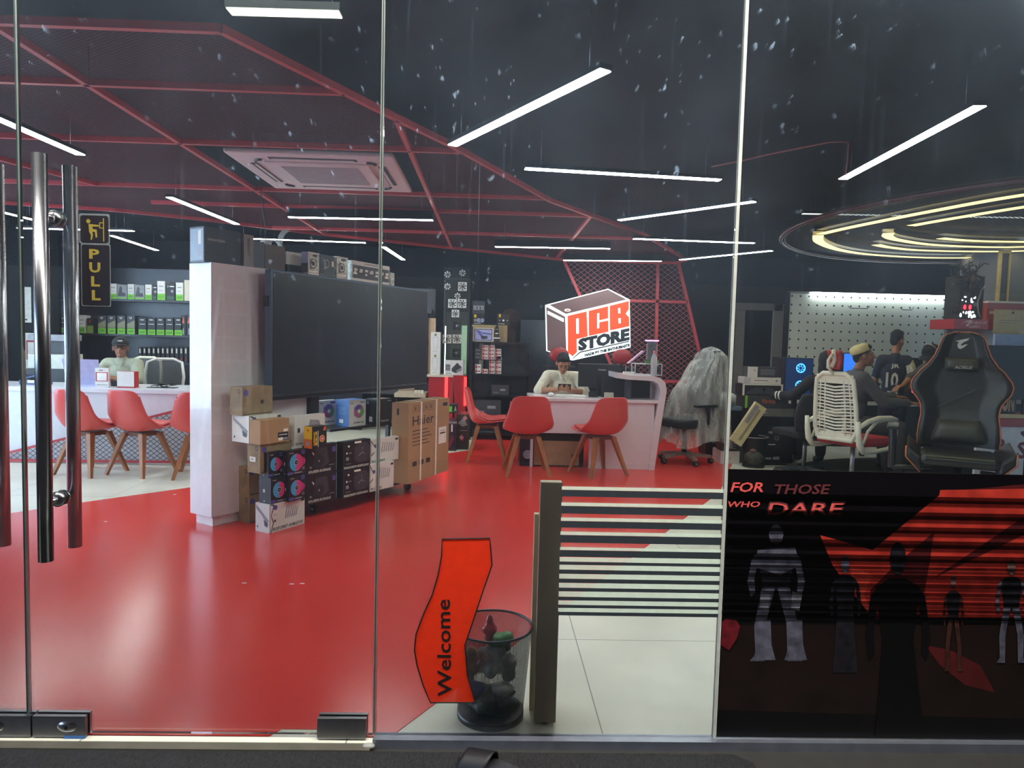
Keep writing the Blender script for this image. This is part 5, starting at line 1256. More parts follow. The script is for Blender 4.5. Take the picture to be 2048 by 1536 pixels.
# ---- reception desk
DY = 5.27
rd = thing('reception_desk', 'white reception desk with raised curved counter at its right end', 'desk', (1.2, DY, 0))
M_dw = mat('desk_white', 'dccfd4', .25, var=.03, coat=.3)
x_l = aty(1060, 800, DY).x - 1.2; x_r = aty(1310, 930, DY).x - 1.2; zt = .775
xm = aty(1178, 900, DY).x - 1.2; zl = aty(1100, 866, DY).z
MB().box(x_l, aty(1322, 805, DY).x - 1.2, -.03, .70, zt - .035, zt, M_dw).build('worktop', rd, bevel=.004)
MB().box(x_l + .02, x_r - .03, .0, .03, zl, zt - .035, M_dw).box(xm, x_r - .03, .0, .03, .0, zl, M_dw).build('front_panel', rd)
MB().box(x_l + .02, x_l + .05, .03, .68, 0, zt - .035, M_dw).build('side_panel', rd)
def dpx(px, py): v = aty(px, py, DY - .02); return (v.x - 1.2, v.z)
outer = [(1232, 745), (1255, 750), (1290, 752), (1306, 752), (1320, 756), (1330, 765), (1333, 780), (1330, 800), (1320, 860), (1308, 942), (1296, 942), (1305, 870), (1315, 810), (1320, 782), (1316, 768), (1306, 762), (1290, 761), (1255, 759), (1232, 756)]
pts = [dpx(*p) for p in outer]
MB().prism([(x, -.035, max(z, 0.0)) for x, z in pts], (0, .62, 0), M_dw).build('raised_counter', rd)
a, b = dpx(1213, 757), dpx(1318, 803)
MB().box(a[0], b[0] - .03, .30, .32, zt, a[1], mat('dark_recess', '24252b', .3)).box(dpx(1260, 757)[0], dpx(1268, 757)[0], .1, .30, zt, a[1], M_gd).build('recess_panel', rd)
DT = zt + .0005
# big carton under the desk
x0, x1, z0, z1 = rect_at(5.32, 1040, 1168, 868, 925)
c = Carton(x1 - x0, .5, z1, M_bk); c.rect('F', .22, .04, .93, .78, mat('carton_tan', 'a07c5c', .7)); c.text('F', 'AORUS', .80, .28, .95, .42, M_ink, 3)
c.disc('F', .12, .35, .05, M_gy, 1)
c.build('monitor_carton', 'large black and tan carton lying under the reception desk', 'box', (x0, 5.34, 0.003))
# monitor back with stand
mx = aty(1200, 740, 5.75)
mn = thing('monitor', 'dark monitor seen from behind on the reception desk, lettered Onikuma', 'monitor', (mx.x, 5.78, DT))
mn['label'] = 'dark monitor seen from behind on the reception desk, right of the man'
x0, x1, z0, z1 = rect_at(5.75, 1157, 1240, 728, 790)
m = MB(); m.box(x0 - mx.x, x1 - mx.x, -.03, .02, .10, z1 - DT, M_bk); m.text('Onikuma', (-.02, -.0305, (z1 - DT) * .80), (.09, 0, 0), (0, 0, .016), M_lab); m.build('housing', mn, bevel=.006)
MB().box(x0 - mx.x + .01, x1 - mx.x - .01, .0201, .0225, .11, z1 - DT - .01, M_scr).build('screen', mn); MB().box(-.03, .03, -.05, -.031, .0, .25, M_bk).build('stand', mn); MB().box(-.12, .12, -.12, .02, 0, .012, M_bk).build('foot', mn)
# keyboard, mouse and papers
q = aty(1142, 795, 5.40)
kb = thing('keyboard', 'white keyboard on the reception desk in front of the reading man', 'keyboard', (q.x, 5.42, DT)); MB().box(-.17, .17, -.06, .07, 0, .022, M_wp).build('case', kb, bevel=.004)
m = MB()
for i in range(14):
    for j in range(5): m.box(-.16 + i * .023, -.142 + i * .023, -.05 + j * .022, -.032 + j * .022, .0221, .028, M_lab)
m.build('keys', kb)
q = aty(1102, 797, 5.42); m = MB().ell((0, 0, .012), (.034, .055, .026), M_wp, 18, 10); tag(m.build('computer_mouse', loc=(q.x, 5.44, DT + .012)), 'white mouse on the reception desk, left of the keyboard', 'mouse')
for k, (px, l) in enumerate(((1095, 'white paper strip near the left end of the reception desk'), (1140, 'small white charger lying before the keyboard'), (1160, 'white paper before the keyboard, right'))):
    q = aty(px, 800, 5.30); tag(MB().box(-.05, .05, -.015, .02, 0, .004 + .008 * (k == 1), M_lab).build('desk_paper', loc=(q.x, 5.29, DT)), l, 'paper')
for px, l, h, m_ in ((1188, 'small black box with cable right of the keyboard on the desk', .06, M_bk), (1220, 'cream box right of the keyboard on the reception desk', .055, mat('cream_card', 'cfc6b2', .5))):
    q = aty(px, 790, 5.45); tag(MB().box(-.05, .05, 0, .05, 0, h, m_).build('small_box', loc=(q.x, 5.5, DT)), l, 'box')
# open-frame pc on the raised counter
zc = aty(1300, 752, 5.35).z
q = aty(1292, 740, 5.5)
pc = thing('open_frame_computer', 'open-frame computer with green board and violet glow on the raised counter', 'computer', (q.x, 5.48, zc + .0005))
M_fr = mat('white_frame', 'c9c9c9', .3, .4)
m = MB(); 
for z in (.0, .125):
    for a, b in (((-.15, -.1), (.15, -.1)), ((.15, -.1), (.15, .1)), ((.15, .1), (-.15, .1)), ((-.15, .1), (-.15, -.1))): m.cyl((a[0], a[1], z + .006), (b[0], b[1], z + .006), .005, M_fr, 6)
for x in (-.15, .15):
    for y in (-.1, .1): m.cyl((x, y, 0), (x, y, .13), .005, M_fr, 6)
m.build('frame', pc)
MB().box(-.02, .13, -.05, .02, .135, .165, mat('board_green', '3f7a3a', .5, var=.4, ns=60)).build('circuit_board', pc)
m = MB(); m.box(.0, .10, -.02, .0, .17, .38, mat('cooler_grey', '6d7276', .35, .5, var=.4, ns=60))
for k in range(8): m.cyl((-.015, -.01, .19 + .022 * k), (.115, -.01, .19 + .022 * k), .0035, M_fr, 5)
m.build('cooler_tower', pc); MB().box(-.02, .12, -.04, .03, .385, .40, mat('violet_led', 'c78ad8', emit=1.2)).build('led_bar', pc)
MB().prism([(-.22, -.03, .13), (-.20, -.03, .13), (-.03, -.03, .27), (-.05, -.03, .28)], (0, .08, 0), mat('violet_card', 'b5a0c4', .3, var=.3, ns=50)).build('graphics_card', pc)
m = MB(); rn = random.Random(9)
for k in range(10): m.tube([(rn.uniform(-.0, .17), rn.uniform(-.09, .06), rn.uniform(.01, .12)) for i in range(5)], .006, M_blackp, 5)
m.build('wiring', pc)
q = aty(1262, 742, 5.4); tag(MB().box(-.07, .06, 0, .1, 0, .035, M_wp).box(-.05, -.045, .04, .045, .035, .1, M_fr).box(.03, .035, .04, .045, .035, .1, M_fr).build('device_box', loc=(q.x, 5.42, zc + .0005)), 'flat white device at the left end of the raised counter', 'device')
q = aty(1310, 740, 5.3)
bt = thing('water_bottle', 'clear plastic water bottle with pink cap on the raised counter', 'bottle', (q.x, 5.36, zc + .0005)); M_pet = mat('clear_bottle', 'd4cfd4', .08, alpha=.45, var=.15, ns=60)
MB().lathe([(0, 0), (.036, 0), (.038, .01), (.036, .05), (.038, .06), (.036, .10), (.038, .15), (.036, .18), (.028, .215), (.014, .245), (.013, .26)], M_pet, 24).build('bottle_body', bt); MB().lathe([(.0145, .255), (.0145, .28), (0, .281)], mat('pink_cap', 'c04a5c', .4), 16).build('cap', bt)
# red headrests behind the desk (chairs)
def headchair(x, y, l, w):
    t = thing('desk_chair', l, 'chair', (x, y, 0), 0, 'chairs behind the reception desk')
    m = MB().ell((0, 0, 1.22), (w, .05, .10), mat('red_leather', '9c2326', .4), 24, 12); m.build('headrest', t); MB().box(-.22, .22, .0, .06, .55, 1.08, M_blk).build('backrest', t, bevel=.02); MB().box(-.23, .23, -.45, .02, .45, .52, M_blk).build('seat', t, bevel=.02)
    MB().cyl((0, .03, 1.05), (0, .03, 1.2), .012, M_blackp).build('neck_post', t); MB().cyl((0, -.2, .08), (0, -.2, .45), .025, M_steel_d).build('gas_column', t)
    m = MB()
    for k in range(5): a = k * 1.2566; m.bar((0, -.2, .075), (.28 * math.cos(a), -.2 + .28 * math.sin(a), .05), .04, .03, M_blackp); m.ell((.28 * math.cos(a), -.2 + .28 * math.sin(a), .0285), (.02, .026, .026), M_blackp, 10, 6)
    m.build('star_base', t)
q = aty(1247, 715, 6.5); headchair(q.x, 6.6, 'desk chair with red headrest behind the open-frame computer', .13); q = aty(1118, 722, 6.75); headchair(q.x, 6.75, 'desk chair with red headrest behind the reading man', .13)

# ---- lit PCB store sign
SGY = 7.5; KS = .1172
def sg(a, b): v = aty(1060 + a * KS, 560 + b * KS, SGY); return (v.x, v.z)
o0 = sg(1000, 1300)
sn = thing('store_sign', 'large lit red and white box-shaped sign reading PCB STORE', 'sign', (o0[0], SGY, 0))
def SP(pts, y): return [(sg(a, b)[0] - o0[0], y, sg(a, b)[1]) for a, b in pts]
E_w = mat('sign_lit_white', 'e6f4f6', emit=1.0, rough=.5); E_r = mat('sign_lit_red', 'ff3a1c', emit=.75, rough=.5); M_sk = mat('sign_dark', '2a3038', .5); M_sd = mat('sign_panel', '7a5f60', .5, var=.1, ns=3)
FR = [(612, 605), (1700, 333), (1716, 1150), (730, 1372), (640, 1255)]; TOP = [(265, 425), (1335, 148), (1697, 333), (612, 605)]; LF = [(265, 425), (612, 605), (640, 1255), (720, 1372), (285, 1212)]
MB().prism(SP(FR, 0), (0, .08, 0), E_w).build('front_panel', sn)
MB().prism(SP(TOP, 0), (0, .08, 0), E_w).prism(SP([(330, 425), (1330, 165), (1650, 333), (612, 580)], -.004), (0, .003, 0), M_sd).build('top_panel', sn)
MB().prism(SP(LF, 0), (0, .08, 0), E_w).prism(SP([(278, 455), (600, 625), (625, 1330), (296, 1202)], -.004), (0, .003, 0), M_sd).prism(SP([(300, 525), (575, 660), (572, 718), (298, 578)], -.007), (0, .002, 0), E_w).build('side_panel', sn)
MB().prism(SP([(640 + 52 * math.cos(i * .314), 515 + 23 * math.sin(i * .314)) for i in range(20)], -.007), (0, .002, 0), E_w).prism(SP([(640 + 32 * math.cos(i * .314), 515 + 13 * math.sin(i * .314)) for i in range(20)], -.01), (0, .002, 0), E_r).build('power_button', sn)
def letter(name, polys, holes=()):
    m = MB()
    for P_ in polys: m.prism(SP(P_, -.014), (0, .014, 0), E_r)
    for P_ in holes: m.prism(SP(P_, -.016), (0, .0018, 0), E_w)
    m.build(name, sn)
letter('letter_p', [[(640, 612), (965, 535), (982, 965), (795, 1010), (800, 1232), (725, 1302), (645, 1240)]], [[(785, 662), (826, 655), (832, 912), (790, 918)]])
letter('letter_c', [[(1000, 526), (1330, 447), (1330, 655), (1180, 690), (1180, 565), (1145, 572), (1145, 828), (1180, 820), (1180, 722), (1333, 690), (1335, 885), (1005, 955)]])
letter('letter_b', [[(1358, 440), (1685, 358), (1685, 500), (1632, 575), (1690, 640), (1693, 790), (1365, 862)]], [[(1503, 485), (1536, 478), (1538, 565), (1506, 572)], [(1505, 658), (1541, 650), (1543, 735), (1508, 742)]])
def stext(t, a, b, c, d, m_, bold):
    m = MB(); A3, B3, C3 = SP([a, b, c], -.008); m.text(t, A3, Vector(B3) - Vector(A3), Vector(C3) - Vector(A3), m_, bold); return m
m = stext('STORE', (818, 1222), (1698, 1030), (818, 1005), 0, M_sk, .07); m.prism(SP([(818, 1250), (850, 1222), (1693, 1035), (1693, 1055), (856, 1243), (735, 1345), (725, 1335)], -.008), (0, .002, 0), M_sk); m.build('store_lettering', sn)
stext('MADE BY THE ENTHUSIASTS', (932, 1310), (1703, 1135), (928, 1258), 0, M_sk, .09).build('slogan_lettering', sn)
for x_, z_ in ((-.4, .5), (.45, .9)): MB().box(x_ - .02, x_ + .02, .08, .50, z_ - .02, z_ + .02, M_dk).build('mounting_bracket', sn)
# ================================================================== BACK OF THE SHOP, CENTRE
# side window wall with shutters between screen and display cabinet
BY = 7.9
M_beige = mat('beige_panel', '9c8470', .6, var=.06, ns=2); M_shg = mat('grey_shutter', '5a5654', .5); M_dkg = mat('dark_grey_wall', '3b3d40', .6, var=.1, ns=2)
def bx(px, Y=BY): return aty(px, 700, Y).x
def bz(px, py, Y=BY): return aty(px, py, Y).z
struct(MB().box(bx(700), bx(868), BY + .12, BY + .2, bz(800, 790), bz(800, 575), M_dkg), 'wall_window_side')
struct(MB().box(bx(797), bx(829), BY + .05, BY + .12, bz(812, 788), bz(812, 622), M_beige), 'window_4')
m = MB(); n = 22; z0, z1 = bz(840, 765), bz(840, 628)
for i in range(n): m.box(bx(832), bx(850), BY + .04, BY + .12, z0 + (z1 - z0) * i / n, z0 + (z1 - z0) * (i + .8) / n, M_shg)
struct(m, 'window_5')
struct(MB().box(bx(829), bx(832), BY, BY + .12, bz(830, 770), bz(830, 624), M_dk).box(bx(850), bx(854), BY, BY + .12, bz(852, 765), bz(852, 624), M_dk).box(bx(785), bx(862), BY, BY + .12, bz(830, 626), bz(830, 618), M_dkg), 'trim_6')
struct(MB().box(bx(855), bx(870), BY + .05, BY + .12, bz(860, 755), bz(860, 636), mat('beige_painted_lit', 'c0a183', .6)), 'window_6')  # lighter copy of the beige panel, the light put into its colour
tag(MB().box(bx(798), bx(858), BY - .45, BY + .02, bz(820, 787) - .02, bz(820, 782), mat('stone_top', 'b8a893', .4)).box(bx(800), bx(803), BY - .4, BY, 0, bz(820, 787) - .02, M_dk).box(bx(852), bx(855), BY - .4, BY, 0, bz(820, 787) - .02, M_dk).build('side_table', bevel=.003), 'beige-topped side table under the shuttered window behind the Haier carton', 'table')
for k, px in enumerate((839, 845, 851)):
    tag(MB().box(-.018, .018, 0, .03, 0, .045, mat('cream_card', 'cfc6b2', .5)).build('card_pack', loc=(bx(px), BY - .47 + .06, bz(820, 782) + .0005)), 'cream card pack on the side table, %s of three in the row' % ('left', 'middle', 'right')[k], 'box', 'card packs on the side table')
# purifier cartons (two tall white boxes stacked)
x0, x1 = bx(861, 7.6), bx(880, 7.6); zA = bz(870, 748, 7.6); zB = bz(870, 706, 7.6); zC = bz(870, 664, 7.6)
def d_pur(c):
    c.poly('F', [(.25, .78), (.75, .78), (.82, .70), (.72, .20), (.28, .20), (.18, .70)], mat('print_pale_grey', 'b9bcc4', .5)); c.poly('F', [(.30, .75), (.70, .75), (.76, .69), (.67, .23), (.33, .23), (.24, .69)], M_wp, 2); c.rect('F', .38, .82, .62, .92, mat('print_olive', '6a7a3a', .5)); c.rect('F', .2, .08, .8, .10, M_gy)
rc = thing('red_counter', 'low red counter with a glowing red strip in front of the display cabinet', 'counter', (bx(900, 7.6), 7.6, 0))
cxx = bx(900, 7.6); ztop_ = bz(900, 750, 7.6)
M_rl = mat('gloss_red', 'a81f28', .3); M_glow = mat('red_glow', 'ff2c2c', emit=1.6, rough=.5)
MB().box(bx(858, 7.6) - cxx, bx(908, 7.6) - cxx, .0, .5, 0, ztop_ - .03, M_rl).build('body', rc); MB().box(bx(855, 7.6) - cxx, bx(909, 7.6) - cxx, -.03, .5, ztop_ - .03, ztop_, mat('cream_top', 'cdbfae', .4)).build('worktop', rc)
MB().box(bx(891, 7.6) - cxx, bx(897, 7.6) - cxx, -.01, -.0005, .1, ztop_ - .03, M_glow).build('light_strip', rc)
MB().prism([(bx(908, 7.6) - cxx, -.06, ztop_), (bx(934, 7.6) - cxx, -.06, ztop_), (bx(934, 7.6) - cxx, -.06, 0), (bx(915, 7.6) - cxx, -.06, 0)], (0, .5, 0), M_rl).build('end_panel', rc)
MB().box(bx(930, 7.6) - cxx, bx(935, 7.6) - cxx, -.075, -.0605, .45, ztop_ - .02, M_glow).build('light_strip', rc)
for k, (za, zb) in enumerate(((ztop_, zB), (zB, zC))):
    c = Carton(x1 - x0, .18, zb - za - .002, M_wp); d_pur(c); c.build('appliance_box', 'tall white box with a jug print, %s of two stacked on the red counter' % ('lower', 'upper')[k], 'box', (x0, 7.62, za + .001), 0, 'white boxes on the red counter')
# glass display cabinet with fans
cab = thing('display_cabinet', 'tall display cabinet with green-lit back and fans hanging inside', 'cabinet', (bx(910), BY, 0))
cx0 = bx(910); X = lambda p: bx(p) - cx0
M_gback = mat('sage_backlit', '9dbb9c', .6, emit=.25); M_grn = mat('olive_grey', '5c6058', .6)
zc0, zc1 = bz(910, 890), bz(910, 560)
MB().box(X(888), X(936), .30, .33, ztop_ - .3, bz(910, 622), M_grn).box(X(921), X(932), .28, .2999, ztop_ - .1, bz(910, 650), M_gback).build('back_panel', cab)
MB().box(X(886), X(889), .0, .33, 0, zc1, M_dk).box(X(934), X(938), .0, .33, 0, zc1, M_dk).box(X(886), X(938), 0, .33, zc1, zc1 + .03, M_dk).box(X(886), X(938), .0, .33, 0.0, .05, M_dk).build('frame', cab)
MB().box(X(886), X(938), -.048, -.043, .9, bz(910, 535), mat('clear_acrylic', 'dfe8e4', .05, alpha=.02)).build('acrylic_panel', cab)
MB().box(X(889), X(891), .02, .03, ztop_, bz(890, 652), mat('white_rod_light', 'f2fff6', emit=1.5)).build('light_rod', cab)
def fan(px, py, sz, label, frame=True, fm=M_wp, bl=M_wp, two=False, Y=7.84):
    p = aty(px, py, Y); r = sz * .0062 / 2 * 1.02
    t = thing('cooling_fan', label, 'fan', (p.x, Y, p.z), 0, 'cooling fans on show')
    m = MB(); n = 7
    if frame:
        out = [(-r, -r), (r, -r), (r, r), (-r, r)]
        vs = [(x, -.012, z) for x, z in out] + [(r * .93 * math.cos(i * math.pi / 12 + math.pi * 1.25), -.012, r * .93 * math.sin(i * math.pi / 12 + math.pi * 1.25)) for i in range(24)]
        fs = []
        for k in range(4):
            for j in range(6): fs.append((k if j < 3 else (k + 1) % 4, 4 + (k * 6 + j + 1) % 24, 4 + k * 6 + j))
            fs.append((k, (k + 1) % 4, 4 + (k * 6 + 3) % 24))
        m.add(vs, fs, fm); m.add([(x, y + .02, z) for x, y, z in vs], [f[::-1] for f in fs], fm); m.tube([(r * .93 * math.cos(i * math.pi / 12), -.002, r * .93 * math.sin(i * math.pi / 12)) for i in range(24)], .004, fm, 6, True); m.build('frame', t)
    m = MB()
    for k in range(n):
        a = 2 * math.pi * k / n
        pts = [(.30, a), (.90, a + .50), (.90, a + 1.05), (.30, a + .45)]
        m.prism([(r * q * math.cos(b), -.006 + (.004 if i > 1 else 0), r * q * math.sin(b)) for i, (q, b) in enumerate(pts)], (0, .003, 0), bl)
    m.cyl((0, -.012, 0), (0, .004, 0), r * .32, mat('fan_hub', '5c5c58', .4) if bl is not M_bk else M_gy, 16); m.build('rotor', t)
    return t
fan(895, 549, 17, 'frameless pale fan, top left of the fan group', False); fan(925, 546, 17, 'frameless pale fan with bright hub, top right of the fan group', False); fan(895, 573, 17, 'frameless pale fan, second row left of the fan group', False)
fan(925, 573, 20, 'white square framed fan, second row right of the fan group'); fan(915, 592, 16, 'frameless pale fan just above the upper white fan pair', False)
fan(905, 607, 20, 'left white fan of the upper pair'); fan(924, 607, 20, 'right white fan with dark hub of the upper pair'); fan(911, 627, 17, 'small white framed fan below the upper pair')
fan(914, 652, 18, 'black fan hanging between the two white pairs', True, M_bk, M_bk); fan(894, 678, 20, 'left white fan of the lower pair'); fan(914, 678, 20, 'right white fan with dark hub of the lower pair'); fan(913, 706, 18, 'lowest black fan above the white power supply box', True, M_bk, M_bk)
x0, x1, z0, z1 = rect_at(7.6, 889, 927, 721, 750)
c = Carton(x1 - x0, .2, z1 - ztop_, M_wp); c.poly('F', [(.38, .45), (.62, .30), (.9, .55), (.66, .85)], M_gd); c.poly('F', [(.62, .30), (.9, .55), (.9, .32), (.62, .12)], M_gy, 2); c.poly('F', [(.38, .45), (.62, .30), (.62, .12), (.38, .24)], M_gd, 2); c.text('F', 'AP750', .07, .05, .33, .14, M_ink)
for k in range(4): c.rect('F', .05, .3 + .11 * k, .3, .38 + .11 * k, M_gd)
c.build('power_supply_box', 'white power supply box lettered AP750 on the red counter', 'box', (x0, 7.62, ztop_ + .0005))
x0, x1, z0, z1 = rect_at(7.84, 890, 921, 712, 722)
Carton(x1 - x0, .12, .12, mat('clear_plastic_box', 'c4d2c0', .2, alpha=.7, var=.3, ns=50)).build('parts_box', 'clear plastic box behind the white power supply box', 'box', (x0 + .0, 7.84, ztop_ + .0005))
# boxes on the floor before the red counter
def floorbox(name, label, px0, px1, yt, yb, col, deco, d=.25, Y=None, z=0.003, cat='box', group='case boxes on the floor'):
    Yf = Y if Y is not None else atz((px0 + px1) / 2, yb, 0).y
    x0, x1, z0, z1 = rect_at(Yf, px0, px1, yt, yb); c = Carton(x1 - x0, d, z1 - z, col)
    if deco: deco(c)
    return c.build(name, label, cat, (x0, Yf, z), 0, group), z1
floorbox('case_box', 'purple and black computer case box on the floor right of the Haier carton', 893, 913, 843, 902, mat('print_plum', '2c2430', .4, var=.4, ns=20), lambda c: (c.poly('F', [(.1, .1), (.6, .55), (.75, .4), (.4, .12)], mat('print_maroon', '7a2340', .4)), c.rect('F', 0, .93, 1, 1, M_gy), c.rect('F', .45, .65, .6, .9, M_lab, 1)), .4)
o_, zz = floorbox('case_box', 'dark case box with two red diamond stickers on the floor by the red counter', 912, 937, 829, 899, mat('print_umber', '37322f', .4, var=.3, ns=14), lambda c: (c.poly('F', [(.35, .30), (.6, .22), (.6, .30), (.6, .38)], M_rd), c.poly('F', [(.25, .34), (.45, .26), (.65, .34), (.45, .42)], mat('sticker_pink', 'c08a88', .5), 2), c.poly('F', [(.5, .90), (.7, .82), (.9, .90), (.7, .98)], mat('sticker_pink', 'c08a88', .5), 2), c.poly('F', [(.1, .75), (.6, .9), (.9, .7), (.5, .65)], M_gy), c.rect('F', .3, .53, .9, .55, M_gy)), .4)
floorbox('electronics_box', 'black and green box lettered Antec on top of the case boxes by the red counter', 896, 914, 809, 829, M_bk, lambda c: (c.rect('F', .0, .15, .45, .8, M_gn), c.text('F', 'A', .7, .2, .95, .8, M_lab)), .2, 6.55, z=zz + .001)
# black rack with small parts
RY = 7.3; rk = thing('parts_rack', 'tall black open rack full of small boxes by the middle back wall', 'rack', (bx(1000, RY), RY, 0)); rx = bx(1000, RY)
RX = lambda p: bx(p, RY) - rx
rz = [bz(1000, y, RY) for y in (900, 830, 790, 748, 706, 684, 655)]
for p in (942, 1062):
    for y in (0, .35): MB().box(RX(p) - .02, RX(p) + .02, y, y + .03, 0, rz[-1] if p == 942 else rz[-3], M_blackp).build('upright', rk)
for z in (.1, rz[1], rz[2], rz[3], rz[5]): MB().box(RX(942), RX(1062), 0, .38, z - .025, z, M_blackp).build('shelf_board', rk)
MB().box(RX(942), RX(1062), .375, .385, .1, rz[5], mat('rack_back', '2a2a2e', .6, var=.4, ns=12)).build('back_board', rk)
for p in (962, 985): MB().box(RX(p) - .03, RX(p) + .03, .35, .374, rz[3], rz[5], mat('tan_slat', '8b7664', .6)).build('slat', rk)
rnd = random.Random(11)
def bxr(label, name, a, b, yt, z, col, deco=None, d=.15, group='small boxes on the black rack', Y=RY + .04):
    x0 = bx(a, Y); x1 = bx(b, Y); zt = bz((a + b) / 2, yt, Y); c = Carton(x1 - x0 - .002, d, max(zt - z, .02), col)
    if deco: deco(c)
    return c.build(name, label, 'box', (x0, Y, z + .0005), 0, group)
sd_ = lambda c: (c.rect('F', .05, .1, .35, .9, M_rd), c.rect('F', .42, .35, .9, .6, M_gd))
k = 0; names = ['far left', 'second', 'third', 'fourth', 'far right']
for col_i, (a, rows) in enumerate(((951, 3), (966, 3), (979, 4), (992, 3))):
    z = rz[3]
    for j in range(rows):
        bxr('small %s box, %s in the %s stack from the left on the black rack' % ('grey' if col_i == 0 else 'white and red', ['lowest', 'second', 'third', 'topmost'][j], ['first', 'second', 'third', 'fourth'][col_i]), 'memory_stick_box', a, a + 12, 0, z, M_gd if col_i == 0 else mat('blush_card', 'd3bdb4', .5), None if col_i == 0 else sd_)
        o = bpy.data.objects[-1] if False else None
        z += .0
        break
    # rest of the stack
z3 = rz[3]
for o in [o for o in bpy.data.objects if o.name.startswith('memory_stick_box')]: bpy.data.objects.remove(o)
for col_i, (a, base_y, rows) in enumerate(((951, 748, 2), (965, 748, 1), (979, 748, 3), (992, 748, 4))):
    for j in range(rows):
        z = z3 + j * .062; x0 = bx(a, RY + .04); x1 = bx(a + 12, RY + .04)
        c = Carton(x1 - x0 - .003, .14, .060, mat('blush_card', 'd3bdb4', .5) if col_i else M_lab); sd_(c)
        c.build('memory_box', 'small white and red box, %s up in the %s column on the rack shelf' % (['first', 'second', 'third', 'fourth'][j], ['first', 'second', 'third', 'fourth'][col_i]), 'box', (x0, RY + .04, z + .0005), 0, 'small boxes on the black rack')
zsh = rz[4]; MB().box(RX(949), RX(1008), .02, .2, zsh - .55 * 0 - .105, zsh - .095, M_blackp).build('shelf_board', rk)
for col_i, (a, rows) in enumerate(((950, 3), (965, 4), (978, 4), (991, 3))):
    for j in range(rows):
        z = zsh - .094 + j * .050; x0 = bx(a, RY + .04); x1 = bx(a + 12, RY + .04)
        c = Carton(x1 - x0 - .003, .14, .048, M_gd if col_i == 0 else mat('blush_card', 'd3bdb4', .5)); (sd_(c) if col_i else c.rect('F', .2, .4, .8, .6, M_gy))
        c.build('memory_box', 'small %s box, %s up in the %s column on the upper rack shelf' % ('grey' if col_i == 0 else 'white and red', ['first', 'second', 'third', 'fourth'][j], ['first', 'second', 'third', 'fourth'][col_i]), 'box', (x0, RY + .04, z + .0005), 0, 'small boxes on the black rack')
zt5 = rz[5]
bxr('tan carton behind the tablet picture on top of the black rack', 'cardboard_box', 943, 1014, 650, zt5, mat('rack_tan', 'a08a62', .7), None, .2, 'boxes on top of the black rack', RY + .10)
bxr('cream box with a violet tablet picture on top of the black rack', 'tablet_box', 945, 987, 656, zt5, mat('cream_card', 'cfc6b2', .5), lambda c: (c.rect('F', .07, .07, .93, .93, M_bk), c.rect('F', .10, .12, .90, .88, mat('print_periwinkle', 'a3a4cf', .4), 2), c.poly('F', [(.12, .85), (.3, .8), (.6, .2), (.5, .14)], mat('print_indigo', '5c5f9a', .4), 3), c.poly('F', [(.2, .86), (.5, .55), (.88, .5), (.88, .6), (.5, .66)], mat('print_indigo', '5c5f9a', .4), 3), c.rect('F', .4, .2, .7, .42, M_gd, 4)), .05, 'boxes on top of the black rack', RY + .03)
x0 = bx(987, RY + .03); c = MB(); zz_ = zt5 + .0005; h_ = bz(995, 648, RY + .03) - zz_
c.prism([(0, 0, 0), (.085, 0, 0), (.065, 0, h_ * .8), (.045, 0, h_), (.015, 0, h_ * .8)], (0, .04, 0), M_bk); c.box(.0, .086, -.002, -.0005, .045, .06, M_lab); c.box(.02, .06, -.002, -.0005, h_ * .45, h_ * .5, M_lab); c.box(.022, .06, -.002, -.0005, h_ * .68, h_ * .72, M_gy)
tag(c.build('headset_box', loc=(x0, RY + .03, zz_)), 'narrow black tapering package on top of the black rack', 'package')
zu = bz(1000, 650, RY + .1)
bxr('dark box with three round prints above the tablet picture', 'fan_box', 944, 968, 627, zu, M_bk, lambda c: (c.rect('F', .12, .62, .3, .9, M_ye), c.rect('F', .12, .25, .3, .5, mat('print_khaki', '8c8a6c', .5)), c.disc('F', .5, .38, .03, mat('print_blue_grey', '8a93a8', .4)), c.disc('F', .8, .38, .03, mat('print_blue_grey', '8a93a8', .4)), c.rect('F', .1, .08, .7, .12, M_lab)), .15, 'boxes on top of the black rack', RY + .12)
zu2 = bz(956, 627, RY + .12)
bxr('dark box with a white three-fan print, topmost on the left of the rack', 'graphics_card_box', 943, 968, 602, zu2, M_gd, lambda c: (c.rect('F', .1, .3, .9, .62, M_lab), c.disc('F', .25, .46, .03, M_gy, 2), c.disc('F', .5, .46, .03, M_gy, 2), c.disc('F', .75, .46, .03, M_gy, 2), c.rect('F', .3, .98, .8, 1, M_bl)), .15, 'boxes on top of the black rack', RY + .12)
bxr('dark box with yellow label and small discs at the right of the rack top', 'fan_box', 993, 1018, 627, zu, M_bk, lambda c: (c.rect('F', .12, .68, .28, .93, M_ye), c.disc('F', .5, .4, .014, M_lab), c.disc('F', .2, .4, .010, M_gy), c.disc('F', .82, .4, .010, M_gy), c.rect('F', .1, .08, .6, .12, M_lab)), .15, 'boxes on top of the black rack', RY + .12)
for k, (a, b, yt, z, l) in enumerate(((950, 1005, 800, rz[1], 'flat dark router box on the lower rack shelf'), (985, 1020, 770, rz[2], 'dark box with a silver label on the middle rack shelf'), (948, 1000, 866, .1, 'wide dark box on the bottom rack board'), (1022, 1050, 802, rz[1], 'black and white book-like box at the right of the lower rack shelf'))):
    bxr(l, 'electronics_box', a, b, yt, z, M_gd if k != 3 else M_nv, lambda c: (c.rect('F', .5, .4, .8, .6, M_gy), c.rect('F', .1, .2, .4, .25, M_gy)), .25)
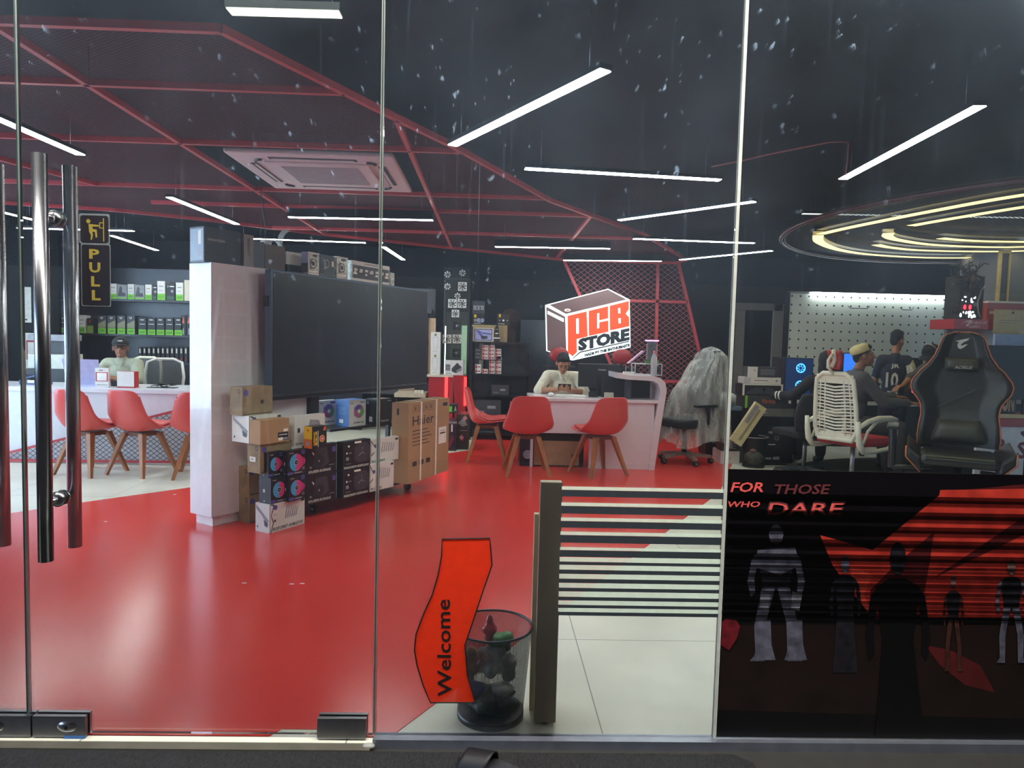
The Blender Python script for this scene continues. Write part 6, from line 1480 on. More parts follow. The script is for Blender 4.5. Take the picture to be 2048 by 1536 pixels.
# dark door leaf / cupboard behind the rack and the reception desk
tag(MB().box(bx(1040, 8.3), bx(1128, 8.3), 8.3, 8.5, 0, bz(1080, 640, 8.3), mat('blue_black_panel', '20242f', .35)).build('tall_cupboard', bevel=.003), 'dark blue-black cupboard against the back wall, left of the lit sign', 'cupboard')
# camera dongle / bright bar hanging near the doors' top
# ---- plastic wrapped armchair
q = atz(1378, 920, 0)
wc = thing('wrapped_office_chair', 'office chair wrapped in crinkled clear plastic, right of the reception desk', 'office chair', (2.50, 5.90, 0.003), math.radians(118))
MB().box(-.27, .27, -.02, .50, .43, .53, M_blk).build('seat', wc, bevel=.03)
m = MB(); m.grid(lambda u, v: ((2 * u - 1) * (.26 - .12 * v * v), -.06 - .12 * v + .05 * (2 * u - 1) ** 2, .55 + .78 * v), 10, 12, M_blk); m.build('backrest', wc, solid=.08)
for s in (-1, 1): MB().box(s * .30 - .04, s * .30 + .04, .02, .34, .68, .71, M_blackp).bar((s * .30, .15, .45), (s * .30, .15, .69), .04, .05, M_blackp).build('armrest', wc, bevel=.008)
MB().cyl((0, .2, .09), (0, .2, .43), .03, M_blackp).build('gas_column', wc)
for k in range(5):
    a = k * 1.2566 + .3; e = Vector((.31 * math.cos(a), .2 + .31 * math.sin(a), 0)); m = MB(); m.bar((0, .2, .11), e + Vector((0, 0, .08)), .05, .035, mat('film_covered_plastic', '8f8a80', .3)); m.build('base_leg', wc)
    m = MB(); m.cyl(e + Vector((-.022, 0, .030)), e + Vector((.022, 0, .030)), .03, M_blackp, 16); m.cyl(e + Vector((-.024, 0, .030)), e + Vector((.024, 0, .030)), .012, M_gy, 12); m.build('caster', wc)
def wrapmat():
    t = NT('clear_wrap'); v = t.obj()
    n = t.noise(1, 4, t.scale(v, 12, 12, 2.2), .6); n2 = t.noise(9, 3, v)
    b = t.n('Bump', {'Strength': .7, 'Distance': .02, 'Height': t.math('ADD', n, t.math('MULTIPLY', n2, .5))})
    g = t.n('BsdfPrincipled', {'Base Color': lin('c9c9c2'), 'Roughness': .3, 'Normal': b.outputs[0], 'Specular IOR Level': 1.0})
    tr = t.n('BsdfTransparent', {0: (.93, .93, .92, 1)})
    return t.end(t.n('MixShader', {0: t.ramp(n, .30, .75, .16, .55), 1: tr.outputs[0], 2: g.outputs[0]}).outputs[0])
M_wrap = wrapmat()
def drape(u, v):
    a = 2 * math.pi * u; c, s = math.cos(a), math.sin(a)
    # v=0 top of the backrest, v=1 hem above the base
    if s < 0: rx_, ry_ = .20 + .22 * v, .14 + .05 * v
    else: rx_, ry_ = .20 + .22 * v, .12 + .56 * max(0, v - .14) ** .65
    k = 1 + .05 * math.sin(a * 17 + 4 * v) + .04 * math.sin(a * 29 - 7 * v) + .03 * math.sin(a * 41 + 11 * v)
    t = min(1, v / .10); z = 1.38 - v * 1.13 + .05 * math.sin(a * 5) * v * v
    if s > 0 and v > .3: z = z + .10 * math.exp(-((v - .55) / .15) ** 2) * s
    return (rx_ * c * k * math.sqrt(t) * .98, -.17 + .08 * v + ry_ * s * k * math.sqrt(t), z)
m = MB(); m.grid(drape, 110, 60, M_wrap); m.build('plastic_cover', wc)

# ================================================================== RIGHT SIDE: boxes, gaming table, chairs
GYR = 5.72
def rb(name, label, px0, px1, yt, yb, Y, d, col, deco, z=None, group='boxes stacked beside the gaming area', cat='box'):
    x0, x1, z0, z1 = rect_at(Y, px0, px1, yt, yb); zb = z0 if z is None else z
    c = Carton(x1 - x0, d, z1 - zb, col)
    if deco: deco(c)
    return c.build(name, label, cat, (x0, Y, zb), 0, group), z1
def d_tower(c):
    c.rect('F', 0, .86, 1, 1, mat('print_warm_grey', '6f6d67', .4)); c.text('F', 'thermaltake', .18, .915, .40, .94, M_lab, 3); c.poly('F', [(.07, .91), (.16, .91), (.16, .935), (.13, .935), (.13, .915), (.10, .915), (.10, .935), (.07, .935)], M_lab, 2)
    c.poly('F', [(.07, .79), (.14, .85), (.20, .79), (.13, .73)], mat('sticker_pink', 'c08a88', .5)); c.text('F', 'Tower 600', .30, .10, .72, .155, M_lab)
    c.rect('F', .42, .30, .75, .70, mat('print_charcoal', '26272c', .4)); c.disc('F', .64, .60, .026, M_gy, 2); c.disc('F', .64, .60, .02, M_gd, 3); c.disc('F', .64, .48, .026, M_gy, 2); c.disc('F', .64, .48, .02, M_gd, 3); c.rect('F', .46, .36, .62, .375, M_lab, 2); c.rect('F', .46, .56, .57, .60, M_gy, 2)
o_, z1 = rb('computer_case_box', 'tall black computer case box lettered Tower 600 on the floor', 1495, 1586, 817, 931, GYR, .22, M_bk, d_tower, .001)
o_, z2 = rb('electronics_box', 'black box lettered Varona in red, directly on the tall case box', 1490, 1577, 792, 817, GYR + .01, .3, M_gd, lambda c: (c.text('F', 'Varona', .38, .40, .70, .78, M_or2, bold=.01), c.rect('F', .0, 0, .055, 1, M_gn, 2)), z1 + .001)
o_, z3_ = rb('electronics_box', 'dark box with small pink square held by a white frame, above the Varona box', 1485, 1566, 768, 791, GYR + .02, .25, M_bk, lambda c: (c.rect('F', .5, .45, .55, .62, mat('print_pink', 'b5588a', .4)), c.rect('F', 0, .88, 1, 1, M_wp), c.rect('F', 0, 0, .05, .9, M_wp), c.rect('F', .95, 0, 1, .9, M_wp), c.poly('F', [(.05, .15), (.3, .7), (.7, .7), (.95, .15)], M_gd)), z2 + .001)
o_, z4 = rb('electronics_box', 'flat white box with a small grey emblem, second from the top of the stack', 1488, 1562, 755, 767, GYR + .03, .2, M_wp, lambda c: (c.rect('F', .28, .45, .65, .6, M_gy), c.disc('F', .88, .5, .014, M_gy), c.rect('F', 0, 0, .18, 1, mat('print_pale_grey', 'b9bcc4', .5))), z3_ + .001)
rb('electronics_box', 'white and black box, topmost of the stack beside the gaming area', 1495, 1556, 734, 755, GYR + .04, .15, M_gd, lambda c: (c.rect('F', 0, 0, .33, 1, M_wp), c.rect('F', .2, .6, .26, .7, M_gy, 2), [c.rect('F', .42, .25 + .12 * k, .9, .29 + .12 * k, M_gy, 2) for k in range(5)]), z4 + .001)
o_, zq = rb('electronics_box', 'low white box with a small tick mark behind the wire basket', 1441, 1479, 903, 927, 5.75, .3, M_wp, lambda c: c.poly('F', [(.46, .42), (.50, .36), (.58, .6), (.50, .45)], M_ink), .001)
rb('electronics_box', 'dark printed box standing on the low white box', 1443, 1479, 878, 903, 5.77, .2, M_gd, lambda c: [c.rect('F', .2, .2 + .2 * k, .8, .26 + .2 * k, M_gy) for k in range(4)], zq + .001)
rb('electronics_box', 'grey-green slim box behind the dark printed one', 1480, 1490, 873, 928, 5.86, .1, mat('print_grey_green', '6f786c', .5), None, .001)
x0, x1, z0, z1 = rect_at(5.72, 1446, 1474, 800, 850)
m = MB(); w_ = .17; h_ = .46; c = Carton(.15, .05, .52, mat('print_cream', 'c9bd92', .5)); c.rect('F', .5, .1, .7, .9, mat('print_khaki', '8c8a6c', .5)); c.rect('F', .1, .5, .45, .95, M_gy)
o = c.build('graphics_card_box', 'cream and yellow narrow box leaning to the right against the tall case box', 'box', (aty(1458, 878, 5.55).x, 5.5, aty(1458, 879, 5.5).z)); o.rotation_euler = (0, math.radians(32), 0)
o = tag(MB().box(-.22, .22, -.1, .1, 0, .04, mat('pale_blue', '7c93a4', .5)).ell((0, 0, .12), (.14, .1, .1), mat('white_cloth', 'bfc4c2', .8, var=.2, ns=20, bump=.8)).build('cloth_bundle', loc=(aty(1452, 850, 6.5).x, 6.5, .58)), 'white and pale blue bundle beside the wrapped chair', 'bundle')
tag(MB().box(-.3, .3, -.15, .15, 0, .58, M_bk).build('low_cabinet', loc=(aty(1452, 850, 6.5).x, 6.5, 0)), 'low black cabinet under the white bundle', 'cabinet')
# wire waste basket
q = atz(1514, 937, 0)
wb2 = thing('waste_basket', 'dark mesh waste basket lined with a clear bag beside the tall case box', 'bin', (q.x, q.y + .12, 0)); z_t = aty(1514, 873, q.y + .12).z
MB().lathe([(.125, .01), (.15, z_t)], M_wire, 32).build('mesh_body', wb2); MB().tube([(.15 * math.cos(a), .15 * math.sin(a), z_t) for a in [i * math.pi / 20 for i in range(40)]], .005, M_gy, 6, True).build('rim', wb2); MB().lathe([(0, .001), (.125, .001), (.125, .02), (0, .02)], M_blackp).build('base', wb2)
m = MB().ell((0, 0, .10), (.115, .115, .085), mat('bag_film', '9a988e', .25, alpha=.75, var=.3, ns=25, bump=1, bs=30), 22, 12); m.ell((-.03, -.05, .19), (.04, .03, .025), mat('crumple_peach', 'c0917c', .7)); m.build('bin_bag', wb2)

# rug
tag(MB().prism([(5.3 + 2.3 * math.cos(i * math.pi / 32), 4.25 + 2.2 * math.sin(i * math.pi / 32), 0) for i in range(64)], (0, 0, .004), mat('black_rug', '20221f', .8, var=.2, ns=30, bump=.3)).build('round_rug'), 'large round black rug under the gaming chairs', 'rug')
# pegboard
PGY = 7.4
px0 = aty(1577, 650, PGY).x; px1 = XR - .02; pz0 = aty(1700, 800, PGY).z; pz1 = aty(1577, 586, PGY).z
pgb = thing('pegboard', 'large white pegboard with rows of black holes behind the gaming computers', 'pegboard', (px0, PGY, 0))
sp_ = (aty(1594, 597, PGY).x - aty(1577, 597, PGY).x)
t = NT('pegboard_white'); p = t.n('SeparateXYZ', {0: t.pos()})
fx = t.math('SUBTRACT', t.math('FRACT', t.math('DIVIDE', t.math('SUBTRACT', p.outputs[0], px0 - 10 * sp_ - .03), sp_)), .5); fz = t.math('SUBTRACT', t.math('FRACT', t.math('DIVIDE', t.math('SUBTRACT', p.outputs[2], pz1 - 40 * sp_ - .10), sp_)), .5)
dd = t.math('SQRT', t.math('ADD', t.math('MULTIPLY', fx, fx), t.math('MULTIPLY', fz, fz)))
cc_ = t.mixc(t.math('LESS_THAN', dd, .11), lin('cfd3c6'), lin('1b1c1c'))
M_peg = t.end(t.n('BsdfPrincipled', {'Base Color': cc_, 'Roughness': .35}).outputs[0])
MB().box(0, px1 - px0, 0, .02, .6, pz1 - 0, M_peg).build('board', pgb)
MB().box(-.05, 0, -.01, .03, 0, pz1 + .02, M_dk).box(-.05, px1 - px0, -.01, .03, pz1, pz1 + .025, M_steel_d).box(0, px1 - px0, 0, .02, 0, .6, M_bk).build('frame', pgb)
MB().box(.3, 2.4, -.05, -.012, pz1 + .005, pz1 + .02, mat('cool_white_strip', 'eef6ff', emit=14)).build('light_strip', pgb)
for (a, b, y) in ((1696, 1740, 615), (1800, 1828, 618)):
    A1 = aty(a, y - 3, PGY - .03); B1 = aty(b, y - 3, PGY - .03); m = MB(); m.tube([(A1.x - px0, -.03, A1.z), (A1.x - px0 + .03, -.05, A1.z - .03), (B1.x - px0 - .05, -.05, A1.z - .03), (B1.x - px0, -.03, A1.z + .01)], .006, M_gd, 6); m.build('peg_hook', pgb)
# grey door frames between the glass joint and the pegboard
for k, (a, b, cc, yt) in enumerate(((1468, 1485, mat('warm_grey', '6a655f', .6), 620), (1542, 1562, mat('warm_grey2', '7a746c', .6), 608))):
    x0, x1, z0, z1 = rect_at(8.2, a, b, yt, 880); struct(MB().box(x0, x1, 8.2, 8.25, 0, z1, cc), 'trim_%d' % (7 + k))
struct(MB().box(aty(1468, 700, 8.2).x, aty(1562, 700, 8.2).x, 8.2, 8.25, aty(1500, 620, 8.2).z, aty(1500, 606, 8.2).z, mat('warm_grey', '6a655f', .6)), 'trim_9')
# gaming table (dark desk) with two towers
TY = 5.95
gt = thing('gaming_table', 'long dark gaming table behind the seated players', 'table', (4.6, TY + .35, 0)); zt_g = aty(1600, 768, TY).z
zt_g = .80
MB().box(-1.0, 1.9, -.35, .35, zt_g - .035, zt_g, M_bk).build('tabletop', gt, bevel=.004)
for x in (-.9, 0.3, 1.8):
    for y in (-.3, .3): MB().box(x - .025, x + .025, y - .025, y + .025, 0, zt_g - .035, M_blackp).build('leg', gt)
M_bled = mat('blue_led', '3c9cff', emit=1.8); M_bdim = mat('blue_glass', '1c2f5a', .15, emit=.25)
def tower(px0_, px1_, yt, Y, label, col, fans, d=.4):
    x0, x1, z0, z1 = rect_at(Y, px0_, px1_, yt, 760); t = thing('computer_tower', label, 'computer', ((x0 + x1) / 2, Y, zt_g + .0005), 0, 'glowing computer towers'); w = (x1 - x0) / 2; h = z1 - zt_g
    MB().box(-w, w, .006, d, 0, h, M_bk).build('case', t, bevel=.003); MB().box(-w + .01, w - .01, 0, .0055, .01, h - .01, col).build('glass_panel', t)
    for (fx_, fz_, r_) in fans:
        m = MB(); m.tube([(fx_ * w + r_ * math.cos(a), -.004, fz_ * h + r_ * math.sin(a)) for a in [i * math.pi / 12 for i in range(24)]], .005, M_bled, 6, True)
        for k in range(7):
            a = k * .8976; m.prism([(fx_ * w + r_ * q * math.cos(b), -.003, fz_ * h + r_ * q * math.sin(b)) for q, b in ((.3, a), (.9, a + .3), (.9, a + .75), (.3, a + .5))], (0, .002, 0), mat('blue_led_dim', '3b8de0', emit=.8, rough=.5))
        m.build('glowing_fan', t)
    return t
tower(1570, 1627, 716, TY, 'computer tower with two glowing blue fans at the left end of the gaming table', M_bdim, [(.10, .74, .052), (.10, .30, .052)])
tower(1686, 1722, 706, TY + .02, 'bright blue lit computer tower behind the person in the knitted cap', mat('blue_glow_panel', '2a62c4', emit=.7, rough=.3), [(.5, .45, .05)])
tw = tower(1822, 1846, 716, TY - .2, 'dark computer tower with a small red glow beside the standing person', M_bk, [])
MB().ell((-.03, -.004, .12), (.022, .004, .028), mat('red_led', 'ff2a5a', emit=2)).build('red_lamp', tw)
q = aty(1577, 775, TY - .25); kb2 = tag(MB().box(-.16, .16, -.06, .06, 0, .02, M_bk).build('keyboard', loc=(q.x + .02, TY + .1, zt_g + .0005)), 'black keyboard at the left end of the gaming table', 'keyboard')
# pale shelf edge and blue box seen behind boy
q = rect_at(6.3, 1745, 1765, 764, 775); tag(MB().box(0, q[1] - q[0] + .1, 0, .2, 0, .10, mat('pale_blue', '7c93a4', .5)).box(0, q[1] - q[0] + .1, -.003, 0, .085, .1, M_lab).build('blue_box', loc=(q[0], 6.22, zt_g + .0005)), 'pale blue box on the gaming table left of the standing person', 'box')

# white office chair with red seat
def white_chair():
    q = aty(1718, 850, 4.35)
    t = thing('office_chair', 'white slatted office chair with red seat and red headrest', 'office chair', (q.x - .08, 4.35, 0.004), math.radians(-62))
    M_w = mat('chair_white', 'dcdccb', .35, var=.04)
    m = MB(); m.box(-.245, .245, -.20, .30, .46, .55, mat('chair_red_fabric', 'a3212c', .75, var=.1, ns=60)); m.build('seat', t, bevel=.035)
    # backrest: outline frame + chevron slats, leaning back
    def bk(x, h): return (x, -.235 - .10 * h - .05 * (h - .35) ** 2 + .10 * x * x * 4 * .5, .52 + h)
    def wd_(h): return .225 - .035 * h / .62 + .01 * math.sin(h * 5)
    m = MB(); out = [bk(-wd_(0) * .8, .0), bk(-wd_(.1), .10), bk(-wd_(.3), .3), bk(-wd_(.5), .5), bk(-wd_(.6), .58), bk(-.12, .635), bk(.12, .635), bk(wd_(.6), .58), bk(wd_(.5), .5), bk(wd_(.3), .3), bk(wd_(.1), .10), bk(wd_(0) * .8, .0)]
    m.tube(out, .022, M_w, 8, True)
    m.grid(lambda u, v: bk((2 * u - 1) * wd_(.56), .54 + .085 * v), 8, 3, M_w); m.grid(lambda u, v: bk((2 * u - 1) * wd_(.03), -.0 + .07 * v), 8, 3, M_w)
    m.build('back_frame', t)
    m = MB()
    for k in range(15):
        h = .085 + k * .031
        for s in (-1, 1):
            a0, a1, a2 = bk(s * .002, h - .014), bk(s * wd_(h) * .55, h), bk(s * wd_(h) * .97, h + (.010 if k % 2 else -.002))
            m.bar(a0, a1, .006, .017, M_w, (0, 0, 1)); m.bar(a1, a2, .006, .014, M_w, (0, 0, 1))
    for s in (-1, 1):
        for q_ in (.50, .76): m.tube([bk(s * wd_(h) * q_, h) for h in (.05, .2, .35, .5, .57)], .006, M_w, 6)
    m.build('back_slats', t)
    for s in (-1, 1):
        m = MB(); X_ = s * .275
        m.tube([(X_, -.30, .72), (X_, -.285, .60), (X_, -.26, .50), (X_, -.20, .435), (X_, -.05, .425), (X_, .18, .44), (X_, .27, .50), (X_, .30, .60), (X_, .27, .70), (X_, .15, .725), (X_, -.02, .71), (X_, -.15, .62), (X_, -.21, .50)], [.020, .026, .030, .030, .022, .022, .020, .018, .018, .016, .016, .014, .012], M_w, 10)
        m.tube([(X_, -.29, .66), (X_, -.15, .715), (X_, .02, .74), (X_, .20, .735), (X_, .30, .72)], [.02, .024, .028, .028, .018], M_w, 10); m.build('armrest', t)
    m = MB(); m.tube([bk(0, .62), (0, -.40, 1.22), (0, -.40, 1.28), (0, -.34, 1.34)], .014, M_w, 8); m.tube([(-.0, -.345, 1.22), (0, -.30, 1.28), (0, -.33, 1.38)], .02, M_w, 8); m.build('headrest_arm', t)
    m = MB(); m.grid(lambda u, v: ((2 * u - 1) * .07, -.30 + .04 * math.cos((v - .5) * 2.6) + .02 * (1 - (2 * u - 1) ** 2) * 0 - .02 * (2 * u - 1) ** 2 - .02, 1.20 + .17 * v), 12, 10, mat('headrest_red', 'a32a2c', .6)); m.build('headrest', t, solid=.035)
    m = MB(); m.cyl((0, .05, .085), (0, .05, .46), .022, mat('pale_steel', 'b9bcc4', .3, .7)); m.build('gas_column', t)
    for k in range(5):
        a = k * 1.2566 + .5; e = Vector((.31 * math.cos(a), .05 + .31 * math.sin(a), 0)); MB().bar((0, .05, .10), e + Vector((0, 0, .075)), .05, .03, M_w).build('base_leg', t)
        m = MB(); m.cyl(e + Vector((-.022, 0, .028)), e + Vector((.022, 0, .028)), .028, M_blackp, 14); m.build('caster', t)
    return t
white_chair()
# black gaming chair facing the glass
def gaming_chair():
    q = aty(1920, 800, 2.95); az = math.atan2(q.x, q.y - CAMY)
    t = thing('gaming_chair', 'big black gaming chair with orange piping and a white falcon emblem, facing the glass', 'gaming chair', (q.x, q.y, 0.004), math.pi - az + math.radians(3))
    M_lt = mat('black_leather', '1e1f1e', .42, var=.15, ns=8, bump=.12, bs=60); M_lt2 = mat('dusty_leather', '3a3a30', .5, var=.2, ns=6); M_pip = mat('orange_piping', 'b5603c', .5)
    K = (q - _C).dot(_f) / FPX
    # outline half widths read from the chair: (height, left, right)
    zT = aty(1920, 665, q.y).z; zB = aty(1920, 893, q.y).z
    rows = [(1.0, .16), (.985, .33), (.95, .41), (.88, .47), (.80, .54), (.72, .66), (.64, .85), (.57, .97), (.53, 1.0), (.47, .97), (.40, .84), (.36, .78), (.28, .755), (.18, .79), (.08, .81), (0.0, .80)]
    Wm = 101 * K * .86
    def wz(v):
        for (a, b), (c, d) in zip(rows, rows[1:]):
            if v <= a and v >= c: k = (a - v) / (a - c + 1e-9); k = k * k * (3 - 2 * k) * .5 + k * .5; return (b + (d - b) * k) * Wm
        return rows[-1][1] * Wm
    H_ = zT - zB
    def by(s, v): return -.10 * v + .085 * max(0, abs(s) - .50) ** 1.2 * 2 - .16 * max(0, abs(s) - .90) * 4 * .5 + .02 * math.exp(-((v - .12) / .12) ** 2)
    def front(u, v): s = 2 * u - 1; vv = .0 + v; return (s * wz(vv), by(s, vv) , zB + vv * H_)
    m = MB(); m.grid(front, 40, 60, M_lt); m.grid(lambda u, v: (lambda p: (p[0], -.10 * v - .07 * (1 - abs(2 * u - 1) ** 6) + .085 * .8 * abs(2 * u - 1) ** 6 * .7, p[2]))(front(1 - u, v)), 40, 60, M_lt); m.build('backrest', t)
    for s in (0, 1): MB().tube([Vector(front(s, v / 40)) + Vector((0, .004, 0)) for v in range(41)], .0055, M_pip, 6).build('piping', t)
    MB().tube([Vector(front(u / 20, 1)) + Vector((0, .004, 0)) for u in range(21)], .0055, M_pip, 6).build('piping', t)
    # headrest and lumbar cushions (x mirrored: +x of the chair is the photo's left)
    def cush(name, z0, z1, w0, w1, th, mm):
        m = MB(); m.grid(lambda u, v: ((2 * u - 1) * (w0 + (w1 - w0) * v), .02 - .10 * ((z0 + (z1 - z0) * v - zB) / H_) + th * math.sqrt(max(0, 1 - abs(2 * u - 1) ** 6)) * (1 - abs(2 * v - 1) ** 4 * .9), z0 + (z1 - z0) * v), 20, 12, mm); m.build(name, t)
    zz_ = lambda py: zT - (py - 665) / 228 * H_
    cush('head_cushion', zz_(741), zz_(716), 34 * K * .86, 35 * K * .86, .055, M_lt2); cush('lumbar_cushion', zz_(886), zz_(840), 58 * K * .86, 42 * K * .86, .085, M_lt2)
    m = MB(); m.text('AORUS', (17 * K * .86, .085, zz_(738)), (-34 * K * .86, 0, 0), (-.008, 0, 6.5 * K), mat('thread_grey', '8f8f8a', .6), .03); m.build('aorus_lettering', t)
    m = MB(); emb = [(580, 205), (722, 170), (690, 190), (716, 188), (655, 218), (632, 240), (640, 252), (660, 240), (698, 232), (668, 262), (630, 284), (604, 268), (600, 235), (612, 215)]
    def lg(a, b): px = 1780 + a * .2084; py = 640 + b * .2084; return ((1920 - 4 - px) * K * .86, .02 - .10 * .9 + .0, zz_(py))
    pts = [lg(*e) for e in emb]; m.prism([(x, -.086, z) for x, y, z in pts], (0, .010, 0), mat('emblem_white', 'c4c4be', .5)); m.build('falcon_emblem', t)
    m = MB(); a_ = Vector((44 * K * .86, .0, zz_(817))); b_ = Vector((-30 * K * .86, -.03, zz_(779)))
    for i in range(22): p = a_.lerp(b_, i / 22); d = (b_ - a_) / 22 * .6; m.bar(p, p + d, .008, .006, mat('stitching', '4a4b48', .6), (0, 1, 0))
    m.build('diagonal_stitching', t)
    # seat with raised wings
    zs_ = zB - .0; sw = 66 * K
    m = MB(); m.box(-.255, .255, -.02, .44, zs_ - .115, zs_ - .02, M_lt2 if False else M_lt); m.build('seat', t, bevel=.04)
    MB().box(-.21, .21, .437, .445, zs_ - .046, zs_ - .036, mat('seat_highlight', '4a4a30', .5)).build('seat_highlight_strip', t)  # strip painted as the highlight along the seat's front edge
    for s in (-1, 1):
        m = MB(); m.prism([(s * .24, -.05, zs_ - .16), (s * .24, .42, zs_ - .16), (s * .24, .42, zs_ - .06), (s * .24, -.05, zs_ - .02)], (s * .10, 0, .085), M_lt); m.build('seat_wing', t, bevel=.02)
        MB().tube([(s * .245, .425, zs_ - .17), (s * .345, .425, zs_ - .06), (s * .345, .425, zs_ + .02)], .0055, M_pip, 6).build('piping', t)
    for s in (-1, 1):
        m = MB(); m.box(s * .44 - .045, s * .44 + .045, .02, .30, zs_ + .125, zs_ + .155, M_blackp); m.cyl((s * .44, .14, zs_ - .20), (s * .44, .14, zs_ + .125), .028, M_blackp, 14); m.bar((s * .44, .14, zs_ - .19), (s * .15, .14, zs_ - .17), .05, .03, M_blackp); m.build('armrest', t, bevel=.010)
    MB().cyl((0, .18, .09), (0, .18, zs_ - .11), .03, M_blackp).build('gas_column', t)
    for k in range(5):
        a = k * 1.2566 + .3; e = Vector((.33 * math.cos(a), .18 + .33 * math.sin(a), 0)); MB().bar((0, .18, .11), e + Vector((0, 0, .08)), .06, .035, M_blackp).build('base_leg', t)
        m = MB(); m.cyl(e + Vector((-.022, 0, .03)), e + Vector((.022, 0, .03)), .03, M_blackp, 14); m.build('caster', t)
    return t
gaming_chair()
# dark chair behind the case boxes (back edge visible)
q = aty(1605, 850, 5.1)
t = thing('gaming_chair', 'dark chair back between the tall case box and the white office chair', 'gaming chair', (q.x + .12, 4.98, 0.004), math.radians(15))
m = MB(); m.grid(lambda u, v: ((2 * u - 1) * (.24 + .05 * math.sin(3 * v)), -.1 * v + .06 * (2 * u - 1) ** 2, .50 + .40 * v), 14, 12, M_blk); m.build('backrest', t, solid=.06)
MB().box(-.25, .25, .0, .45, .42, .50, M_blk).build('seat', t, bevel=.02); MB().cyl((0, .2, .08), (0, .2, .42), .025, M_steel_d).build('gas_column', t)
m = MB()
for k in range(5): a = k * 1.2566 + .2; m.bar((0, .2, .075), (.3 * math.cos(a), .2 + .3 * math.sin(a), .05), .045, .03, M_steel_d); m.ell((.3 * math.cos(a), .2 + .3 * math.sin(a), .0262), (.02, .026, .026), M_blackp, 10, 6)
m.build('star_base', t)
# ---- display desk at the right edge: monitor, keyboard, letters, riser with notices and dark art case
EY = 3.95
M_dr = mat('desk_red', 'b0282c', .4)
dk_ = thing('display_desk', 'red-edged desk with a white lettered front at the right edge', 'desk', (5.3, EY, 0))
ez = aty(2030, 838, EY).z; ex0 = aty(1955, 840, EY).x - 5.3
MB().box(ex0, 1.2, 0, .75, ez - .075, ez, M_dr).build('worktop', dk_, bevel=.004); MB().box(ex0 + .02, 1.15, .02, .05, .05, ez - .076, M_white).build('front_panel', dk_); MB().box(ex0 + .02, ex0 + .06, .05, .7, 0, ez - .076, M_dk).box(1.1, 1.14, .05, .7, 0, ez - .076, M_dk).build('side_panel', dk_)
m = MB()
for ch_, a, b, yt, yb in (('B', 1996, 2013, 878, 906), ('S', 2036, 2056, 884, 918)):
    A1 = aty(a, yb, EY); B1 = aty(b, yb, EY); C1 = aty(a, yt, EY); m.text(ch_, (A1.x - 5.3, .0185, A1.z), (B1.x - A1.x, 0, 0), (0, 0, C1.z - A1.z), mat('letter_maroon', '7c2436', .5), .03)
m.build('front_lettering', dk_)
q = rect_at(4.15, 1968, 2120, 692, 800)
mo = thing('monitor', 'large black monitor on the desk at the right edge', 'monitor', (q[0] + .5, 4.2, ez + .0005)); MB().box(-.5, .45, -.03, .02, q[2] - ez, q[3] - ez, M_bk).build('housing', mo, bevel=.005); MB().box(-.49, .44, -.0315, -.0305, q[2] - ez + .015, q[3] - ez - .01, mat('matte_screen', '101214', .45)).build('screen', mo); MB().box(-.04, .04, .0205, .05, 0, .3, M_bk).build('stand', mo); MB().box(-.15, .15, -.08, .10, 0, .012, M_bk).build('foot', mo)
kz = thing('keyboard', 'cream keyboard on the red-edged desk at the right edge', 'keyboard', (aty(2028, 830, EY + .1).x, EY + .10, ez + .0005)); MB().box(-.21, .21, -.07, .07, 0, .022, mat('cream_key', 'd6cfa2', .4)).build('case', kz, bevel=.004); m = MB()
for i in range(16):
    for j in range(5): m.box(-.2 + i * .025, -.18 + i * .025, -.06 + j * .025, -.04 + j * .025, .0221, .03, mat('cream_key', 'd6cfa2', .4))
m.build('keys', kz)
x0, x1, z0, z1 = rect_at(EY + .3, 1991, 2033, 778, 806); c = Carton(x1 - x0, .02, z1 - ez, M_bk)
c.text('F', 'NON', .05, .15, .92, .9, mat('print_sand', 'd0a878', .5), 2, .05); c.build('letter_plate', 'small black plate with sand-coloured letters under the right-edge monitor', 'plate', (x0, EY + .3, ez + .0005))
# riser shelf with ROG band
RYv = 4.75
x0, x1, z0, z1 = rect_at(RYv, 1908, 2100, 640, 660)
rs = thing('riser_shelf', 'red shelf band lettered REPUBLIC OF GAMERS above the gaming table', 'shelf', (x0, RYv, 0)); Wx = 2.0
MB().box(0, Wx, 0, .4, z0, z1, M_dr).build('band', rs)
m = MB(); w_ = z1 - z0
m.text('REPUBLIC OF', (.155, -.001, z0 + w_ * .54), (.19, 0, 0), (0, 0, w_ * .26), mat('band_lettering', 'f0d4cc', .5), .01); m.text('GAMERS', (.155, -.001, z0 + w_ * .14), (.12, 0, 0), (0, 0, w_ * .26), mat('band_lettering', 'f0d4cc', .5), .01)
m.prism([(.07, -.0015, z0 + w_ * .45), (.13, -.0015, z0 + w_ * .85), (.19, -.0015, z0 + w_ * .9), (.14, -.0015, z0 + w_ * .2), (.12, -.0015, z0 + w_ * .35), (.16, -.0015, z0 + w_ * .72), (.12, -.0015, z0 + w_ * .7)], (0, .001, 0), mat('band_lettering', 'f0d4cc', .5)); m.build('band_lettering', rs)
zz_ = aty(2000, 606, RYv).z; x2 = aty(1976, 620, RYv).x - x0
MB().box(x2, Wx, .02, .38, z1 + .0005, zz_ , mat('orange_red', 'b4472e', .45)).build('upper_band', rs); MB().box(x2, Wx, .0, .4, zz_, zz_ + .02, M_lab).build('top_edge', rs); MB().box(x2 + .03, x2 + .15, .017, .0198, z1 + .06, z1 + .09, mat('band_tag', 'd9c7ac', .5)).build('price_tag', rs)
for x in (.03, 1.9): MB().box(x, x + .05, .15, .2, 0, z0, mat('warm_grey', '6a655f', .6)).build('post', rs)
MB().box(.05, Wx, .2, .22, .85, z0, mat('pale_panel', 'b9beb4', .5)).build('back_panel', rs)
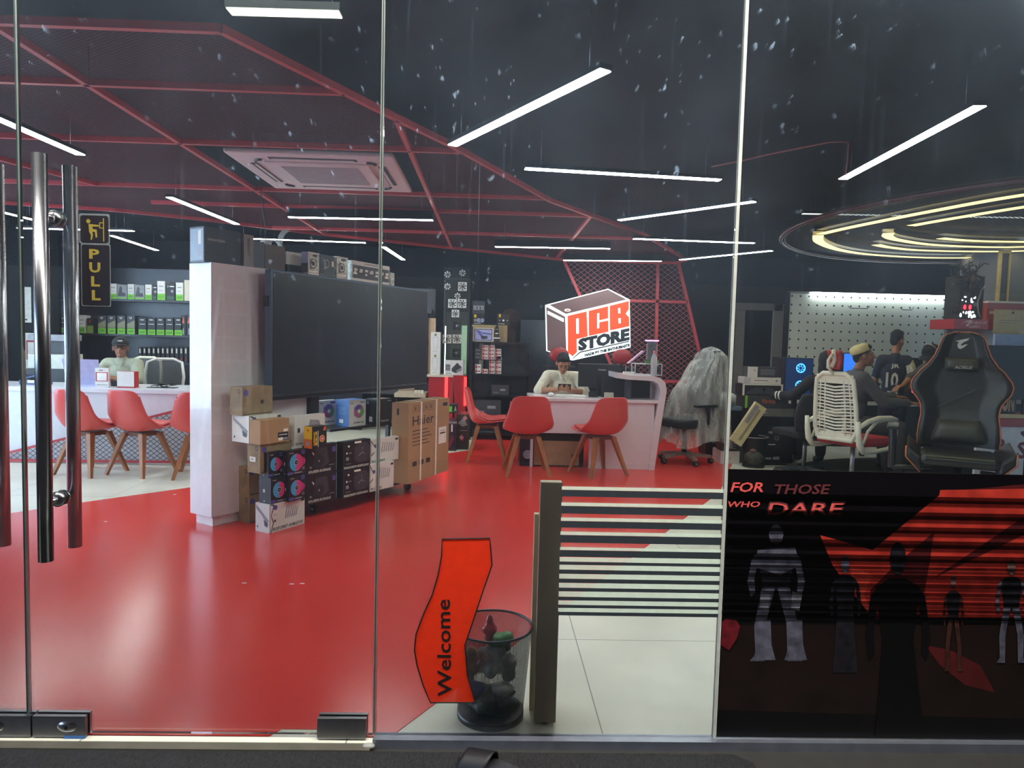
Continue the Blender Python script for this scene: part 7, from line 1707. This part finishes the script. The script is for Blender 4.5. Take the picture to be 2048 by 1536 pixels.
q = rect_at(RYv - .03, 1986, 2075, 620, 668); c = Carton(q[1] - q[0], .004, q[3] - q[2], mat('buff_paper', 'cdbd92', .6)); c.rect('F', .12, .45, .5, .47, M_gy); c.rect('F', .12, .55, .6, .57, M_gy); c.disc('F', .42, .88, .012, M_ink); c.build('paper_notice', 'buff paper sheet hanging in front of the orange-red band at the right edge', 'notice', (q[0], RYv - .04, q[2]))
# grey column and cream frame at the very right
x0 = aty(2008, 500, 5.2).x; struct(MB().box(x0, x0 + .8, 5.2, 5.9, 0, ZC, mat('blue_grey_column', '6d7380', .6, var=.05)), 'wall_column.001')
x0, x1, z0, z1 = rect_at(5.1, 1985, 2006, 503, 612); tag(MB().box(0, .02, 0, .04, zz_ + .02, z1, mat('cream_frame', 'cbbd85', .5)).box(.02, x1 - x0, 0, .04, z1 - .03, z1, mat('cream_frame', 'cbbd85', .5)).box(x1 - x0 - .012, x1 - x0, 0, .04, zz_ + .02, z1 - .03, mat('cream_frame', 'cbbd85', .5)).box(.02, x1 - x0 - .012, .02, .03, zz_ + .02, z1 - .03, M_gd).build('cream_frame', loc=(x0, RYv + .25, 0)), 'cream frame standing on the orange-red band against the grey column', 'frame')
# dark sculpted computer case with roots and red eyes
q = rect_at(RYv, 1908, 1978, 515, 640); xc = (q[0] + q[1]) / 2 ; zb_ = z0 if False else rect_at(RYv, 1908, 2100, 640, 660)[3] + .001
ac_ = thing('sculpted_computer', 'dark root-covered display computer with glowing red lights on the red shelf', 'computer', (xc + .02, RYv + .2, zb_)); M_rt = mat('root_brown', '3a322a', .8, var=.5, ns=40); hT = q[3] - zb_; wH = (q[1] - q[0]) / 2
MB().box(-wH * .5, wH * .95, -.12, .12, 0, hT * .72, mat('art_case_black', '1a1a19', .6, var=.4, ns=20)).build('case', ac_, bevel=.01)
m = MB(); rn = random.Random(21)
for k in range(34):
    a = Vector((rn.uniform(-wH * .5, wH * .5), -.13, hT * rn.uniform(.35, .8))); pts = [a]
    for j in range(5): pts.append(pts[-1] + Vector((rn.uniform(-.07, .06), rn.uniform(-.03, .03), rn.uniform(-.02, .06))))
    pts = [Vector((max(-wH, min(wH, p.x)), p.y, min(p.z, hT))) for p in pts]; m.tube(pts, [.011, .010, .009, .007, .005, .003], M_rt, 6)
for k in range(10):
    a = Vector((-wH * .45, -.13, hT * rn.uniform(.02, .3))); m.tube([a, a + Vector((-.06, 0, rn.uniform(-.02, .05))), a + Vector((-.09, 0, rn.uniform(-.04, .02)))], [.006, .004, .003], M_rt, 5)
m.build('roots', ac_)
m = MB()
for s in (-1, 1): m.ell((s * .028 - .0, -.128, hT * .20), (.014, .010, .026), mat('eye_red', 'ff2233', emit=2.0), 12, 8)
m.build('red_lights', ac_)
m = MB()
for k in range(22): m.ell((rn.uniform(-wH * .45, wH * .5), -.1205, hT * rn.uniform(.02, .14) if k % 3 else hT * rn.uniform(.28, .38)), (rn.uniform(.006, .016), .004, rn.uniform(.008, .02)), mat('white_glow', 'f4fbff', emit=1.5), 8, 5)
m.build('white_lights', ac_)
m = MB(); m.ell((.02, -.15, hT * .66), (.02, .015, .045), mat('clay_brown', '7a5238', .7), 10, 6); m.ell((.02, -.15, hT * .66 + .055), (.014, .014, .016), mat('clay_brown', '7a5238', .7), 8, 6)
for s in (-1, 1): m.tube([(.02 + s * .012, -.15, hT * .66 + .03), (.02 + s * .05, -.15, hT * .66 + .01), (.02 + s * .08, -.15, hT * .66 - .005)], .005, mat('clay_brown', '7a5238', .7), 5); m.tube([(.02 + s * .010, -.15, hT * .66 - .03), (.02 + s * .02, -.15, hT * .66 - .10)], .008, mat('clay_brown', '7a5238', .7), 5)
m.build('clay_figure', ac_)
cable('power_cable', 'pale cable looping beside the root-covered computer', [(xc + .16, RYv + .02, zb_ + .35), (xc + .10, RYv - .01, zb_ + .30), (xc + .07, RYv - .01, zb_ + .18), (xc + .09, RYv, zb_ + .08), (xc + .13, RYv + .02, zb_ + .02)], .005, mat('cable_tan', '9a8a78', .5))
q = rect_at(RYv, 2010, 2048, 668, 690)
tag(MB().box(0, .5, 0, .03, 0, .12, mat('light_blue_panel', '9fb6d8', .4)).build('pale_blue_board', loc=(aty(1990, 680, 4.5).x, 4.5, aty(2000, 692, 4.5).z)), 'pale blue glowing panel edge above the right-edge monitor', 'panel')  # plain pale blue slab without emission
